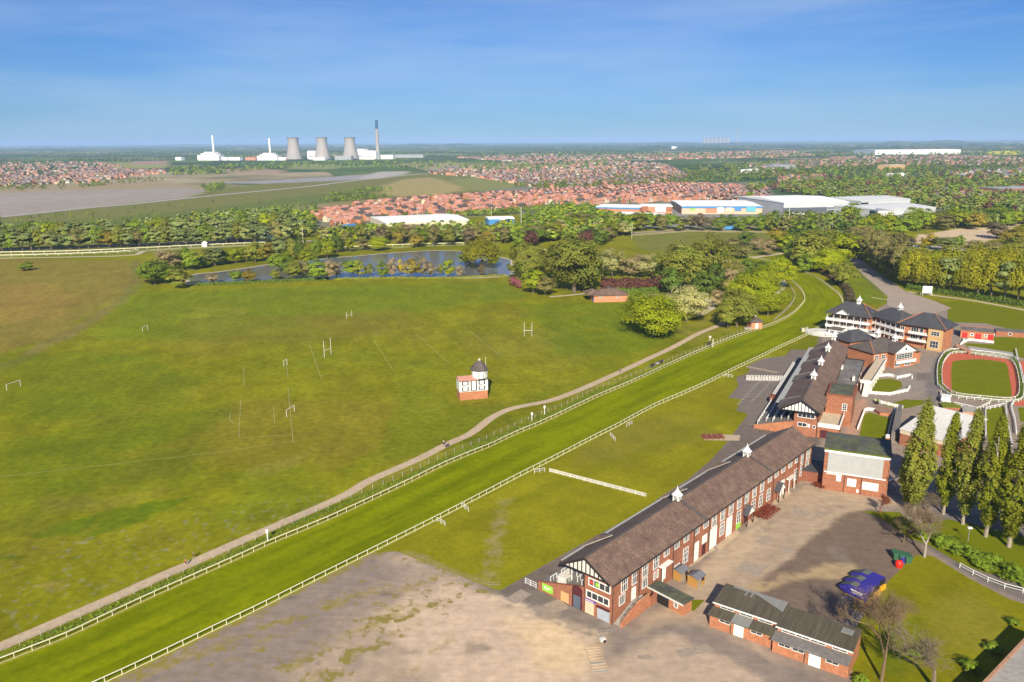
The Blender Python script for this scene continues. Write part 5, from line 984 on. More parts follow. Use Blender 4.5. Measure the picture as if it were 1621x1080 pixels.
w = Wall(tx - 1.1, ty - 2.63, 1, 0); window(b, w, .45, 7.8, 1.75, 9.6, 3, 1, .14, glass='cloth_white'); w = Wall(tx + 1.1, ty - 2.63, .707, .707); window(b, w, .7, 8.6, 1.6, 9.6, 1, 1, .12)
mb = MB(); w = Wall(tx - 1.1, ty - 2.63, 1, 0); w.slab(mb, .2, .4, 7.6, 9.7, .01, .08); w.slab(mb, 1.8, 2.0, 7.6, 9.7, .01, .08); w.slab(mb, -.2, 2.4, 7.2, 7.45, 0, .1); w = Wall(tx + 1.1, ty - 2.63, .707, .707); w.slab(mb, 0, 2.2, 7.2, 7.45, 0, .1); mb.build('tower_timber', 'black', tw)
mb = MB(); mb.cone(tx, ty, 10.3, 10.55, 3.3, 3.3, 8, math.pi / 8); mb.build('eaves_band', 'black', b)
mb = MB(); mb.lathe(tx, ty, [(3.4, 10.5), (2.6, 11.6), (1.5, 12.9), (.5, 13.7)], 8, math.pi / 8); mb.build('dome_roof', 'slate_mid', b)
mb = MB(); mb.lathe(tx, ty, [(.5, 13.6), (.55, 13.9), (.3, 14.3), (.02, 14.4)], 8); mb.build('finial', 'cream', b)
mb = MB(); mb.tube((tx + 2.6, ty + 1, 10.4), (tx + 2.6, ty + 1, 14.4), .06); mb.build('aerial', 'white', b)
# ---- 12. kiosk by the pond, hut by the track
O, y12, L12 = frame_of((940, 479), (993, 477.5)); b = thing('park_kiosk', 'low brick park kiosk with a brown hipped roof at the edge of the meadow', 'kiosk', O, y12)
mb = MB(); mb.box(0, L12, 0, 11, 0, 4.0); mb.build('wall', 'brick_pink', b); mb = MB(); mb.hip(0, L12, 0, 11, 4.1, 6.9, .8); mb.hip(-3, 5, 3, 14, 4.0, 6.6, .6); mb.build('roof', 'slate_brown', b); mb = MB(); mb.box(8.5, 13, 4.2, 6.8, 6.0, 7.4); mb.box(9, 10, 4.6, 6.2, 7.4, 8.0); mb.build('roof_vent', 'slate_mid', b)
w = Wall(0, 0, 1, 0); door(b, Wall(0, 3, 0, -1), .3, .05, 2.2, 2.6, 'blue_paint'); window(b, w, 3, 2.6, 5, 3.4, 2, 1); window(b, w, 13, 2.6, 15, 3.4, 2, 1)
O = P(1189, 521.5); b = thing('trackside_hut', 'tiny brick hut with a dark pyramid roof and white finial beside the inner rail', 'hut', O, .15)
mb = MB(); mb.box(0, 5.6, 0, 5, 0, 3.6); mb.build('wall', 'brick_pink', b); mb = MB(); mb.hip(0, 5.6, 0, 5.01, 3.7, 6.0, .6); mb.build('roof', 'slate_mid', b); mb = MB(); mb.lathe(2.8, 2.5, [(.5, 5.6), (.5, 6.3), (.35, 6.7), (.02, 7.1)], 8); mb.build('finial', 'white', b); door(b, Wall(0, 0, 1, 0), 2.2, .05, 3.4, 2.7)
mb = MB(); mb.box(-3.2, -.1, -.2, 1.5, 0, 1.0); mb.build('step', 'concrete', b)

# ---- flat roof with a brick parapet at the near right corner
O, yw, Lc = frame_of((1552, 1085), (1640, 992), 4.0)
b = thing('flat_roofed_store', 'flat roofed brick building with a sand coloured roof, cut by the corner of the picture', 'building', O, yw)
mb = MB(); mb.box(-8, 24, -9, 0, 0, 4.0); mb.build('wall', 'brick', b); mb = MB(); mb.box(-8, 24, -.45, 0, 4.0, 4.35); mb.box(-8, 24, -9, -8.6, 4.0, 4.35); mb.build('parapet', 'brick_orange', b); mb = MB(); mb.box(-8, 24, -8.6, -.45, 4.0, 4.08); mb.build('roof', 'concrete', b)
# ================================================================== RAILS, FENCES AND OUTDOOR THINGS
def line_fence(name, label, cat, pts, h=1.15, step=2.7, m='white', rails=((1.0, .13),), post=.09, group=None, z0=0.0, maxparts=100, closed=False, panel=None, pickets=None):
    """posts are parts; pts are world points (n,2)"""
    pts = np.asarray(pts, float); o3 = np.array([*pts[0], 0.])
    t = thing(name, label, cat, o3, 0, group); rel = pts - pts[0]
    q = resample(rel, step=step); 
    if closed: q = np.vstack([q, q[:1]])
    for k, (f, r) in enumerate(rails):
        mb = MB()
        for a, b_ in zip(q, q[1:]): mb.bar((*a, z0 + h * f), (*b_, z0 + h * f), r, r)
        mb.build('top_rail' if k == 0 else 'lower_rail', m, t)
    if panel:
        mb = MB()
        for a, b_ in zip(q, q[1:]): mb.bar((*a, z0 + h * panel[0]), (*b_, z0 + h * panel[0]), .04, h * panel[1])
        mb.build('panel', m, t)
    if pickets:
        mb = MB(); pk = resample(rel, step=pickets)
        for p in pk: mb.box(p[0] - .055, p[0] + .055, p[1] - .03, p[1] + .03, z0 + .08, z0 + h)
        mb.build('pickets', m, t)['kind'] = 'stuff'
    # nearest posts as parts
    wd = np.hypot(*(q + pts[0]).T); order = np.argsort(wd); near = set(order[:maxparts].tolist()); rest = MB()
    pm = MB(); pm.box(-post / 2, post / 2, -post / 2, post / 2, 0, h - .02); pmesh = None
    for i, p in enumerate(q):
        if i in near and i < len(q):
            if pmesh is None: pp = pm.build('post', m, t); pmesh = pp.data; pp.location = (p[0], p[1], z0)
            else:
                pp = bpy.data.objects.new('post', pmesh); COL.objects.link(pp); pp.parent = t; pp.location = (p[0], p[1], z0)
        else: rest.box(p[0] - post / 2, p[0] + post / 2, p[1] - post / 2, p[1] + post / 2, z0, z0 + h)
    if rest.v: r_ = rest.build('far_posts', m, t); r_['kind'] = 'stuff'
    return t
mat('rail_cream', (.78, .72, .52), .5, .05); mat('post_grey', (.42, .40, .32), .8, .15)
line_fence('running_rail', 'white plastic running rail on the meadow side of the racetrack', 'running rail', INR[3:], 1.15, 2.9, 'rail_cream', ((1.0, .15), (.12, .05)), .09)
line_fence('running_rail', 'white ladder-like running rail between the racetrack and the stands lawn', 'running rail', OUTR[3:], 1.2, 2.9, 'rail_cream', ((1.0, .13), (.10, .09)), .10)
FEN_PX = [(-40, 1050), (16.6, 1028), (105, 990), (205, 945), (335, 887), (381.6, 868), (440, 838), (540, 795), (627.5, 759), (695.5, 727), (769, 696), (820.5, 672.5), (863.6, 654), (894, 642), (940, 618), (959, 611), (1008, 593), (1051, 575), (1124.7, 546), (1160, 531), (1184, 522)]
line_fence('wire_fence', 'thin post and wire fence between the gritty footpath and the racetrack', 'fence', smooth([P(x, y)[:2] for x, y in FEN_PX], 5), 1.5, 3.6, 'post_grey', ((.98, .02), (.6, .02), (.3, .02)), .10)
tag(sheet('grass_verge', stroke(smooth([P(x + 4, y + 2)[:2] for x, y in FEN_PX], 3), 1.4), .014, 'hedge_strip'), kind='structure')
line_fence('picket_fence', 'white close boarded picket fence crossing the stands lawn', 'fence', [P(870, 747)[:2], P(1023, 787)[:2]], 1.1, 2.2, 'white_old', ((.85, .09), (.3, .09)), .16, pickets=.26)
line_fence('wire_fence', 'dark fence curving round the grass inside the bend of the racetrack', 'fence', smooth([P(x, y)[:2] for x, y in [(1226, 508), (1240, 496), (1253, 482), (1258, 468), (1250, 453)]], 4), 1.3, 3.5, 'post_grey', ((1, .1), (.5, .1)), .12)
for x0, y0, x1, y1, lab in ((692, 826, 706, 834, 'small white barrier on the lawn edge, the one nearest the bottom of the running rail'), (731, 803, 744, 812, 'small white barrier on the lawn edge above the nearest one'), (846, 750, 868, 746, 'small white barrier beside the end of the picket fence'), (966, 690, 975, 700, 'small white barrier at a kink in the lawn edge beyond the picket fence'), (992, 676, 1004, 670, 'small white barrier at the far end of the mown lawn edge'), (1146, 597, 1166, 599, 'small white barrier by the tarmac forecourt corner')):
    line_fence('lawn_barrier', lab, 'barrier', [P(x0, y0)[:2], P(x1, y1)[:2]], 1.2, 1.6, 'white_old', ((1.0, .12), (.5, .08)), .12, group='short barriers along the lawn edge')
for pts, lab in (([(0, 407), (110, 404), (200, 400), (226, 396)], 'pale rail on the near side of the far straight'), ([(0, 402), (110, 400), (215, 395.5), (300, 391), (420, 386)], 'pale rail on the far side of the far straight'), ([(540, 394), (640, 389.5), (790, 386)], 'pale rail behind the pond'), ([(832, 397), (872, 398)], 'white rail glimpsed between the trees beyond the pond')):
    line_fence('running_rail', lab, 'running rail', smooth([P(x, y)[:2] for x, y in pts], 4), 1.6, 9, 'rail_cream', ((1.0, .45),), .3)
line_fence('handrail', 'white two bar handrail along the tarmac path at the lower right', 'railing', smooth([P(x, y)[:2] for x, y in [(1519, 899), (1535, 908), (1555, 918), (1577, 927), (1604, 936), (1660, 948)]], 4), 1.15, 3.2, 'white', ((1.0, .10), (.5, .08)), .12)
line_fence('post_and_rail', 'low timber rail edging the long grass beside the driveway', 'fence', smooth([P(x, y)[:2] for x, y in [(1346, 412), (1362, 434), (1380, 452), (1400, 470)]], 3), .7, 4, 'wood_fence', ((1, .15),), .15)
line_fence('running_rail', 'white rail on the outside of the grass beyond the driveway', 'running rail', smooth([P(x, y)[:2] for x, y in [(1286, 430), (1270, 424), (1255, 420)]], 3), 1.3, 4, 'wood_fence', ((1, .1),), .15)
# crowd rails round the paddock lawns
def z4p(l): return [P(1360 + a / 4, 450 + b / 4)[:2] for a, b in l]
for pts, lab, h, pan in ((RO + RO[:1], 'white rail round the outside of the parade ring', 1.1, None), ):
    cc = [(cx_ + (a - cx_) * 1.12, cy_ + (b - cy_) * 1.12) for a, b in pts]; line_fence('ring_rail', lab, 'railing', smooth(z4p(cc), 3), 1.1, 2.5, 'white', ((1.0, .22), (.5, .1)), .16)
    line_fence('ring_rail', 'white rail on the inner side of the hedge round the parade ring', 'railing', smooth(z4p(pts), 3), 1.1, 2.5, 'white', ((1.0, .15), (.5, .1)), .16)
for pts, lab in (([(70, 690), (88, 590), (200, 582), (240, 600)], 'white panelled fence behind the small paddock lawn beside the walkway'), ([(60, 695), (190, 705), (305, 680), (320, 655)], 'white panelled fence in front of the small paddock lawn beside the walkway'),
                 ([(240, 600), (330, 582), (335, 605)], 'white slatted gate at the corner of the small paddock lawn'), ([(660, 375), (690, 358), (850, 375)], 'white panelled fence in front of the red doored toilets'),
                 ([(855, 325), (1044, 325)], 'white panelled fence right of the toilets'), ([(640, 390), (655, 372), (665, 355)], 'white curved wall top near the toilets'),
                 ([(-10, 920), (35, 800), (110, 805)], 'white edged fence along the terracotta paving'), ([(100, 745), (210, 775), (290, 790)], 'white low fence between two paddock lawns')):
    line_fence('panel_fence', lab, 'fence', np.array(z4p(pts)), 1.1, 2.4, 'white', ((1.0, .14),), .35, panel=(.48, .7))
for pts, lab in (([(230, 800), (205, 860), (175, 990)], 'white handrail beside the sunken lawn'), ([(518, 690), (515, 760), (590, 760)], 'white steps rail at the ring corner'), ([(600, 765), (750, 800), (840, 755)], 'white topped wall below the parade ring'), ([(800, 960), (800, 800), (925, 770)], 'white rail round the lawn right of the white hall'), ([(925, 770), (940, 900), (968, 1035)], 'long white rail running down from the parade ring'), ([(985, 745), (960, 780), (985, 870), (995, 960)], 'white rail curving round the second walking ring'), ([(990, 420), (1020, 560), (1035, 640)], 'white rail right of the parade ring')):
    line_fence('handrail', lab, 'railing', np.array(z4p(pts)), 1.1, 2.5, 'white', ((1.0, .22), (.5, .12)), .16)
def box_wall(name, label, cat, px, zt, m, d=None, top=None, depth=1.):
    """a walled block standing on surveyed ground points"""
    q = PP(px); o = np.array([*q[0], 0.]); t = thing(name, label, cat, o); mb = MB(); r = [tuple(p - q[0]) for p in q]; mb.extr(r, 2, 0, zt); mb.build('wall', m, t)
    if top:
        c = np.mean(r, axis=0); r2 = [tuple(c + (np.array(p) - c) * 1.04) for p in r]; mb = MB(); mb.extr(r2, 2, zt, zt + .15); mb.build('coping', top, t)
    return t
box_wall('brick_planter', 'curved brick planter wall left of the parade ring', 'planter', zz4([(608, 412), (625, 395), (715, 440), (690, 447)]), 1.2, 'brick', top='brick_orange')
box_wall('stepped_stand', 'low pale concrete stepping above the parade ring', 'steps', zz4([(680, 405), (700, 398), (975, 440), (972, 480), (740, 445)]), .5, 'concrete')
box_wall('ring_wall', 'curved brick wall with planting below the parade ring', 'wall', zz4([(515, 765), (590, 770), (640, 790), (640, 800), (530, 800)]), 1.0, 'brick', top='hedge_strip')
box_wall('ring_wall', 'pale topped brick wall between the white hall and the ring', 'wall', zz4([(650, 795), (735, 800), (735, 835), (655, 830)]), 1.2, 'brick_pink', top='concrete')
box_wall('plinth', 'small white plinth at the near left corner of the parade ring', 'plinth', zz4([(520, 730), (578, 738), (574, 760), (517, 752)]), 2.2, 'white')
box_wall('retaining_wall', 'red brick retaining wall above the sunken paddock lawn', 'wall', zz4([(95, 790), (215, 800), (200, 835), (130, 830), (100, 812)]), .9, 'brick_orange', top='brick_dark')
box_wall('gate_pier', 'white capped brick pier at the end of the sunken lawn', 'pier', zz4([(165, 985), (190, 985), (190, 1005), (165, 1003)]), 1.6, 'brick_orange', top='white')
box_wall('side_passage', 'dark flat roof between the white hall and the sunken lawn', 'roof', zz4([(225, 860), (245, 815), (270, 815), (250, 990), (200, 990)]), 3.0, 'concrete_dark')
# semicircular steps at the foot of the balcony pavilion
t = thing('curved_terrace', 'white rimmed curved steps at the foot of the balcony pavilion beside the rail', 'steps', P(1303, 527))
mb = MB()
for k in range(4): mb.cone(0, 0, .3 * k, .3 * (k + 1), 8.5 - 1.6 * k, 8.5 - 1.6 * k, 20)
mb.build('steps', 'white_old', t)
railing(t, [(8.4 * math.cos(a), 8.4 * math.sin(a), .3) for a in np.linspace(2.2, 5.2, 9)], 1.1, 1.6, r=.08, mid=1)
mb = MB(); mb.box(-9.5, -8.0, 2, 4, 0, 1.6); mb.build('planter', 'cream', t)

def hposts(px, label, h=6.0, w=5.5, yaw=0.0, cross=3.0, m='white', name='rugby_posts', cat='goalposts', group='rugby posts on the meadow'):
    t = thing(name, label, cat, P(*px), yaw, group)
    for s in (-1, 1):
        mb = MB(); mb.tube((s * w / 2, 0, 0), (s * w / 2, 0, h), .075); mb.build('upright', m, t)
    mb = MB(); mb.tube((-w / 2, 0, cross), (w / 2, 0, cross), .08); mb.build('crossbar', m, t)
hposts((836, 533), 'tall white rugby posts nearest the judges tower, in the upper right of the meadow', 7.0, 3.6, -.1, 3.0)
hposts((519, 564), 'tall white rugby posts seen nearly edge on in the middle of the meadow', 7.5, 5.5, 1.25, 3.0)
hposts((553, 503), 'white rugby posts farthest across the meadow towards the pond', 3.4, 5.0, 1.2, 1.5)
hposts((230, 524), 'small white goal in the upper left part of the meadow', 2.4, 4.0, 1.38, 2.4, name='football_goal', cat='goal', group='football goals on the meadow')
hposts((22, 615), 'small white goal at the left edge of the meadow', 2.4, 6.0, 1.28, 2.4, name='football_goal', cat='goal', group='football goals on the meadow')
hposts((452, 579), 'small white goal beside the middle pitch lines', 2.5, 2.5, 1.3, 2.4, name='football_goal', cat='goal', group='football goals on the meadow')
hposts((460, 656), 'small white goal on the nearest pitch line', 2.4, 5.5, 1.35, 2.4, name='football_goal', cat='goal', group='football goals on the meadow')
def marker_post(px, label, h=2.9, disc=False):
    t = thing('marker_post', label, 'marker post', P(*px), 0, 'furlong markers by the inner rail'); mb = MB(); mb.tube((0, 0, 0), (0, 0, h), .13, .13, 8); mb.build('pole', 'white', t)
    mb = MB(); mb.box(-.3, .3, -.08, .08, h - .8, h + .1); mb.build('marker_board', 'white', t)
marker_post((424, 857), 'white furlong marker beside the inner rail, nearest the lower left')
marker_post((842, 667), 'white furlong marker by the inner rail near the judges tower', 3.0); marker_post((862, 656), 'second white furlong marker by the inner rail, just beyond the one near the tower', 3.0)
t = thing('winning_post', 'black winning post with a pale round head beside the inner rail', 'winning post', P(1123, 550)); mb = MB(); mb.box(-.45, .45, -.3, .3, 0, 3.0); mb.build('plinth', 'black_soft', t); mb = MB(); mb.tube((0, 0, 3), (0, 0, 4.2), .14, n=8); mb.build('pole', 'white', t)
mb = MB(); mb.lathe(0, 0, [(.05, 4.0), (.55, 4.25), (.75, 4.7), (.55, 5.15), (.05, 5.4)], 10); mb.build('round_head', 'cream', t)
mb = MB(); mb.box(1.3, 1.55, -.1, .1, 0, 4.0); mb.build('side_post', 'white_old', t)
# advertising board on the fence: dark with white script
BA = P(1028.5, 583); BB = P(1050, 574.5); db = BB - BA; byw = math.atan2(db[1], db[0]); Lb = math.hypot(db[0], db[1])
t = thing('banner', 'dark banner with white script lettering fixed along the trackside fence', 'banner', BA, byw); mb = MB(); mb.box(0, Lb, -.06, .06, .15, 1.55); mb.build('board', 'black_soft', t)
text_on('Tote', 1.25, Wall(0, -.06, 1, 0), Lb * .52, .9, .03, 'white', t)
# notice board beside the driveway
t = thing('notice_board', 'large blank white notice board on two posts beside the driveway', 'sign', P(1467, 468), -.25); mb = MB(); mb.box(-2.6, 2.6, -.1, .1, 1.6, 5.6); mb.build('board', 'white', t)
for x in (-2.2, 2.2): mb = MB(); mb.box(x - .12, x + .12, -.1, .1, 0, 1.6); mb.build('post', 'white_old', t)
mb = MB(); mb.box(-3.4, -3.2, 1, 1.2, 0, 1); mb.box(3.2, 3.4, 1, 1.2, 0, 1); mb.box(-3.4, 3.4, 1, 1.2, .8, 1); mb.build('low_rail', 'white_old', t)
# row of standing white stall barriers on the forecourt
def mk_stall():
    t = thing('crowd_barrier', '', 'barrier', (0, 0, 0)); mb = MB()
    mb.bar((-.55, 0, 0), (-.55, 0, 1.9), .14); mb.bar((.55, 0, 0), (.55, 0, 1.9), .14); mb.bar((-.55, 0, 1.9), (.55, 0, 1.9), .2); mb.bar((-.55, 0, 1.1), (.55, 0, 1.1), .12); mb.build('frame', 'white', t)
    mb = MB(); mb.box(-.48, .48, -.04, .04, .2, 1.0); mb.build('infill', 'white_old', t); mb = MB(); mb.bar((0, -.7, 0), (0, .7, 0), .12); mb.bar((0, 0, 1.5), (0, .8, 0), .1); mb.build('foot', 'white', t); return t
proto = mk_stall(); bpy.context.view_layer.update()
SA = P(1183, 602); SB = P(1241, 603)
for k in range(14):
    p = SA + (SB - SA) * k / 13; o = proto if k == 0 else copy_thing(proto, p, .7 + .05 * (k % 3)); o.location = tuple(p); o.rotation_euler = (0, 0, .7 + .05 * (k % 3)); in_row(o, 'white standing barrier, # from the left in the row across the forecourt', 'barrier', 'white barriers across the tarmac forecourt')
# red benches stacked upside down beside the stand, brown ones on the pad
def mk_bench(m):
    t = thing('picnic_bench', '', 'bench', (0, 0, 0)); mb = MB(); mb.box(-.9, .9, -.35, .35, .72, .78); mb.build('table_top', m, t)
    for s in (-1, 1): mb = MB(); mb.box(-.9, .9, s * .75 - .14, s * .75 + .14, .42, .47); mb.build('seat', m, t)
    for s in (-.65, .65): mb = MB(); mb.bar((s, -.75, 0), (s, .3, .74), .09, .1); mb.bar((s, .75, 0), (s, -.3, .74), .09, .1); mb.bar((s, -.85, .4), (s, .85, .4), .09, .1); mb.build('leg_frame', m, t)
    return t
def bench_field(m, origin, yw, nx, ny, dx, dy, tpl, group, tilt=0.0, z=0.0):
    p0 = mk_bench(m); bpy.context.view_layer.update(); c, s = math.cos(yw), math.sin(yw); n = 0
    for j in range(ny):
        for i in range(nx):
            x, y = i * dx, j * dy; loc = (origin[0] + x * c - y * s, origin[1] + x * s + y * c, z); o = p0 if n == 0 else copy_thing(p0, loc); o.location = loc; o.rotation_euler = (tilt, 0, yw + 1.2 + .1 * ((i + j) % 3)); n += 1
            in_row(o, tpl, 'bench', group)
UY = math.atan2(*(P(1283, 749) - P(968, 989))[[1, 0]])
bench_field('red_bench', P(1193, 818), UY, 6, 3, 1.35, -1.35, 'red picnic bench, # from the left of those crowded against the long stand', 'red benches packed beside the long stand', .5, .35)
bench_field('red_bench', P(1291, 772), UY, 2, 2, 1.3, -1.4, 'red picnic bench, # from the left of those at the far end of the yard', 'red benches at the far end of the yard', .5, .35)
bench_field('brick_dark', P(1117, 695), 0.05, 4, 2, 1.7, 1.8, 'brown picnic bench, # from the left of those on the pale slab', 'brown benches on the pale slab')

# skips in blue with yellow subframes
SK = P(1372, 957); sdir = P(1337, 940) - SK; 
syaw = math.atan2(sdir[1], sdir[0])
def mk_skip():
    t = thing('waste_skip', '', 'skip', (0, 0, 0)); mb = MB(); L_, W_, H_ = 6.2, 2.3, 2.5
    # closed hopper: tall at the door end, sloping down to the mouth
    mb.extr([(0, .35), (L_ - 1.6, .35), (L_, 1.1), (L_, 1.35), (L_ - 2.0, H_ - .1), (0, H_)], 1, 0, W_); mb.build('body', 'blue_skip', t)
    mb = MB(); mb.add([(L_ - 3.5, .2, H_ - .02), (L_ - 2.1, .2, H_ - .04), (L_ - 2.1, W_ - .2, H_ - .04), (L_ - 3.5, W_ - .2, H_ - .02)], [(0, 1, 2, 3)])
    mb.add([(L_ - 2.1, .25, H_ + .0), (L_ - .1, .25, 1.48), (L_ - .1, W_ - .25, 1.48), (L_ - 2.1, W_ - .25, H_ + .0)], [(0, 1, 2, 3)]); mb.build('cover', 'skip_inside', t)
    mb = MB(); mb.box(-.1, L_ - 1.6, .1, .4, .0, .32); mb.box(-.1, L_ - 1.6, W_ - .4, W_ - .1, 0, .32); mb.box(-.35, 0, .1, W_ - .1, .0, 1.1); mb.build('subframe', 'yellow_frame', t)
    mb = MB(); mb.box(-.06, 0, .15, W_ - .15, 1.2, H_ - .1); mb.build('end_door', 'black', t)
    mb = MB()
    for k in range(7): mb.box(.4 + k * .62, .5 + k * .62, -.05, 0, .4, H_ - .25)
    mb.build('rib', 'blue_skip', t)
    w = Wall(0, 0, 1, 0); lb = MB(); w.slab(lb, 1.0, 3.6, 1.55, 1.8, .06, .08); w.slab(lb, 1.3, 3.3, 1.15, 1.3, .06, .08); lb.build('side_stripe', 'white', t)
    w = Wall(L_, W_, -1, 0); lb = MB(); w.slab(lb, 2.6, 5.2, 1.55, 1.8, .02, .05); w.slab(lb, 2.9, 4.9, 1.15, 1.3, .02, .05); lb.build('side_stripe', 'white', t)
    return t
sk = mk_skip(); bpy.context.view_layer.update()
step = P(1393, 934) - SK; perp = step / np.linalg.norm(step)
for k, lab in enumerate(('blue enclosed skip with a yellow subframe, nearest the bare tree', 'blue enclosed skip with a yellow subframe, between the two others', 'blue enclosed skip with a yellow subframe, farthest from the bare tree')):
    o = sk if k == 0 else copy_thing(sk, (0, 0, 0)); p = SK + perp * 3.15 * k; o.location = tuple(p); o.rotation_euler = (0, 0, syaw); tag(o, lab, 'skip', 'blue skips in the yard')
    o.scale = (1, -1, 1) if math.cos(syaw) < 0 else (1, 1, 1)
# trestles and timber offcuts in front of the skips
for k in range(6):
    p = P(1335 + (k % 3) * 7, 955 + (k // 3) * 8 - (k % 3) * 2); mb = MB()
    for s in (0, .5, 1.0): mb.bar((0, s, .02), (2.4, s, .5), .08); mb.bar((0, s, 0.02), (0, s, .9), .08)
    for s in (0, .8, 1.6, 2.4): mb.bar((s, 0, .1 + s * .18), (s, 1.0, .1 + s * .18), .07)
    o = mb.build('steel_hurdle', 'galv'); o.location = tuple(p); o.rotation_euler = (0, 0, .4 + k * .25); in_row(o, 'grey steel hurdle, # from the left in the heap before the skips', 'hurdle', 'steel hurdles heaped before the skips')
for k in range(14):
    a = P(1352 + (k % 5) * 3.4, 958 + (k // 5) * 4); mb = MB(); mb.bar((0, 0, .08 + .05 * (k % 3)), (1.0 + .1 * (k % 4), 0, .12 + .08 * (k % 3)), .22, .14); mb.bar((0, .3, .08), (.9, .3, .25), .14)
    o = mb.build('timber_offcut', 'wood_shed'); o.location = tuple(a); o.rotation_euler = (0, 0, k * 1.3); in_row(o, 'orange timber offcut, # from the left in the heap beside the skips', 'timber', 'timber offcuts beside the skips')
# wheeled bins
def mk_bin(m, s=1.0):
    t = thing('wheeled_bin', '', 'bin', (0, 0, 0)); mb = MB(); w0, w1 = .50 * s, .62 * s; d0, d1 = .85 * s, 1.0 * s
    mb.add([(-w0, -d0, .15), (w0, -d0, .15), (w0, d0, .15), (-w0, d0, .15), (-w1, -d1, 1.3 * s), (w1, -d1, 1.3 * s), (w1, d1, 1.3 * s), (-w1, d1, 1.3 * s)], [(0, 3, 2, 1), (0, 1, 5, 4), (1, 2, 6, 5), (2, 3, 7, 6), (3, 0, 4, 7), (4, 5, 6, 7)]); mb.build('body', m, t)
    mb = MB(); mb.extr([(-w1 - .05, 1.3 * s), (w1 + .05, 1.3 * s), (w1, 1.42 * s), (0, 1.5 * s), (-w1, 1.42 * s)], 1, -d1 - .05, d1 + .05); mb.build('lid', m, t)
    for x in (-1, 1):
        for y in (-1, 1): mb = MB(); mb.tube((x * .42 * s - .04, y * .7 * s, .1), (x * .42 * s + .04, y * .7 * s, .1), .1, n=8); mb.build('wheel', 'black', t)
    return t
b0 = mk_bin('green_bin', 1.15); bpy.context.view_layer.update()
for k, lab in enumerate(('large green wheeled bin at the left end of the group', 'large green wheeled bin in the middle of the group', 'large green wheeled bin at the right end of the group')):
    p = P(1417 + k * 9.5, 884 + k * 2.6); o = b0 if k == 0 else copy_thing(b0, p); o.location = tuple(p); o.rotation_euler = (0, 0, -.15); tag(o, lab, 'bin', 'green wheeled bins by the lawn')
t = thing('bottle_bank', 'round bright red bin in front of the green wheeled bins', 'bin', P(1422.5, 898)); mb = MB(); mb.lathe(0, 0, [(.6, 0), (.78, .35), (.8, 1.1), (.62, 1.5), (.3, 1.7), (.01, 1.75)], 14); mb.build('body', 'red_bin', t, smooth=True); mb = MB(); mb.lathe(0, 0, [(.18, 1.7), (.18, 1.85), (.01, 1.86)], 8); mb.build('cap', 'black', t)
t = thing('litter_bin', 'small purple lidded bin behind the red bin', 'bin', P(1428, 890)); mb = MB(); mb.box(-.4, .4, -.35, .35, 0, 1.2); mb.build('body', 'blue_skip', t); mb = MB(); mb.box(-.45, .45, -.4, .4, 1.2, 1.3); mb.build('lid', 'purple_sign', t)
# lamps and masts
def lamp_post(px, h, label, m='galv', two=False):
    t = thing('lamp_post', label, 'lamp post', P(*px)); mb = MB(); mb.tube((0, 0, 0), (0, 0, h), max(.09, h * .012), n=6); mb.build('pole', m, t); mb = MB(); mb.box(-.5, .5, -.3, .3, h, h + .3); mb.build('lamp_head', 'white', t)
lamp_post((1532, 858), 3.4, 'slim grey lamp post on the shaded grass between the poplars')
for px, h, lab in (((345, 386), 16, 'slender mast left of the blue roofed garage'), ((480, 386), 14, 'slender mast beside the pale van far left'), ((661, 352), 16, 'slender mast above the long pale warehouse roof'), ((778, 352), 17, 'slender mast left of the white and blue warehouse'), ((825, 362), 22, 'tall pale floodlight mast right of the blue store'), ((940, 372), 12, 'slender mast above the blossom trees'), ((1248, 356), 20, 'stout pale mast before the largest white warehouse'), ((1000, 378), 14, 'slender mast above the far meadow'), ((1592, 362), 14, 'slender mast above the sandy building plot'), ((1577, 362), 14, 'slender mast left of the cream houses above the plot')):
    lamp_post(px, h, lab, 'white_old')
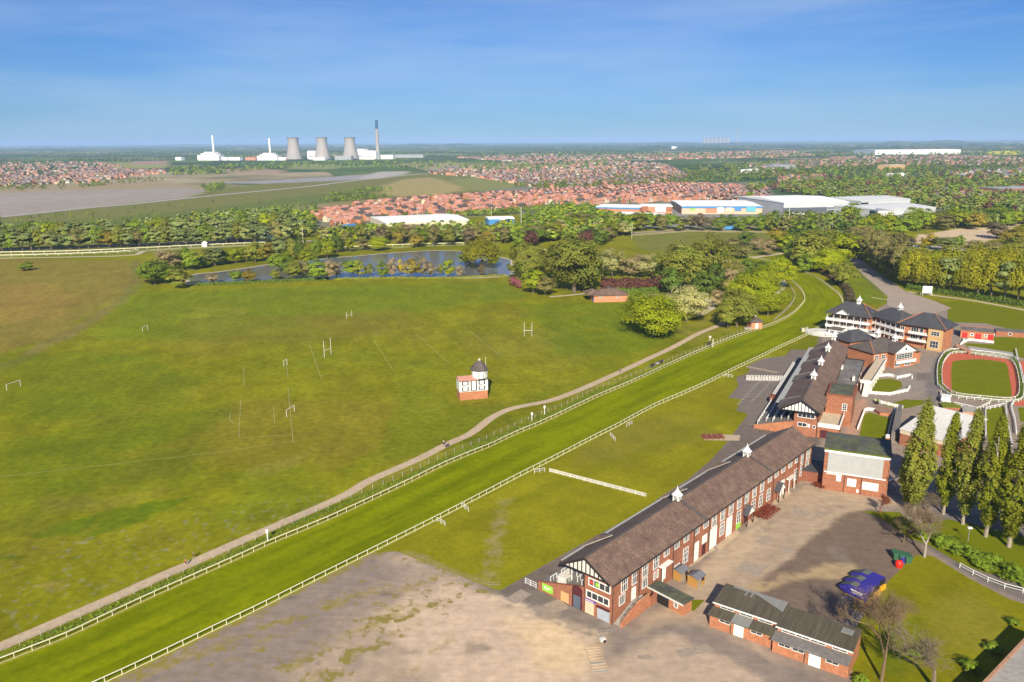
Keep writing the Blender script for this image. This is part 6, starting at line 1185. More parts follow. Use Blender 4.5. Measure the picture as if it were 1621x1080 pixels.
# people, each one continuous body with clothes over it
def skin_mesh(pts, edges, rad, sub=1):
    me = bpy.data.meshes.new('b'); me.from_pydata(pts, edges, []); o = bpy.data.objects.new('b', me); COL.objects.link(o)
    o.modifiers.new('s', 'SKIN'); 
    for i, v in enumerate(me.skin_vertices[0].data): v.radius = (rad[i], rad[i]); v.use_root = (i == 0)
    s2 = o.modifiers.new('u', 'SUBSURF'); s2.levels = sub; s2.render_levels = sub
    dg = bpy.context.evaluated_depsgraph_get(); m2 = bpy.data.meshes.new_from_object(o.evaluated_get(dg)); bpy.data.objects.remove(o); return m2
def person(px, label, yaw, shirt, trousers, stride=.25, bare_legs=False, scale=1.0):
    t = thing('person', label, 'person', P(*px), yaw, None); t.scale = (scale,) * 3; s = stride
    V = [(0, 0, .95), (0, 0, 1.15), (0, -.01, 1.38), (0, -.02, 1.50), (0, -.03, 1.60), (0, -.03, 1.72),
         (-.10, 0, .90), (-.11, -s * .5, .50), (-.11, -s, .10), (-.11, -s - .16, .04), (.10, 0, .90), (.11, s * .45 - .12, .50), (.11, s, .12), (.11, s - .14, .05),
         (-.20, -.01, 1.42), (-.25, s * .5, 1.16), (-.24, s * .5 - .14, .95), (-.24, s * .5 - .18, .86), (.20, -.01, 1.42), (.25, -s * .4, 1.16), (.24, -s * .6 - .12, .97), (.24, -s * .6 - .16, .88)]
    E_ = [(0, 1), (1, 2), (2, 3), (3, 4), (4, 5), (0, 6), (6, 7), (7, 8), (8, 9), (0, 10), (10, 11), (11, 12), (12, 13), (2, 14), (14, 15), (15, 16), (16, 17), (2, 18), (18, 19), (19, 20), (20, 21)]
    R_ = [.14, .12, .14, .055, .085, .07, .085, .058, .04, .035, .085, .058, .04, .035, .055, .042, .032, .025, .055, .042, .032, .025]
    me = skin_mesh(V, E_, R_); me.materials.clear(); me.materials.append(M['skin']); bd = bpy.data.objects.new('body', me); COL.objects.link(bd); bd.parent = t
    def part(name, idx, m, grow):
        mp = {j: i for i, j in enumerate(idx)}; ee = [(mp[a], mp[b_]) for a, b_ in E_ if a in mp and b_ in mp]; me = skin_mesh([V[i] for i in idx], ee, [R_[i] + grow for i in idx]); me.materials.clear(); me.materials.append(M[m]); o = bpy.data.objects.new(name, me); COL.objects.link(o); o.parent = t
    part('shirt', [1, 2, 14, 15, 18, 19], shirt, .025); part('trousers', [0, 6, 7, 10, 11] + ([] if bare_legs else [8, 12]), trousers, .02)
    mb = MB(); mb.lathe(0, -.02, [(.10, 1.66), (.115, 1.72), (.08, 1.80), (.01, 1.82)], 10); mb.build('hair', 'black_soft', t, smooth=True)
person((294.5, 895.5), 'person in a red top and dark shorts jogging on the meadow edge beside the path', 2.6, 'cloth_red', 'cloth_dark', .3, True)
person((307.5, 884), 'person in dark clothes with bare legs jogging ahead of the one in red', 2.6, 'cloth_dark', 'cloth_dark', .3, True)
person((706, 709), 'person in a grey top walking on the path near the judges tower', 2.5, 'cloth_blue', 'cloth_dark', .2)
person((709.5, 708), 'person in dark clothes walking beside the one in grey on the path', 2.5, 'cloth_dark', 'cloth_dark', .2); person((702.5, 705), 'person in a pale top at the grassy edge of the path', 2.5, 'cloth_white', 'cloth_dark', .2)
person((981.5, 589), 'person in black alone on the path beyond the tower', 2.4, 'cloth_dark', 'cloth_dark', .2)
t = thing('planter_tub', 'dark planted tub beside the paddock lawn', 'planter', P(1388, 640)); mb = MB(); mb.lathe(0, 0, [(.6, 0), (.8, .9), (.7, .9), (.01, .85)], 10); mb.build('tub', 'black_soft', t); mb = MB()
for k in range(40): a = random.random() * 6.28; r = random.random() * .8; z = .9 + random.random() * .9; mb.add([(r * math.cos(a), r * math.sin(a), z), (r * math.cos(a) + .3, r * math.sin(a), z + .1), (r * math.cos(a), r * math.sin(a) + .3, z + .2)], [(0, 1, 2)])
mb.build('foliage', 'hedge_strip', t)
# cattle grid and small cart on the open ground
t = thing('hurdle_stack', 'low pale grating lying on the open tarmac at the bottom of the picture', 'grating', P(938, 1062), .12); mb = MB()
for k in range(9): mb.bar((0, k * .8, .12), (2.8, k * .8, .12), .1)
for x in (0, 2.8): mb.bar((x, 0, .10), (x, 6.4, .10), .12)
mb.build('bars', 'pad', t); mb = MB(); mb.box(.1, 2.8, 1.5, 2.3, .02, .06); mb.box(.1, 2.8, -.6, .1, .02, .06); mb.build('infill', 'concrete', t)
t = thing('hand_cart', 'small pale and black hand cart below the front corner of the stand', 'cart', P(954, 1016), .4); mb = MB(); mb.box(-.6, .5, -.4, .4, .3, .8); mb.build('tray', 'white_old', t); mb = MB(); mb.bar((-.6, -.35, .5), (-1.3, -.35, 1.5), .06); mb.bar((-.6, .35, .5), (-1.3, .35, 1.5), .06); mb.bar((-1.3, -.35, 1.5), (-1.3, .35, 1.5), .06); mb.build('handle', 'galv', t)
for y in (-.45, .45): mb = MB(); mb.tube((.2, y - .05, .3), (.2, y + .05, .3), .3, n=12); mb.build('wheel', 'black', t)
line_fence('crowd_barrier', 'low steel barrier below the front corner of the stand', 'barrier', [P(948, 1005)[:2], P(972, 1003)[:2]], 1.0, 1.2, 'galv', ((1, .05), (.5, .05)), .05)
line_fence('crowd_barrier', 'low steel barrier at the bottom corner of the lawn', 'barrier', [P(773, 929)[:2], P(792, 929)[:2]], 1.1, 1.2, 'galv', ((1, .05), (.5, .05)), .05)
# ================================================================== TREES
def leafmat(name, tr=.3):
    m = bpy.data.materials.new(name); m.use_nodes = True; n = m.node_tree; N = n.nodes; l = n.links.new; b = N['Principled BSDF']; b.inputs['Roughness'].default_value = .65; b.inputs['Specular IOR Level'].default_value = .15
    a = N.new('ShaderNodeAttribute'); a.attribute_name = 'Col'; oi = N.new('ShaderNodeObjectInfo'); mr = N.new('ShaderNodeMapRange'); mr.inputs['To Min'].default_value = .80; mr.inputs['To Max'].default_value = 1.18; l(oi.outputs['Random'], mr.inputs['Value'])
    mx = N.new('ShaderNodeVectorMath'); mx.operation = 'SCALE'; l(a.outputs['Color'], mx.inputs[0]); l(mr.outputs[0], mx.inputs['Scale']); l(mx.outputs[0], b.inputs['Base Color'])
    if tr:
        t = N.new('ShaderNodeBsdfTranslucent'); l(mx.outputs[0], t.inputs['Color']); ms = N.new('ShaderNodeMixShader'); ms.inputs['Fac'].default_value = tr; l(b.outputs[0], ms.inputs[1]); l(t.outputs[0], ms.inputs[2]); l(ms.outputs[0], N['Material Output'].inputs['Surface'])
    MATS[name] = m
leafmat('leaves', .42); leafmat('far_leaves', .25)
PALT = {  # leaf colours
 'C': (0.400, 0.450, 0.012), 'G': (0.256, 0.349, 0.031), 'Y': (0.362, 0.413, 0.018), 'O': (0.296, 0.312, 0.045), 'D': (0.152, 0.224, 0.032), 'H': (0.323, 0.292, 0.093),
 'P': (0.442, 0.351, 0.182), 'B': (0.520, 0.494, 0.195), 'W': (0.385, 0.371, 0.022), 'K': (0.375, 0.300, 0.042), 'V': (0.221, 0.091, 0.072), 'R': (0.480, 0.156, 0.204), 'S': (0.296, 0.352, 0.112), 'L': (0.355, 0.384, 0.123), 'Z': (0.600, 0.456, 0.012), 'N': (0.221, 0.169, 0.091), 'Q': (0.280, 0.305, 0.023)}
def quads(cent, nor, size, r_):
    """square leaf clusters at centres with given normals"""
    n = len(cent); nor = nor / (np.linalg.norm(nor, axis=1)[:, None] + 1e-9); rv = r_.normal(size=(n, 3)); a = np.cross(nor, rv); a /= np.linalg.norm(a, axis=1)[:, None] + 1e-9; b = np.cross(nor, a)
    s = (size * r_.uniform(.6, 1.4, n))[:, None]; V = np.stack([cent - a * s, cent - b * s * .7, cent + a * s, cent + b * s * .7], 1).reshape(-1, 3); return V, np.arange(4 * n).reshape(n, 4)
def crown(seed, kind, ncl, nl, leaf, col, h=1., w=.5):
    """clumps of leaf clusters through the crown's volume; unit height, half-width w"""
    r_ = np.random.default_rng(seed); cs = []; 
    if kind == 'poplar':
        t = r_.uniform(.10, 1, ncl); a = r_.uniform(0, 6.28, ncl); prof = w * np.clip(np.minimum((t - .05) * 3.5, (1.05 - t) * 2.2), .12, 1); rr = prof * np.sqrt(r_.uniform(0, 1, ncl)); C = np.stack([rr * np.cos(a), rr * np.sin(a), t], 1); rad = np.stack([w * r_.uniform(.16, .32, ncl)] * 2 + [w * r_.uniform(.4, .9, ncl)], 1)
    elif kind == 'willow':
        u = r_.normal(size=(ncl, 3)); u /= np.linalg.norm(u, axis=1)[:, None]; u[:, 2] = np.abs(u[:, 2]) * 1.2 - .35; rr = r_.uniform(.5, 1, ncl)[:, None]; C = u * rr * [w, w, .42] + [0, 0, .52]; rad = np.stack([w * r_.uniform(.14, .26, ncl)] * 2 + [r_.uniform(.14, .26, ncl)], 1)
    else:
        zc, rz, lo = {'round': (.53, .46, -.9), 'dome': (.49, .47, -.95), 'bush': (.45, .5, -.6), 'tall': (.53, .46, -.9)}[kind]
        u = r_.normal(size=(ncl, 3)); u /= np.linalg.norm(u, axis=1)[:, None]; u[:, 2] = np.maximum(u[:, 2], lo); rr = r_.uniform(.35, 1.0, ncl)[:, None] ** .6
        asym = 1 + .22 * np.sin(np.arctan2(u[:, 1], u[:, 0]) * 2 + seed) + .14 * np.sin(np.arctan2(u[:, 1], u[:, 0]) * 3 + seed * 2); C = u * rr * np.stack([w * .84 * asym, w * .84 * asym, np.full(ncl, rz * .84)], 1) + [0, 0, zc]; q = w * r_.uniform(.20, .36, ncl); rad = np.stack([q, q, q * .8 * (rz / w if rz < w else 1)], 1)
    V = []; N_ = []; K = []
    for i in range(ncl):
        d = r_.normal(size=(nl, 3)); d /= np.linalg.norm(d, axis=1)[:, None]; 
        if kind != 'willow': d[:, 2] = np.where(d[:, 2] < -.3, -d[:, 2], d[:, 2])
        V.append(C[i] + d * rad[i] * r_.uniform(.55, 1.08, nl)[:, None]); co = C[i] - [0, 0, .5]; co = co / (np.linalg.norm(co) + .01); N_.append(d * .7 + co * .8 + r_.normal(size=(nl, 3)) * .28 + [0, 0, .35]); f = r_.uniform(.86, 1.15); hue = r_.normal() * .035
        k = np.array(col) * f * (1 + r_.uniform(-.18, .18, (nl, 1))); k[:, 0] *= 1 + hue; k[:, 1] *= 1 - hue * .3; K.append(k)
    V = np.vstack(V); V[:, 2] = np.maximum(V[:, 2], .02); v, f = quads(V, np.vstack(N_), np.full(len(V), leaf), r_); return v, f, np.clip(np.vstack(K), .004, .9)
def limbs(seed, h=1., w=.5, r=.02, top=.75, n=6, lean=0.0, bare=0):
    """tapered trunk with limbs, unit height"""
    rr = random.Random(seed); mb = MB(); p = Vector((0, 0, 0)); segs = [Vector((rr.uniform(-.01, .01) * k, rr.uniform(-.01, .01) * k, top * k / 5)) for k in range(6)]
    for k in range(5): mb.tube(segs[k], segs[k + 1], r * (1 - k / 6.5), r * (1 - (k + 1) / 6.5), 7)
    for k in range(n):
        t = .30 + .6 * k / n; i = min(4, int(t * 5)); b0 = segs[i].lerp(segs[i + 1], t * 5 - i); a = k * 2.4 + rr.random(); e = b0 + Vector((math.cos(a) * w * .62, math.sin(a) * w * .62, rr.uniform(.12, .26))); m_ = b0.lerp(e, .5) + Vector((0, 0, .03))
        mb.tube(b0, m_, r * .45, r * .28, 5); mb.tube(m_, e, r * .28, r * .12, 5)
    return mb
def bare_tree(seed, col='trunk', depth=6, spread=.55):
    rr = random.Random(seed); T = MB(); B = MB()
    def grow(p, d, L_, r, k):
        q = p + d * L_; (T if k <= 1 else B).tube(p, q, r, r * .68, 6 if k < 3 else 3)
        if k >= depth: return
        for j in range(3 if k in (1, 2, 3, 4) else 2):
            a = Vector((rr.gauss(0, 1), rr.gauss(0, 1), rr.gauss(0, .5) + .25)); nd = (d + a * spread * (.75 if k < 2 else 1)).normalized(); grow(q, nd, L_ * rr.uniform(.62, .85), r * .62, k + 1)
    grow(Vector((0, 0, 0)), Vector((.05, 0, 1)).normalized(), .26, .022, 0); return T, B
TREEP = {}
def tree_proto(key, kind, colk, seed, ncl, nl, leaf, w=.5, r=.02, top=.7, trunkm='trunk'):
    v, f, k = crown(seed, kind, ncl, nl, leaf, PALT[colk], w=w); cm = np_mesh('crown', v, f, 'leaves', k); o = limbs(seed, w=w, r=r, top=top).build('trunk', trunkm); tm = o.data; bpy.data.objects.remove(o)
    TREEP.setdefault(key, []).append((cm, tm, w))
for s, (c, kd) in enumerate((('G', 'round'), ('Y', 'round'), ('O', 'round'), ('D', 'round'), ('H', 'round'), ('K', 'round'), ('S', 'tall'), ('L', 'tall'), ('N', 'round'))):
    for q in range(2): tree_proto(c, kd, c, 10 + s * 3 + q, 40, 74, .029, w=.46 if kd == 'round' else .30)
for c in ('P', 'B', 'R', 'V', 'Z'): tree_proto(c, 'round', c, ord(c), 38, 60, .027, w=.5)
for q in range(2): tree_proto('C', 'dome', 'C', 50 + q, 90, 130, .017, w=.58, r=.03, top=.6); tree_proto('Ob', 'dome', 'O', 60 + q, 85, 120, .017, w=.46, r=.03, top=.6)
tree_proto('Cb', 'dome', 'B', 57, 85, 120, .017, w=.55, r=.03, top=.6)
for q in range(3): tree_proto('W', 'willow', 'W', 70 + q, 90, 70, .020, w=.46, r=.03)
for q in range(3): tree_proto('Pop', 'poplar', ('Q', 'Q', 'O')[q], 80 + q, 300, 44, .0085, w=.100, r=.014, top=.9, trunkm='trunk_pale')
tree_proto('Bush', 'bush', 'G', 90, 24, 50, .05, w=.62, r=.02, top=.4)
WORDS = {'G': 'mid green leafy tree', 'Y': 'yellow green leafy tree', 'O': 'olive budding tree', 'D': 'dark green tree', 'H': 'brownish olive budding tree', 'K': 'orange tinged tree', 'S': 'grey green slender tree', 'L': 'pale green slender tree', 'P': 'pinkish tan budding tree', 'B': 'cream blossoming tree', 'R': 'magenta blossoming shrub', 'V': 'purple leaved tree', 'Z': 'bright yellow tree', 'N': 'bare brown tree',
         'C': 'bright green domed chestnut tree', 'Ob': 'large olive broad crowned tree', 'Cb': 'chestnut tree with cream blossom', 'W': 'yellow weeping willow', 'Pop': 'tall columnar poplar', 'Bush': 'round green bush'}
NAMES = {'Pop': 'poplar', 'W': 'willow', 'C': 'chestnut_tree', 'Cb': 'chestnut_tree', 'Bush': 'bush', 'R': 'shrub', 'B': 'blossom_tree'}
NT = [0]
def tree(x, yb, yt, wpx, key, where, label=None, cat='tree', parts=True):
    loc = P(x, yb); D = math.hypot(loc[0], loc[1]); d = CM @ np.array([(x - 810.5) / FPX, -(yt - 540) / FPX, -1.0]); hh = CAMH + d[2] * D / math.hypot(d[0], d[1]); hh = max(hh, 1.0)
    dist = math.sqrt(D * D + CAMH ** 2); wm = wpx * dist / FPX; var = TREEP[key]; cm, tm, w = var[NT[0] % len(var)]; NT[0] += 1
    sxy = (.78 if key == 'Pop' else 1.24) * wm / (2 * w * 1.02); hh *= (1.02 if key == 'Pop' else 1.13); yaw = random.uniform(0, 6.28); nm = NAMES.get(key, 'tree')
    t = thing(nm, label, cat, loc, yaw); t.scale = (sxy, sxy, hh)
    c = link('crown', cm, t); k = link('trunk', tm, t); g = 'trees ' + where
    if label: t['group'] = g
    else: in_row(t, '%s, # from the left %s' % (WORDS[key], where), cat, g)
    return t
def trees(where, rows):
    for r in rows: tree(r[0], r[1], r[2], r[3], r[4], where)
trees('at the pond\'s left end', [(286, 455, 427, 38, 'O'), (246, 451, 415, 42, 'G'), (235, 447, 417, 24, 'O'), (262, 449, 427, 24, 'G'), (265, 432, 398, 36, 'P'), (285, 428, 398, 26, 'O'), (299, 428, 395, 30, 'G'), (319, 425, 407, 20, 'D'), (250, 440, 412, 28, 'O')])
trees('above the left pond', [(340, 421, 391, 32, 'S'), (356, 419, 398, 18, 'Y'), (374, 417, 393, 24, 'Y'), (390, 415, 394, 18, 'O'), (404.5, 416, 385, 24, 'O'), (423, 414, 386, 24, 'K'), (322, 423, 400, 18, 'O')])
trees('at the left pond\'s near edge', [(336.5, 449, 434, 20, 'P'), (374, 448, 429, 20, 'G'), (394, 448, 428, 22, 'K')])
trees('in the clump dividing the pond', [(443, 432, 403, 30, 'G'), (443, 412, 374, 26, 'S'), (435, 443, 428, 18, 'O'), (465, 443, 415, 30, 'O'), (477, 416, 374, 16, 'D'), (487, 422, 394, 24, 'Y'), (502, 411, 380, 20, 'G'), (504, 444, 412, 36, 'G'), (524, 444, 414, 22, 'P'), (518, 410, 378, 22, 'Y'), (455, 438, 412, 22, 'D'), (480, 440, 415, 26, 'H'), (462, 412, 380, 20, 'O'), (452, 425, 398, 22, 'Y')])
trees('on the pond\'s far bank', [(519, 402, 379, 20, 'G'), (533.5, 400, 373, 22, 'D'), (554.5, 399, 377, 16, 'Y'), (600.7, 397, 375, 28, 'C'), (659, 392, 373, 22, 'K'), (545, 398, 380, 16, 'O'), (576, 396, 378, 20, 'H')])
trees('on the pond\'s wooded spit', [(762, 425, 380, 52, 'W'), (737, 420, 401, 24, 'S'), (781, 424, 400, 20, 'Y'), (748, 410, 384, 30, 'O'), (774, 408, 383, 28, 'O')])
trees('along the pond\'s near bank', [(557.7, 440, 412, 26, 'G'), (569, 440, 413, 20, 'O'), (586, 438, 419, 15, 'O'), (607, 440, 416, 24, 'G'), (621.6, 441, 410, 15, 'P'), (634, 436, 413, 11, 'Z'), (652, 441, 411, 28, 'K'), (672, 441, 408, 18, 'P'), (682.5, 440, 417, 16, 'P'), (697, 437, 419, 12, 'O'), (711, 441, 413, 20, 'Y'), (727.5, 440, 421, 14, 'P'), (762, 438, 420, 13, 'N'), (533, 440, 417, 22, 'P')])
trees('at the pond\'s right end', [(835.6, 444, 386, 44, 'Ob'), (821, 442, 388, 32, 'O'), (852, 438, 394, 34, 'O'), (812.6, 453, 439, 18, 'R'), (821, 457, 444, 12, 'R')])
trees('around the park kiosk', [(909, 463, 374, 80, 'Ob'), (936, 461, 402, 36, 'O'), (924, 462, 430, 34, 'O'), (892, 458, 428, 26, 'G'), (844, 466, 427, 32, 'Y'), (863, 468, 440, 32, 'H'), (880, 440, 395, 40, 'O')])
trees('in the garden behind the kiosk', [(969, 440, 396, 40, 'B'), (1000, 438, 408, 40, 'P'), (1033, 440, 404, 48, 'B'), (984, 436, 412, 24, 'D'), (1015, 430, 404, 26, 'P'), (955, 428, 398, 28, 'O'), (968, 455, 441, 12, 'V'), (1000, 455, 443, 12, 'V'), (1028, 455, 442, 12, 'V')])
trees('right of the kiosk garden', [(1081, 459, 386, 66, 'Ob'), (1121, 459, 374, 54, 'Ob'), (1062, 467, 426, 34, 'D'), (1112, 471, 430, 38, 'D'), (1131, 467, 418, 28, 'D'), (1098, 466, 415, 40, 'O'), (1050, 450, 408, 30, 'O')])
tree(1034, 533, 468, 84, 'C', 'on the meadow', 'bright green domed chestnut, the round tree standing nearest on the open meadow')
tree(1012, 492, 463, 34, 'G', 'on the meadow', 'mid green tree directly behind the round bright green chestnut')
tree(1087, 509, 455, 64, 'Cb', 'on the meadow', 'cream blossoming chestnut right of the round bright green one')
trees('inside the track bend', [(1135, 488, 460, 24, 'P'), (1215, 500, 453, 46, 'C'), (1191, 494, 432, 66, 'C'), (1166, 517, 460, 56, 'Ob'), (1231, 456, 408, 44, 'C'), (1213, 456, 420, 36, 'C'), (1183, 435, 412, 24, 'D'), (1203, 435, 414, 24, 'D'), (1150, 463, 426, 30, 'P'), (1152, 520, 478, 30, 'O'), (1140, 452, 420, 26, 'H'), (1165, 445, 416, 26, 'H'), (1172, 470, 436, 30, 'G')])
trees('in the copse beyond the bend', [(1281, 426, 369, 54, 'O'), (1263, 421, 380, 32, 'D'), (1309, 432, 394, 48, 'C'), (1296, 417, 368, 44, 'Ob'), (1331, 419, 373, 46, 'Y'), (1346, 408, 386, 24, 'Y'), (1337, 455, 417, 28, 'O'), (1322, 439, 418, 24, 'O'), (1266, 392, 362, 40, 'D'), (1230, 398, 362, 26, 'K'), (1240, 400, 373, 30, 'Y'), (1290, 396, 364, 40, 'G'), (1315, 400, 366, 36, 'O'), (1250, 412, 385, 26, 'G'), (1337, 396, 362, 30, 'S'), (1275, 432, 404, 30, 'G')])
trees('on the green rise beyond the pond', [(1181.5, 390, 366, 24, 'D'), (1215, 405, 380, 22, 'P'), (1198, 397, 377, 22, 'P'), (1160, 400, 378, 26, 'H'), (1140, 396, 376, 24, 'H'), (1175, 410, 388, 28, 'H'), (1128, 420, 392, 30, 'H')])
trees('right of the driveway', [(1352, 402, 360, 28, 'H'), (1364, 409, 362, 32, 'H'), (1376, 418, 366, 34, 'H'), (1388, 426, 372, 34, 'H'), (1400, 434, 378, 34, 'H'), (1412, 441, 384, 34, 'H'), (1424, 448, 390, 32, 'H'), (1434, 452, 398, 28, 'O'), (1372, 400, 360, 30, 'H'), (1390, 412, 366, 34, 'H'), (1410, 425, 376, 34, 'H'), (1428, 436, 386, 30, 'H')])
trees('in the willow belt', [(1442 + k * 21, 456 + k * 3.2, 402 + (k % 3) * 4, 36, ('W', 'W', 'W', 'S')[k % 4]) for k in range(11)] + [(1452 + k * 23, 446 + k * 2.2, 392 + (k % 2) * 6, 36, ('W', 'Y', 'W', 'O')[k % 4]) for k in range(9)])
trees('before the sandy plot', [(1399, 377, 337, 42, 'Y'), (1429, 378, 343, 36, 'G'), (1472, 394, 371, 22, 'Z'), (1494, 397, 374, 26, 'S'), (1518, 393, 374, 18, 'G'), (1438, 392, 376, 22, 'N'), (1384, 385, 352, 30, 'G'), (1577, 378, 354, 30, 'N'), (1600, 388, 362, 28, 'K'), (1545, 404, 382, 40, 'H'), (1575, 408, 384, 40, 'H'), (1605, 410, 378, 36, 'O'), (1420, 394, 370, 26, 'H')])
trees('behind the sandy plot', [(1452 + k * 15, 367 - (k % 3) * 3 - k * .6, 334 - k * .4 + (k % 4) * 3, 26, 'GYOHYGKOD'[k % 9]) for k in range(12)] + [(1445 + k * 22, 355, 330 + (k % 3) * 3, 28, 'YGO'[k % 3]) for k in range(8)])
tree(42.5, 428, 414.5, 20, 'Bush', 'on the meadow', 'lone round bush on the upper left of the meadow', 'bush')
fr = [(-12 + k * 15.5 + random.uniform(-3, 3), 399 - k * .55, 368 - k * .5 + random.uniform(-4, 4), 22, 'SSGLSOLSSHLGKOSHGLOS'[k % 20]) for k in range(31)]
trees('at the front of the far wood', fr)
trees('behind the far wood\'s front', [(-5 + k * 17, 388 - k * .6, 358 - k * .7 + random.uniform(-3, 3), 24, 'LSSGSYOSLS'[k % 10]) for k in range(28)])
trees('between pond and pale warehouses', [(545 + k * 9.5 + random.uniform(-3, 3), 390 - abs(k - 14) * .3 - (k % 3) * 5, 366 - (k % 4) * 3 + random.uniform(-2, 3), 20 + (k % 3) * 4, 'HGHOSGNHOKHPHGO'[k % 15]) for k in range(29)])
trees('between pond and retail sheds', [(822 + (k * 37) % 190, 392 - (k * 13) % 34, 368 - (k * 13) % 34 + random.uniform(-2, 3), 24 + (k % 4) * 3, 'GOYDKHPGVYOGB'[k % 13]) for k in range(30)])
trees('on the retail road', [(985 + k * 15.5, 366 - (k % 2) * 3, 344 - (k % 3) * 2, 21, 'GGOGHGOHNPGDG'[k % 13]) for k in range(16)])
# poplars and bare trees by the yard, largest in view
for x, yb, yt, w_, lab in ((1447, 814, 642, 50, 'tallest poplar, before the white sheet roof'), (1434, 806, 700, 34, 'short poplar against the right edge of the pale panel building'), (1493, 814, 661, 38, 'slim poplar over the right edge of the white sheet roof'), (1524, 830, 656, 44, 'poplar standing just left of the slim lamp post'), (1560, 850, 668, 48, 'poplar with a pale forked trunk right of the slim lamp post'), (1597, 866, 680, 54, 'poplar near the right edge whose foliage reaches nearly to the grass'), (1640, 880, 690, 56, 'poplar cut by the right edge of the picture')):
    t = tree(x, yb, yt, w_, 'Pop', 'in the poplar row behind the yard', lab)
mat('twig', (.20, .135, .075), .9, .2); mat('twig_grey', (.20, .155, .10), .9, .2)
def place_bare(x, yb, yt, wpx, seed, m, label, cat='tree', depth=6, spread=.55, name='bare_tree', twigs=5000):
    T, B = bare_tree(seed, depth=depth, spread=spread); vs = np.array(T.v + B.v); ex = max(np.ptp(vs[:, 0]), np.ptp(vs[:, 1])); hz = vs[:, 2].max(); loc = P(x, yb); D = math.hypot(loc[0], loc[1]); d = CM @ np.array([(x - 810.5) / FPX, -(yt - 540) / FPX, -1.0]); hh = CAMH + d[2] * D / math.hypot(d[0], d[1]); wm = wpx * math.sqrt(D * D + 8100) / FPX
    t = thing(name, label, cat, loc, .3 * seed); T.build('trunk', m, t); B.build('branches', m, t); m = 'twig' if m == 'trunk_pale' else m
    r2 = np.random.default_rng(seed); ends = np.array(B.v)[r2.integers(0, len(B.v), twigs)]; dd = r2.normal(size=(twigs, 3)) + [0, 0, .5]; dd /= np.linalg.norm(dd, axis=1)[:, None]; sd = np.cross(dd, r2.normal(size=(twigs, 3))); sd /= np.linalg.norm(sd, axis=1)[:, None]; L2 = r2.uniform(.03, .10, (twigs, 1)); e2 = ends + r2.normal(size=(twigs, 3)) * .02
    vv = np.stack([e2 - sd * .0016, e2 + sd * .0016, e2 + dd * L2], 1).reshape(-1, 3); tw_ = link('twigs', np_mesh('twigs', vv, np.arange(3 * twigs).reshape(-1, 3), m), t)
    t.scale = (wm / ex, wm / ex, hh / hz); return t
place_bare(1463, 882, 812, 62, 3, 'trunk_pale', 'bare tree with a pale forked trunk at the tip of the lawn', depth=6, spread=.5)

place_bare(1395, 1078, 958, 100, 21, 'twig', 'large bare brown tree at the right end of the low workshop', depth=7, spread=.62)
place_bare(1478, 1090, 985, 92, 8, 'twig_grey', 'thin grey bare tree near the bottom of the lawn', depth=6, spread=.5, twigs=1500)
place_bare(1469, 812, 782, 56, 11, 'twig_grey', 'wide grey twiggy shrub below the tallest poplar', 'shrub', depth=6, spread=.8, name='twiggy_shrub')
place_bare(1393, 813, 783, 18, 13, 'brick_dark', 'small dark red sapling at the corner of the pale panel building', depth=5, spread=.4, name='sapling')
place_bare(1430, 860, 822, 40, 17, 'twig', 'low brown thorn shrub left of the forked bare tree', 'shrub', depth=6, spread=.7, name='twiggy_shrub')
# bushes of the shrubbery under the poplars
r_ = random.Random(4)
for k in range(34):
    t_ = k / 33; x = 1432 + 192 * t_ + r_.uniform(-8, 8); y = 838 + 84 * t_ + r_.uniform(-10, 8); loc = P(x, y); s_ = r_.uniform(1.6, 3.0)
    t = thing('bush', None, 'bush', loc, r_.uniform(0, 6)); t.scale = (s_ * 1.3, s_ * 1.3, s_); link('crown', TREEP['Bush'][0][0], t); in_row(t, 'low green bush, # from the left under the poplars', 'bush', 'shrubbery under the poplars')
for x, y, s_, lab in ((1455, 1040, 3.2, 'low spreading green bush on the lawn beside the large bare tree'), (1570, 1030, 3.0, 'shaded bush against the flat roofed building at the corner'), (1535, 1062, 3.4, 'shaded bush nearest the bottom at the right corner'), (1362, 1080, 2.6, 'green bush behind the right end of the workshop'), (1604, 990, 2.4, 'small shaded bush high by the right edge')):
    t = thing('bush', lab, 'bush', P(x, y), x); t.scale = (s_, s_, s_ * .7); link('crown', TREEP['Bush'][0][0], t)
def hedge(name, label, px, w, h, colk, seed, dens=26, leaf=.35, kind=None, cat='hedge'):
    r_ = np.random.default_rng(seed); q = smooth([P(x, y)[:2] for x, y in px], 4); q = resample(q, step=.5); n = int(len(q) * dens * .5); i = r_.integers(0, len(q), n); th = r_.uniform(0, math.pi, n); rad = r_.uniform(.75, 1.05, n)
    d = np.gradient(q, axis=0); d /= np.linalg.norm(d, axis=1)[:, None]; nn = np.stack([-d[:, 1], d[:, 0]], 1); off = np.cos(th) * w / 2 * rad; z = np.sin(th) ** .6 * h * rad * (.8 + .4 * vnoise(q[i, 0], q[i, 1], 2.5, seed)); z = np.where(r_.random(n) < .3, z * r_.random(n), z)
    C = np.stack([q[i, 0] + nn[i, 0] * off + r_.normal(size=n) * .25, q[i, 1] + nn[i, 1] * off + r_.normal(size=n) * .25, z], 1); N_ = np.stack([nn[i, 0] * np.cos(th), nn[i, 1] * np.cos(th), np.sin(th)], 1) + r_.normal(size=(n, 3)) * .4
    v, f = quads(C, N_, np.full(n, leaf), r_); k = np.array(PALT[colk]) * r_.uniform(.65, 1.3, (n, 1)); o = link(name, np_mesh(name, v, f, 'leaves', k)); tag(o, label, cat, kind=kind); return o
hedge('hedge', 'clipped dark green hedge below the willow belt', [(1436, 457), (1470, 462), (1520, 469), (1580, 479), (1660, 492)], 4, 3.2, 'D', 3, 60, .6)
hedge('hedge', 'dark red hedge behind the kiosk', [(952, 457), (1000, 457), (1048, 457)], 5, 6.5, 'V', 4, 60, .7)
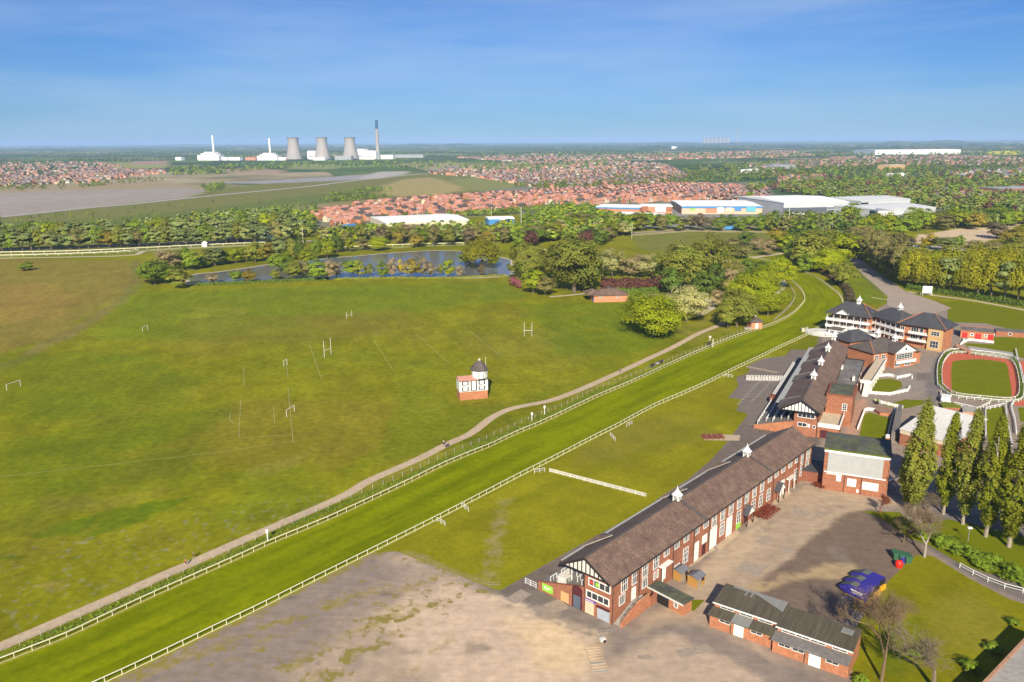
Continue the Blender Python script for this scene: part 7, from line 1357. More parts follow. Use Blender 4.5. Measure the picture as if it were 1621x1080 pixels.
hedge('hedge', 'low green hedge in front of the dark red one', [(960, 463), (1000, 463), (1044, 462)], 3, 2.6, 'D', 5, 60, .6)
hedge('hedge', 'dark clipped hedge along the pond\'s near bank', [(312, 452), (360, 450), (425, 447), (470, 445), (521, 443)], 3.5, 1.6, 'D', 6, 40, .5)
hedge('hedge', 'scrubby edge along the bank of the right pond', [(530, 443), (620, 441), (700, 441), (800, 437)], 2.5, 1.0, 'O', 7, 40, .5)
hedge('hedge', 'brown hedge beyond the outer rail at the track bend', [(1285, 427), (1310, 436), (1328, 448), (1342, 462), (1347, 480)], 5, 2.5, 'N', 8, 50, .6)
hedge('hedge', 'narrow hedge between the two rails round the parade ring', [(1360 + (cx_ + (a - cx_) * 1.06) / 4, 450 + (cy_ + (b_ - cy_) * 1.06) / 4) for a, b_ in RO + RO[:1]], 1.4, 1.0, 'G', 9, 30, .28)
hedge('grass_tufts', 'rough tall grass between the wire fence and the inner rail', [(x + 6, y + 3) for x, y in FEN_PX[1:18]], 2.2, .6, 'G', 12, 16, .22, 'stuff', 'grass')

# ================================================================== WOODS AND TOWNS FARTHER OFF
BL = []
for s in range(5):
    v, f, k = crown(200 + s, 'round' if s < 3 else 'dome', 14, 10, .10, (1, 1, 1), w=.5); BL.append((v, f, k))
def px_sample(poly, n, r_):
    poly = np.array(poly, float); lo = poly.min(0); hi = poly.max(0); out = np.zeros((0, 2))
    while len(out) < n:
        q = r_.uniform(lo, hi, (n * 3, 2)); c, d = inside(q[:, 0], q[:, 1], poly); out = np.vstack([out, q[c]])
    return out[:n]
def wood(name, poly, n, hts, pal, seed, wr=(.8, 1.2)):
    r_ = np.random.default_rng(seed); q = px_sample(poly, n, r_); VV = []; FF = []; KK = []; base = 0
    for x, y in q:
        v, f, k = BL[r_.integers(5)]; p = P(x, y); h = r_.uniform(*hts); w = h * r_.uniform(*wr); a = r_.uniform(0, 6.28); c, s = math.cos(a), math.sin(a)
        V = v.copy(); X = (V[:, 0] * c - V[:, 1] * s) * w; Y = (V[:, 0] * s + V[:, 1] * c) * w; V = np.stack([X + p[0], Y + p[1], V[:, 2] * h], 1); VV.append(V); FF.append(f + base); base += len(V); KK.append(k * np.array(PALT[pal[r_.integers(len(pal))]]) * r_.uniform(.85, 1.3))
    o = link(name, np_mesh(name, np.vstack(VV), np.vstack(FF), 'far_leaves', np.vstack(KK))); return tag(o, kind='stuff')
wood('woods', [(-60, 384), (-60, 371), (100, 368), (240, 362), (330, 350), (480, 344), (500, 352), (490, 376), (430, 378), (330, 380), (200, 386)], 620, (9, 15), 'SSLGOSYD', 1)
wood('woods', [(320, 344), (420, 334), (500, 330), (505, 345), (480, 352), (330, 352)], 120, (6, 10), 'GDS', 2)
wood('woods', [(500, 376), (560, 368), (600, 370), (830, 364), (900, 352), (1000, 352), (1010, 372), (860, 384), (700, 382), (520, 384)], 380, (8, 14), 'HGSOHGDY', 3)
wood('woods', [(850, 344), (905, 332), (945, 338), (970, 348), (1060, 352), (1060, 360), (900, 352), (850, 352)], 190, (8, 13), 'GGYD', 4)
wood('woods', [(640, 352), (640, 347), (900, 336), (960, 336), (960, 332), (890, 328), (700, 344)], 150, (6, 9), 'GDG', 5)
wood('woods', [(1205, 352), (1230, 346), (1420, 354), (1440, 366), (1330, 372), (1210, 366)], 260, (8, 14), 'GGYSHD', 6)
wood('woods', [(1180, 322), (1185, 298), (1260, 286), (1400, 276), (1621, 276), (1660, 290), (1660, 338), (1500, 338), (1480, 326), (1345, 322), (1260, 308), (1215, 300)], 1500, (9, 15), 'GGDSOHVDG', 7)
wood('woods', [(1500, 350), (1660, 340), (1660, 366), (1600, 352), (1510, 362)], 160, (9, 14), 'GYD', 8)
wood('woods', [(1080, 268), (1200, 258), (1400, 252), (1660, 252), (1660, 276), (1400, 276), (1180, 286), (1090, 282)], 1100, (10, 16), 'DGSOD', 9)
wood('woods', [(800, 294), (900, 288), (1000, 282), (1090, 280), (1180, 290), (1060, 292), (860, 300)], 330, (7, 11), 'GDSG', 10)
wood('woods', [(500, 318), (560, 312), (600, 310), (620, 312), (560, 320)], 60, (5, 9), 'DG', 11)
wood('woods', [(560, 302), (620, 300), (622, 304), (520, 310)], 50, (6, 9), 'DG', 12)
wood('woods', [(318, 296), (355, 290), (360, 300), (330, 306)], 50, (7, 10), 'DG', 13)
wood('woods', [(262, 280), (270, 266), (350, 262), (440, 258), (650, 254), (860, 262), (1000, 252), (1000, 258), (800, 272), (640, 268), (470, 266), (350, 276)], 700, (9, 15), 'DSDG', 14)
wood('woods', [(-60, 262), (-60, 254), (250, 252), (330, 250), (330, 254), (160, 258)], 260, (10, 16), 'DSD', 15)
wood('woods', [(-60, 249), (-60, 236), (400, 236), (700, 240), (1100, 242), (1660, 238), (1660, 247), (1100, 252), (700, 250), (300, 249)], 1500, (12, 20), 'DSD', 16)
wood('woods', [(-60, 236), (-60, 231.5), (1660, 226.5), (1660, 236)], 900, (14, 24), 'DSD', 17, (1.5, 4))
wood('woods', [(1336, 345), (1356, 345), (1358, 334), (1344, 333)], 36, (9, 13), 'GYD', 70)
wood('scrub', [(-60, 350), (330, 320), (600, 295), (600, 302), (480, 325), (330, 345), (-60, 372)], 150, (2, 5), 'DGO', 71)
wood('woods', [(-60, 306), (-60, 296), (120, 292), (250, 282), (262, 286), (140, 298)], 130, (5, 9), 'DGO', 18)

# ---- houses
def house_geo(L_=9., D_=7., e=5., r=7.8):
    V = [(0, 0, 0), (L_, 0, 0), (L_, D_, 0), (0, D_, 0), (0, 0, e), (L_, 0, e), (L_, D_, e), (0, D_, e), (0, D_ / 2, r - .15), (L_, D_ / 2, r - .15)]
    walls = [(0, 1, 5, 4), (1, 2, 6, 5), (2, 3, 7, 6), (3, 0, 4, 7), (4, 7, 8, 8), (6, 5, 9, 9)]
    return V, walls
hs_w = ['brick', 'brick_orange', 'brick_pink', 'cream']; hs_r = ['terracotta', 'terracotta', 'terracotta', 'slate_brown']
def mk_house(wm_, rm_, L_=9., D_=7.5, parts=True, twin=False):
    e, r = 5.2, 8.0; mb = MB(); mb.extr([(0, 0), (D_, 0), (D_, e), (D_ / 2, r - .2), (0, e)], 0, 0, L_); 
    t = thing('house', '', 'house'); mb.mi = 1
    for x in (1.2, L_ - 2.8):
        for z in (.9, 3.2): mb.box(x, x + 1.6, -.08, .05, z, z + 1.3)
    mb.box(L_ / 2 - .6, L_ / 2 + .5, -.08, .05, .05, 2.1); mb.build('wall', [wm_, 'white'], t)
    mb = MB(); mb.extr([(-.4, e - .1), (D_ / 2, r), (D_ + .4, e - .1), (D_ + .4, e - .3), (D_ / 2, r - .2), (-.4, e - .3)], 0, -.3, L_ + .3)
    if twin: mb.extr([(1.0, e - .1), (3.2, r - .9), (5.4, e - .1)], 1, -.8, D_ / 2)
    mb.build('roof', rm_, t)
    return t
hp = [mk_house('brick_orange', 'terracotta'), mk_house('brick_pink', 'terracotta', twin=True), mk_house('brick', 'terracotta', 11), mk_house('cream', 'terracotta', 8), mk_house('brick_orange', 'slate_mid', 10, twin=True), mk_house('brick_pink', 'slate_mid', 12)]
for o in hp: o['used'] = 0
hkids = {id(o): list(o.children) for o in hp}; bpy.context.view_layer.update()
EST = np.array([(492, 353), (497, 340), (560, 328), (640, 319), (760, 311), (880, 303), (980, 298), (1090, 293), (1190, 297), (1215, 303), (1160, 313), (1090, 320), (960, 324), (900, 327), (820, 334), (720, 343), (640, 347), (580, 357), (520, 359)], float)
er = PP([tuple(p) for p in EST]); pts = []
axis = er[6] - er[0]; axis /= np.linalg.norm(axis); nrm = np.array([-axis[1], axis[0]]); 
if nrm[1] < 0: nrm = -nrm
rr_ = np.random.default_rng(12); org = er.mean(0); rws = {}
proj = (er - org) @ nrm; pa = (er - org) @ axis; row = 0; yy = proj.min() + 6
while yy < proj.max():
    xx = pa.min() + rr_.uniform(0, 8)
    while xx < pa.max():
        jit = 9 * math.sin(xx / 70. + row) ; p = org + axis * xx + nrm * (yy + jit); c, _ = inside(np.array([p[0]]), np.array([p[1]]), er)
        if c[0] and rr_.random() > .07: pts.append((p[0], p[1], row))
        xx += rr_.uniform(12.5, 17)
        if rr_.random() < .05: xx += 12
    yy += 21 if row % 2 else 27; row += 1
pts.sort(key=lambda p: math.hypot(p[0], p[1])); ayaw = math.atan2(axis[1], axis[0])
# street tarmac between the rows lies under them as painted ground; nearest houses one by one
near_rows = {}
for i, (x, y, rw) in enumerate(pts[:298]):
    k = int(rr_.choice([0, 0, 1, 1, 2, 3, 4, 5])); turn = rr_.choice([0, 0, 0, math.pi / 2]); p = (x, y, 0)
    if not hp[k]['used']: o = hp[k]; o['used'] = 1; o.location = p
    else:
        o = hp[k].copy(); COL.objects.link(o); o.location = p
        for ch in hkids[id(hp[k])]: d = ch.copy(); COL.objects.link(d); d.parent = o
    o.rotation_euler = (0, 0, ayaw + turn + rr_.normal() * .06); near_rows.setdefault(rw, []).append(o)
for j, rw in enumerate(sorted(near_rows)):
    for o in near_rows[rw]:
        in_row(o, 'brick house, # from the left in the %s row of the red roofed estate' % ordn(j), 'house', 'houses of the red roofed estate')
def town(name, P3, yaws, seed, wcols, rcols, size=(8, 13)):
    r_ = np.random.default_rng(seed); VV = []; FF = []; KK = []; b = 0
    for (x, y), a in zip(P3, yaws):
        L_ = r_.uniform(*size); D_ = r_.uniform(6.5, 8.5); e = r_.uniform(4.6, 5.6); r = e + 2.9; V = np.array([(0, 0, 0), (L_, 0, 0), (L_, D_, 0), (0, D_, 0), (0, 0, e), (L_, 0, e), (L_, D_, e), (0, D_, e), (0, D_ / 2, r), (L_, D_ / 2, r), (0, -.3, e), (L_, -.3, e), (0, D_ + .3, e), (L_, D_ + .3, e)], float) - [L_ / 2, D_ / 2, 0]
        c, s = math.cos(a), math.sin(a); V = np.stack([V[:, 0] * c - V[:, 1] * s + x, V[:, 0] * s + V[:, 1] * c + y, V[:, 2]], 1); F = np.array([(0, 1, 5, 4), (1, 2, 6, 5), (2, 3, 7, 6), (3, 0, 4, 7), (4, 7, 8, 4), (6, 5, 9, 6), (10, 11, 9, 8), (13, 12, 8, 9)])
        wc = np.array(wcols[r_.integers(len(wcols))]) * r_.uniform(.8, 1.15); rc = np.array(rcols[r_.integers(len(rcols))]) * r_.uniform(.75, 1.2); VV.append(V); FF.append(F + b); b += 14; KK.append(np.vstack([np.tile(wc, (6, 1)), np.tile(rc, (2, 1))]))
    F = np.vstack(FF); me = np_mesh(name, np.vstack(VV), F, 'painted_far', np.vstack(KK)); return tag(link(name, me), kind='stuff')
mat('painted_far', (1, 1, 1), .85, .08, .5, attr=True, spec=.1)
BR = [(.55, .27, .17), (.62, .36, .24), (.50, .40, .31), (.56, .50, .42), (.48, .22, .15)]; RT = [(.52, .25, .18), (.56, .29, .21), (.47, .22, .16), (.28, .24, .22)]; RG = [(.40, .22, .16), (.27, .22, .20), (.33, .28, .26), (.22, .19, .19), (.46, .26, .18)]
rest = pts[298:]; town('estate_houses_beyond', [(p[0], p[1]) for p in rest], [ayaw + (0 if rr_.random() < .75 else math.pi / 2) for _ in rest], 21, BR, RT + RT[:3])
def town_px(name, poly, n, seed, rc=RG, wc=BR, size=(8, 14)):
    r_ = np.random.default_rng(seed); q = px_sample(poly, n, r_); w_ = [P(x, y)[:2] for x, y in q]; return town(name, w_, [.4 * round(fbm(np.array([p[0]]), np.array([p[1]]), 400, 3)[0] * 8) + (math.pi / 2) * r_.integers(2) for p in w_], seed, wc, rc, size)
town_px('town_houses', [(-60, 294), (-60, 262), (60, 256), (160, 258), (220, 270), (215, 280), (130, 290), (0, 297)], 680, 31)
town_px('town_houses', [(160, 268), (262, 270), (262, 276), (180, 282)], 120, 32)
town_px('town_houses', [(660, 274), (780, 262), (870, 252), (940, 250), (1060, 262), (1090, 282), (1060, 290), (960, 294), (850, 298), (760, 282)], 1150, 33)
town_px('town_houses', [(720, 250), (850, 244), (1000, 246), (1040, 250), (900, 252), (800, 256)], 420, 34, size=(10, 20))
town_px('town_houses', [(1090, 300), (1215, 300), (1215, 318), (1150, 322), (1090, 312)], 90, 35)
town_px('town_houses', [(1000, 246), (1240, 238), (1300, 246), (1200, 250), (1020, 254)], 520, 36, size=(10, 24), rc=RT)
town_px('town_houses', [(1180, 262), (1320, 250), (1500, 246), (1660, 252), (1660, 262), (1400, 262), (1200, 270)], 700, 37, size=(9, 22))
town_px('town_houses', [(1200, 276), (1300, 270), (1320, 284), (1240, 292)], 50, 38, rc=RT)
town_px('town_houses', [(1430, 306), (1621, 296), (1660, 300), (1660, 318), (1560, 318), (1450, 312)], 70, 39, size=(12, 26))
town_px('town_houses', [(1500, 274), (1660, 266), (1660, 280), (1520, 284)], 110, 40, size=(12, 30), rc=[(.5, .5, .5), (.3, .3, .32), (.5, .2, .13)])

for k_, (pl_, n_) in enumerate((([(-60, 296), (-60, 262), (60, 256), (160, 258), (220, 270), (215, 280), (130, 290), (0, 297)], 260), ([(660, 274), (780, 262), (870, 252), (940, 250), (1060, 262), (1090, 282), (1060, 290), (960, 294), (850, 298), (760, 282)], 420), ([(500, 352), (640, 322), (880, 305), (1190, 299), (1150, 312), (960, 325), (720, 342), (580, 356)], 130), ([(1000, 246), (1660, 246), (1660, 262), (1180, 262)], 260))): wood('garden_trees', pl_, n_, (5, 9), 'DGSO', 60 + k_)
# ---- sheds and warehouses
mat('sheet_white', (.93, .92, .88), .6, .05, .05); mat('sheet_grey', (.34, .35, .37), .6, .08, .05); mat('sheet_dark', (.10, .115, .14), .6, .08, .05); mat('sheet_blue', (.06, .24, .52), .5, .06, .1); mat('sheet_teal', (.12, .42, .50), .5, .05); mat('sheet_pale', (.66, .66, .64), .6, .07, .05); mat('sheet_light', (.50, .52, .54), .6, .06, .05); mat('panel_orange', (.66, .44, .30), .7, .08, .1); mat('sheet_cream', (.62, .55, .42), .7, .1, .05)
def shed(name, label, a, b_, depth, h, roof, wall, cat='warehouse', rise=1.2, band=None, panels=(), group=None):
    """front wall from ground bearing a to b_; depth away from the camera"""
    A_ = P(*a); B_ = P(*b_); d = B_ - A_; L_ = math.hypot(d[0], d[1]); yw = math.atan2(d[1], d[0]); t = thing(name, label, cat, A_, yw, group)
    mb = MB(); mb.box(0, L_, 0, depth, 0, h); mb.build('wall', wall, t)
    mb = MB(); mb.extr([(-.5, h + .1), (depth / 2, h + rise), (depth + .5, h + .1), (depth + .5, h - .5), (-.5, h - .5)], 0, -.5, L_ + .5); mb.build('roof', roof, t)
    if band: mb = MB(); mb.box(-.3, L_ + .3, -.5, -.05, h - 2.2, h + .1); mb.build('fascia_band', band, t)
    for f0, f1, z0, z1, m in panels:
        mb = MB(); mb.box(L_ * f0, L_ * f1, -.7, -.02, z0, z1); mb.build('front_panel', m, t)
    return t
shed('warehouse', 'largest white roofed warehouse with dark walls, right of the retail sheds', (1240, 337), (1342, 334.5), 125, 12.5, 'sheet_white', 'sheet_light', rise=3, panels=((.0, .67, 0, 6, 'sheet_dark'), (.68, 1.0, 0, 2.5, 'sheet_dark'), (.68, .98, 4, 5.5, 'sheet_dark')))
shed('warehouse', 'white roofed warehouse with grey glazed end, rear of the right hand pair', (1362, 332), (1440, 328), 75, 11, 'sheet_pale', 'sheet_light', rise=2.5, panels=((0, .14, 3, 9, 'glass_dark'),))
shed('warehouse', 'white roofed warehouse with dark blue end wall, front of the right hand pair', (1390, 345), (1480, 340), 70, 9, 'sheet_pale', 'sheet_light', rise=2.5, panels=((0, .12, 0, 6, 'sheet_dark'), (.14, .9, 0, 2.5, 'sheet_grey'))); shed('office_block', 'grey and white glazed office end left of the right hand warehouses', (1359, 340), (1389, 346), 18, 9, 'sheet_grey', 'sheet_white', 'office', panels=((.1, .9, 1.5, 3.5, 'glass_dark'), (.1, .9, 5, 7, 'glass_dark')))
shed('retail_shed', 'long retail shed with a blue fascia and coloured shop fronts', (1079, 339), (1206, 339), 105, 9.5, 'sheet_white', 'panel_orange', 'retail shed', band='sheet_blue', panels=((.10, .17, 5, 7, 'green_sign'), (.30, .44, 2, 7, 'brick_pink'), (.44, .52, 2, 8, 'sheet_white'), (.55, .63, 3, 8, 'sheet_cream'), (.66, .74, 4, 7.5, 'sheet_blue'), (.80, .92, 3, 9, 'sheet_teal')))
shed('retail_shed', 'brick and white retail shed left of the blue fascia one', (1016, 338), (1064, 338), 40, 9, 'sheet_white', 'brick_pink', 'retail shed', panels=((.0, .2, 2, 9, 'brick'), (.44, .78, 2, 8, 'sheet_white'), (.8, 1, 3, 8, 'brick')))
shed('retail_shed', 'pale roofed unit with a blue line under its eaves', (944, 337), (1012, 339), 45, 8, 'sheet_white', 'brick_pink', 'retail shed', band='sheet_blue'); shed('low_store', 'low white roofed store behind the green tree belt', (968, 346), (1034, 349), 40, 5, 'sheet_white', 'sheet_cream', 'store')
shed('long_warehouse', 'very long pale roofed warehouse in front of the red roofed estate', (612, 364), (742, 358), 80, 7, 'sheet_white', 'sheet_cream', rise=2, panels=((.1, .3, 0, 4, 'sheet_grey'), (.4, .5, 0, 4, 'sheet_dark')))
shed('blue_store', 'white roofed warehouse with bright blue walls beside the tall floodlight mast', (774, 365), (814, 364), 26, 12, 'sheet_white', 'sheet_blue', panels=((.45, .62, 3, 12, 'sheet_white'),)); shed('blue_store', 'low bright blue unit touching the white and blue warehouse', (797, 368), (832, 367), 16, 5.5, 'sheet_blue', 'sheet_blue')
shed('small_store', 'small blue roofed garage at the edge of the far wood', (413, 379), (431, 379), 16, 6.5, 'sheet_teal', 'sheet_white', 'garage'); shed('low_garage', 'low grey garage left of the blue roofed one', (356, 384), (378, 384), 12, 3.5, 'sheet_grey', 'glass_blue', 'garage'); shed('small_store', 'small dark blue roof at the left foot of the estate', (551, 364), (568, 362), 14, 4, 'sheet_blue', 'sheet_dark', 'garage')
shed('low_store', 'low grey roofed building in front of the largest warehouse', (1300, 362), (1385, 357), 26, 4, 'sheet_grey', 'sheet_cream', 'store'); shed('low_store', 'small white roofed building before the dark warehouse wall', (1256, 343), (1290, 343), 16, 3, 'sheet_white', 'sheet_white', 'store')
shed('red_brick_block', 'red brick block at the right edge above the wood', (1582, 311), (1640, 309), 40, 12, 'sheet_grey', 'brick', 'building'); shed('grey_works', 'grey roofed works left of the red brick block', (1515, 304), (1575, 309), 60, 7, 'sheet_grey', 'brick_pink', 'works')
shed('distribution_centre', 'enormous white distribution warehouse near the horizon at the right', (1385, 245), (1520, 244), 260, 26, 'sheet_white', 'sheet_white'); shed('tan_hall', 'sandstone coloured block rising from the trees in the right distance', (1409, 272), (1432, 271), 40, 18, 'sheet_cream', 'brick_yellow', 'building')
shed('white_terrace', 'row of white buildings in the trees at the right', (1410, 280), (1440, 279), 16, 7, 'sheet_white', 'sheet_white', 'building'); shed('grey_works', 'wide grey roofed works in the middle distance right of centre', (1225, 268), (1260, 267), 60, 12, 'sheet_grey', 'sheet_grey', 'works'); shed('low_store', 'white fronted building left of the right hand woods', (1182, 274), (1204, 273), 20, 9, 'sheet_white', 'sheet_white', 'building')
for px, w_, m, lab in (((1278, 362), 5, 'white', 'small white cabin beyond the copse'), ((1298, 368), 5, 'white', 'white cabin nearest the low grey roofed building'), ((803, 371), 5, 'brick_pink', 'small pink house with a white gable below the blue store'), ((320, 391), 4, 'white', 'white kiosk by the far straight')):
    t = thing('cabin', lab, 'cabin', P(*px), .1); mb = MB(); mb.box(0, w_, 0, w_, 0, 3.6); mb.build('wall', m, t); mb = MB(); mb.hip(0, w_, 0, w_ + .1, 3.6, 5.0, .3); mb.build('roof', 'terracotta' if m != 'white' else 'sheet_white', t)
# vehicles
def vehicle(name, label, px, yaw, L_, W_, H_, m, cat='car', group=None, cabm=None):
    t = thing(name, label, cat, P(*px), yaw, group)
    if cat == 'lorry':
        mb = MB(); mb.box(2.6, L_, 0, W_, 1.0, H_); mb.build('trailer', m, t); mb = MB(); mb.extr([(0, .5), (2.3, .5), (2.3, 3.2), (.5, 3.2), (0, 2.0)], 1, 0, W_); mb.build('cab', cabm, t)
        for x in (1.2, L_ - 2.4, L_ - 1.2):
            for y in (0, W_ - .25): mb = MB(); mb.tube((x, y, .5), (x, y + .25, .5), .5, n=10); mb.build('wheel', 'black', t)
    else:
        mb = MB(); mb.extr([(0, .3), (L_, .3), (L_, .85), (L_ * .82, .95), (L_ * .70, H_), (L_ * .28, H_), (L_ * .12, .95), (0, .8)], 1, 0, W_); mb.build('body', m, t)
        mb = MB(); mb.extr([(L_ * .17, .97), (L_ * .79, .97), (L_ * .69, H_ - .08), (L_ * .29, H_ - .08)], 1, -.02, W_ + .02); mb.build('windows', 'glass_dark', t)
        for x in (L_ * .2, L_ * .8):
            for y in (-.03, W_ - .17): mb = MB(); mb.tube((x, y, .32), (x, y + .2, .32), .32, n=10); mb.build('wheel', 'black', t)
    return t
vehicle('lorry', 'bright blue lorry with a white cab on the road before the retail sheds', (1143, 365), .05, 17, 2.6, 4.2, 'sheet_blue', 'lorry', cabm='white')
cols = ['white', 'glass_dark', 'red_door', 'galv', 'blue_paint', 'white_old']; NMC = ['white', 'black', 'red', 'silver', 'blue', 'cream']
cr = random.Random(9)
for k in range(26):
    c = cr.randrange(6); x = 985 + (k * 8.3) % 215; y = 346 + (k * 3.7) % 10; o = vehicle('parked_car', None, (x, y), cr.choice([0.1, 1.6]), 4.4, 1.8, 1.5, cols[c]); in_row(o, NMC[c] + ' car, # from the left, parked before the retail sheds', 'car', 'cars parked before the retail sheds')
for k in range(8):
    c = (k * 5 + 1) % 6; o = vehicle('parked_car', None, (1436 + k * 4.4, 391 + (k % 2)), .3, 4.4, 1.8, 1.5, cols[c]); in_row(o, NMC[c] + ' car, # from the left, parked below the sandy plot', 'car', 'cars parked below the sandy plot')
tag(sheet('road', stroke(smooth([P(x, y)[:2] for x, y in [(960, 372), (1040, 366), (1120, 361), (1200, 360), (1260, 366)]], 4), 9), .03, 'driveway'), kind='structure')
tag(sheet('road', stroke(smooth([P(x, y)[:2] for x, y in [(-60, 397), (100, 393), (240, 386), (340, 384), (440, 381), (540, 382), (640, 380)]], 4), 10), .03, 'driveway'), kind='structure')
mat('far_road', (.38, .35, .33), .9, .1, .05); tag(sheet('road', stroke(smooth([P(x, y)[:2] for x, y in [(-80, 347), (0, 343.5), (130, 330), (210, 323), (330, 310.5), (450, 299), (500, 294), (545, 288), (620, 280), (700, 272)]], 4), 16), .08, 'far_road'), kind='structure')
# ---- power station
def cooling_tower(x, y, label, s=1.0, group='cooling towers of the power station'):
    t = thing('cooling_tower', label, 'cooling tower', P(x, y), 0, group); mb = MB(); prof = [(43, 6), (38, 25), (32, 50), (27.5, 75), (26, 92), (27, 104), (28, 113)]; mb.lathe(0, 0, [(r * s, z * s) for r, z in prof], 36); mb.lathe(0, 0, [((r - 1.2) * s, z * s) for r, z in prof[::-1]], 36); mb.build('shell', 'tower_concrete', t, smooth=True)
    mb = MB(); mb.lathe(0, 0, [(28.3 * s, 110 * s), (28.8 * s, 111 * s), (28.8 * s, 114 * s), (27 * s, 114 * s)], 36); mb.build('rim', 'concrete_dark', t)
    mb = MB()
    for i in range(24): a = i * math.pi / 12; mb.tube((45 * s * math.cos(a), 45 * s * math.sin(a), 0), (42 * s * math.cos(a + .1), 42 * s * math.sin(a + .1), 6 * s), 1.0 * s, n=4)
    mb.build('colonnade', 'concrete_dark', t)
for x, y, lab in ((466, 254, 'concrete cooling tower, leftmost of the three'), (511, 253.5, 'concrete cooling tower, middle one of the three'), (555, 252.8, 'concrete cooling tower nearest the tall chimney')): cooling_tower(x, y, lab)
t = thing('power_station_chimney', 'very tall concrete chimney with a dark blue top beside the cooling towers', 'chimney', P(598.5, 252)); mb = MB(); mb.lathe(0, 0, [(11, 0), (9, 80), (7.6, 160)], 20); mb.build('shaft', 'tower_concrete', t, smooth=True); mb = MB(); mb.lathe(0, 0, [(7.7, 158), (7.4, 203), (6, 203)], 20); mb.build('painted_top', 'stack_blue', t, smooth=True)
def block(name, label, cat, x0, x1, yb, yt, m, depth=60, group=None, steps=()):
    A_ = P(x0, yb); B_ = P(x1, yb); D = np.linalg.norm(A_[:2]); d = CM @ np.array([(x0 - 810.5) / FPX, -(yt - 540) / FPX, -1.0]); hh = CAMH + d[2] * D / math.hypot(d[0], d[1]); L_ = np.linalg.norm(B_ - A_)
    t = thing(name, label, cat, A_, math.atan2(B_[1] - A_[1], B_[0] - A_[0]), group); mb = MB(); mb.box(0, L_, 0, depth, 0, hh); mb.build('wall', m, t)
    for f0, f1, hf, mm in steps: mb = MB(); mb.box(L_ * f0, L_ * f1, 3, depth - 3, hh, hh * hf); mb.build('upper_block', mm, t)
    mb = MB()
    mb.box(L_ * .1, L_ * .8, -.6, 0, hh * .25, hh * .4)
    mb.build('cladding_panel', 'sheet_grey', t); return t
block('boiler_house', 'tallest white boiler house right of the cooling towers', 'power station building', 563, 577, 252.5, 236, 'sheet_white', 50); block('boiler_house', 'white boiler house with dark bays at the foot of the chimney', 'power station building', 577.5, 595, 252.5, 240, 'sheet_white', 50, steps=((0, .2, 1.15, 'sheet_white'), (.5, .75, 1.1, 'sheet_white')))
block('turbine_hall', 'pale hall between the left and middle cooling towers', 'power station building', 487, 500, 252.5, 239, 'sheet_white', 40); block('turbine_hall', 'low white hall in front of the middle cooling tower', 'power station building', 496, 514, 254, 249.5, 'sheet_white', 30); block('turbine_hall', 'low white hall right of the chimney', 'power station building', 600, 622, 252, 245.5, 'sheet_white', 40); block('turbine_hall', 'long low grey shed farther right of the chimney', 'power station building', 625, 670, 250, 245, 'sheet_grey', 40); block('turbine_hall', 'green grey shed between the middle and right towers', 'power station building', 530, 556, 253.5, 247, 'sheet_grey', 30)
for x0, x1, yt, xs, ys, lab in ((313, 347, 246, 339.5, 218, 'leftmost'), (407, 438, 247, 428.5, 224, 'right hand')):
    t = block('incinerator', '%s white stepped incinerator building with a slim white stack' % lab, 'incinerator', x0, x1, 254, yt, 'sheet_white', 50, steps=((.15, .85, 1.35, 'sheet_white'), (.3, .75, 1.65, 'sheet_white')))
    p = P(xs, 253) ; o = P(x0, 254); hh = 130 if ys == 218 else 112; c, s = math.cos(-t.rotation_euler.z), math.sin(-t.rotation_euler.z); q = p - o; qx, qy = q[0] * c - q[1] * s, q[0] * s + q[1] * c; mb = MB(); mb.tube((qx, qy, 0), (qx, qy, hh), 6, 4.5, 12); mb.build('stack', 'sheet_white', t)
for x0, x1, lab in ((278, 287, 'small white shed left of the incinerators'), (351, 360, 'small white shed just right of the left incinerator'), (362, 380, 'low pale sheds between the incinerators, left'), (388, 405, 'low brown sheds touching the right incinerator'), (440, 455, 'white tanks right of the right incinerator'), (1063, 1070, 'small white building on the plain right of centre')):
    block('plant_shed', lab, 'industrial shed', x0, x1, 254 if x0 < 1000 else 236, 249 if x0 < 1000 else 232, 'sheet_white' if 'brown' not in lab else 'brick_pink', 30)
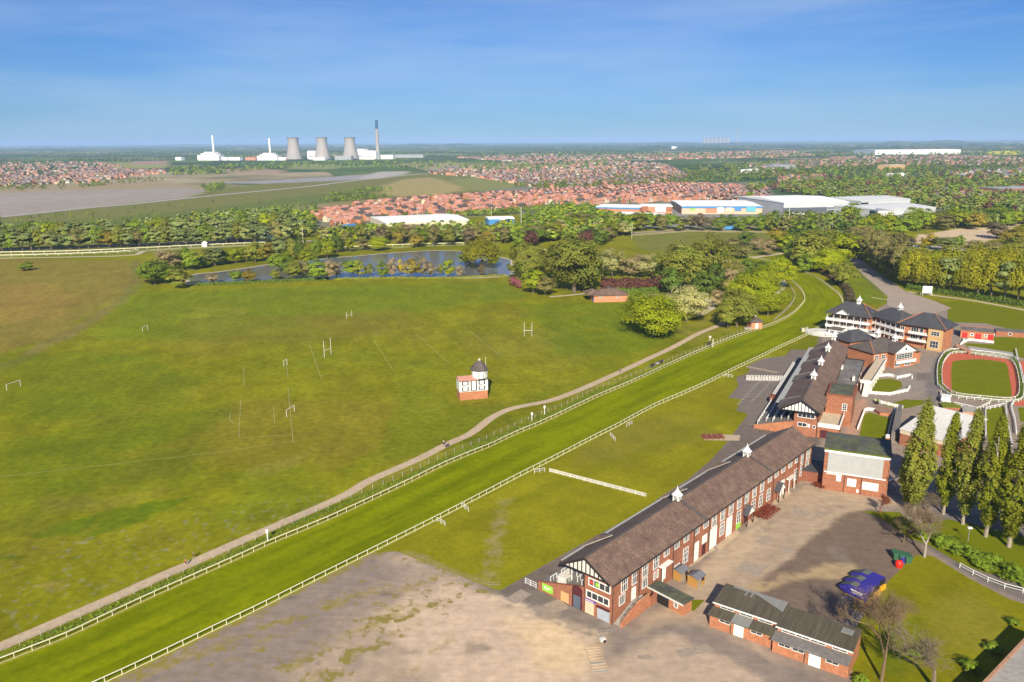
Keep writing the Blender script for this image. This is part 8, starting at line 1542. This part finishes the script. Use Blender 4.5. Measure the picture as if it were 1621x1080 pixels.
for k, x in enumerate((1115, 1121, 1127, 1133, 1140, 1146, 1152)): 
    t = thing('cooling_tower', None, 'cooling tower', P(x, 228.3), 0); s = 1.25; mb = MB(); mb.lathe(0, 0, [(43 * s, 0), (32 * s, 50 * s), (26 * s, 90 * s), (28 * s, 114 * s)], 14); me_ = mb.build('shell', 'tower_concrete', t, smooth=True); in_row(t, 'tiny hazy cooling tower, # from the left of the cluster on the horizon', 'cooling tower', 'hazy cooling towers on the horizon')
t = thing('power_station_chimney', 'tiny hazy chimney right of the horizon cooling towers', 'chimney', P(1167, 228.5)); mb = MB(); mb.tube((0, 0, 0), (0, 0, 330), 14, 10, 10); mb.build('shaft', 'tower_concrete', t)
# low ridges on the horizon
for cx, wd, hh, y in ((700, 210, 60, 232), (1480, 240, 70, 229), (300, 260, 55, 231), (1100, 300, 50, 229)):
    A_ = P(cx - wd / 2, y); B_ = P(cx + wd / 2, y); V = []; F = []; n = 40
    for i in range(n + 1):
        t_ = i / n; p = A_ + (B_ - A_) * t_; z = hh * math.sin(math.pi * t_) ** .8 * (.75 + .25 * math.sin(t_ * 17 + cx)); off = p / np.linalg.norm(p[:2]); V += [tuple(p), tuple(p + off * 900 + np.array([0, 0, z])), tuple(p + off * 2600)]
        if i: b = 3 * i; F += [(b - 3, b, b + 1, b - 2), (b - 2, b + 1, b + 2, b - 1)]
    me = bpy.data.meshes.new('hills'); me.from_pydata(V, [], F); mat('hill', (.055, .085, .03), .95, .4, .004, 5, c2=(.12, .15, .05)); me.materials.append(M['hill']); me.update(); o = link('hills', me); tag(o, kind='structure')
# ---- the air itself
mb = MB(); S_ = 79000; mb.box(-S_, S_, -S_, S_, -1.0, 260); hz = mb.build('haze', mat('haze_air', (1, 1, 1))); tag(hz, kind='stuff')
m = M['haze_air']; n = m.node_tree; n.nodes.clear(); ou = n.nodes.new('ShaderNodeOutputMaterial'); pv = n.nodes.new('ShaderNodeVolumePrincipled'); pv.inputs['Density'].default_value = HAZE; pv.inputs['Color'].default_value = (.40, .61, .98, 1); pv.inputs['Anisotropy'].default_value = -.15; n.links.new(pv.outputs[0], ou.inputs['Volume'])
finish_rows()
for o in SC.objects:
    if o.get('label') and not 4 <= len(o['label'].split()) <= 16: print('LABELLEN', len(o['label'].split()), o['label'])
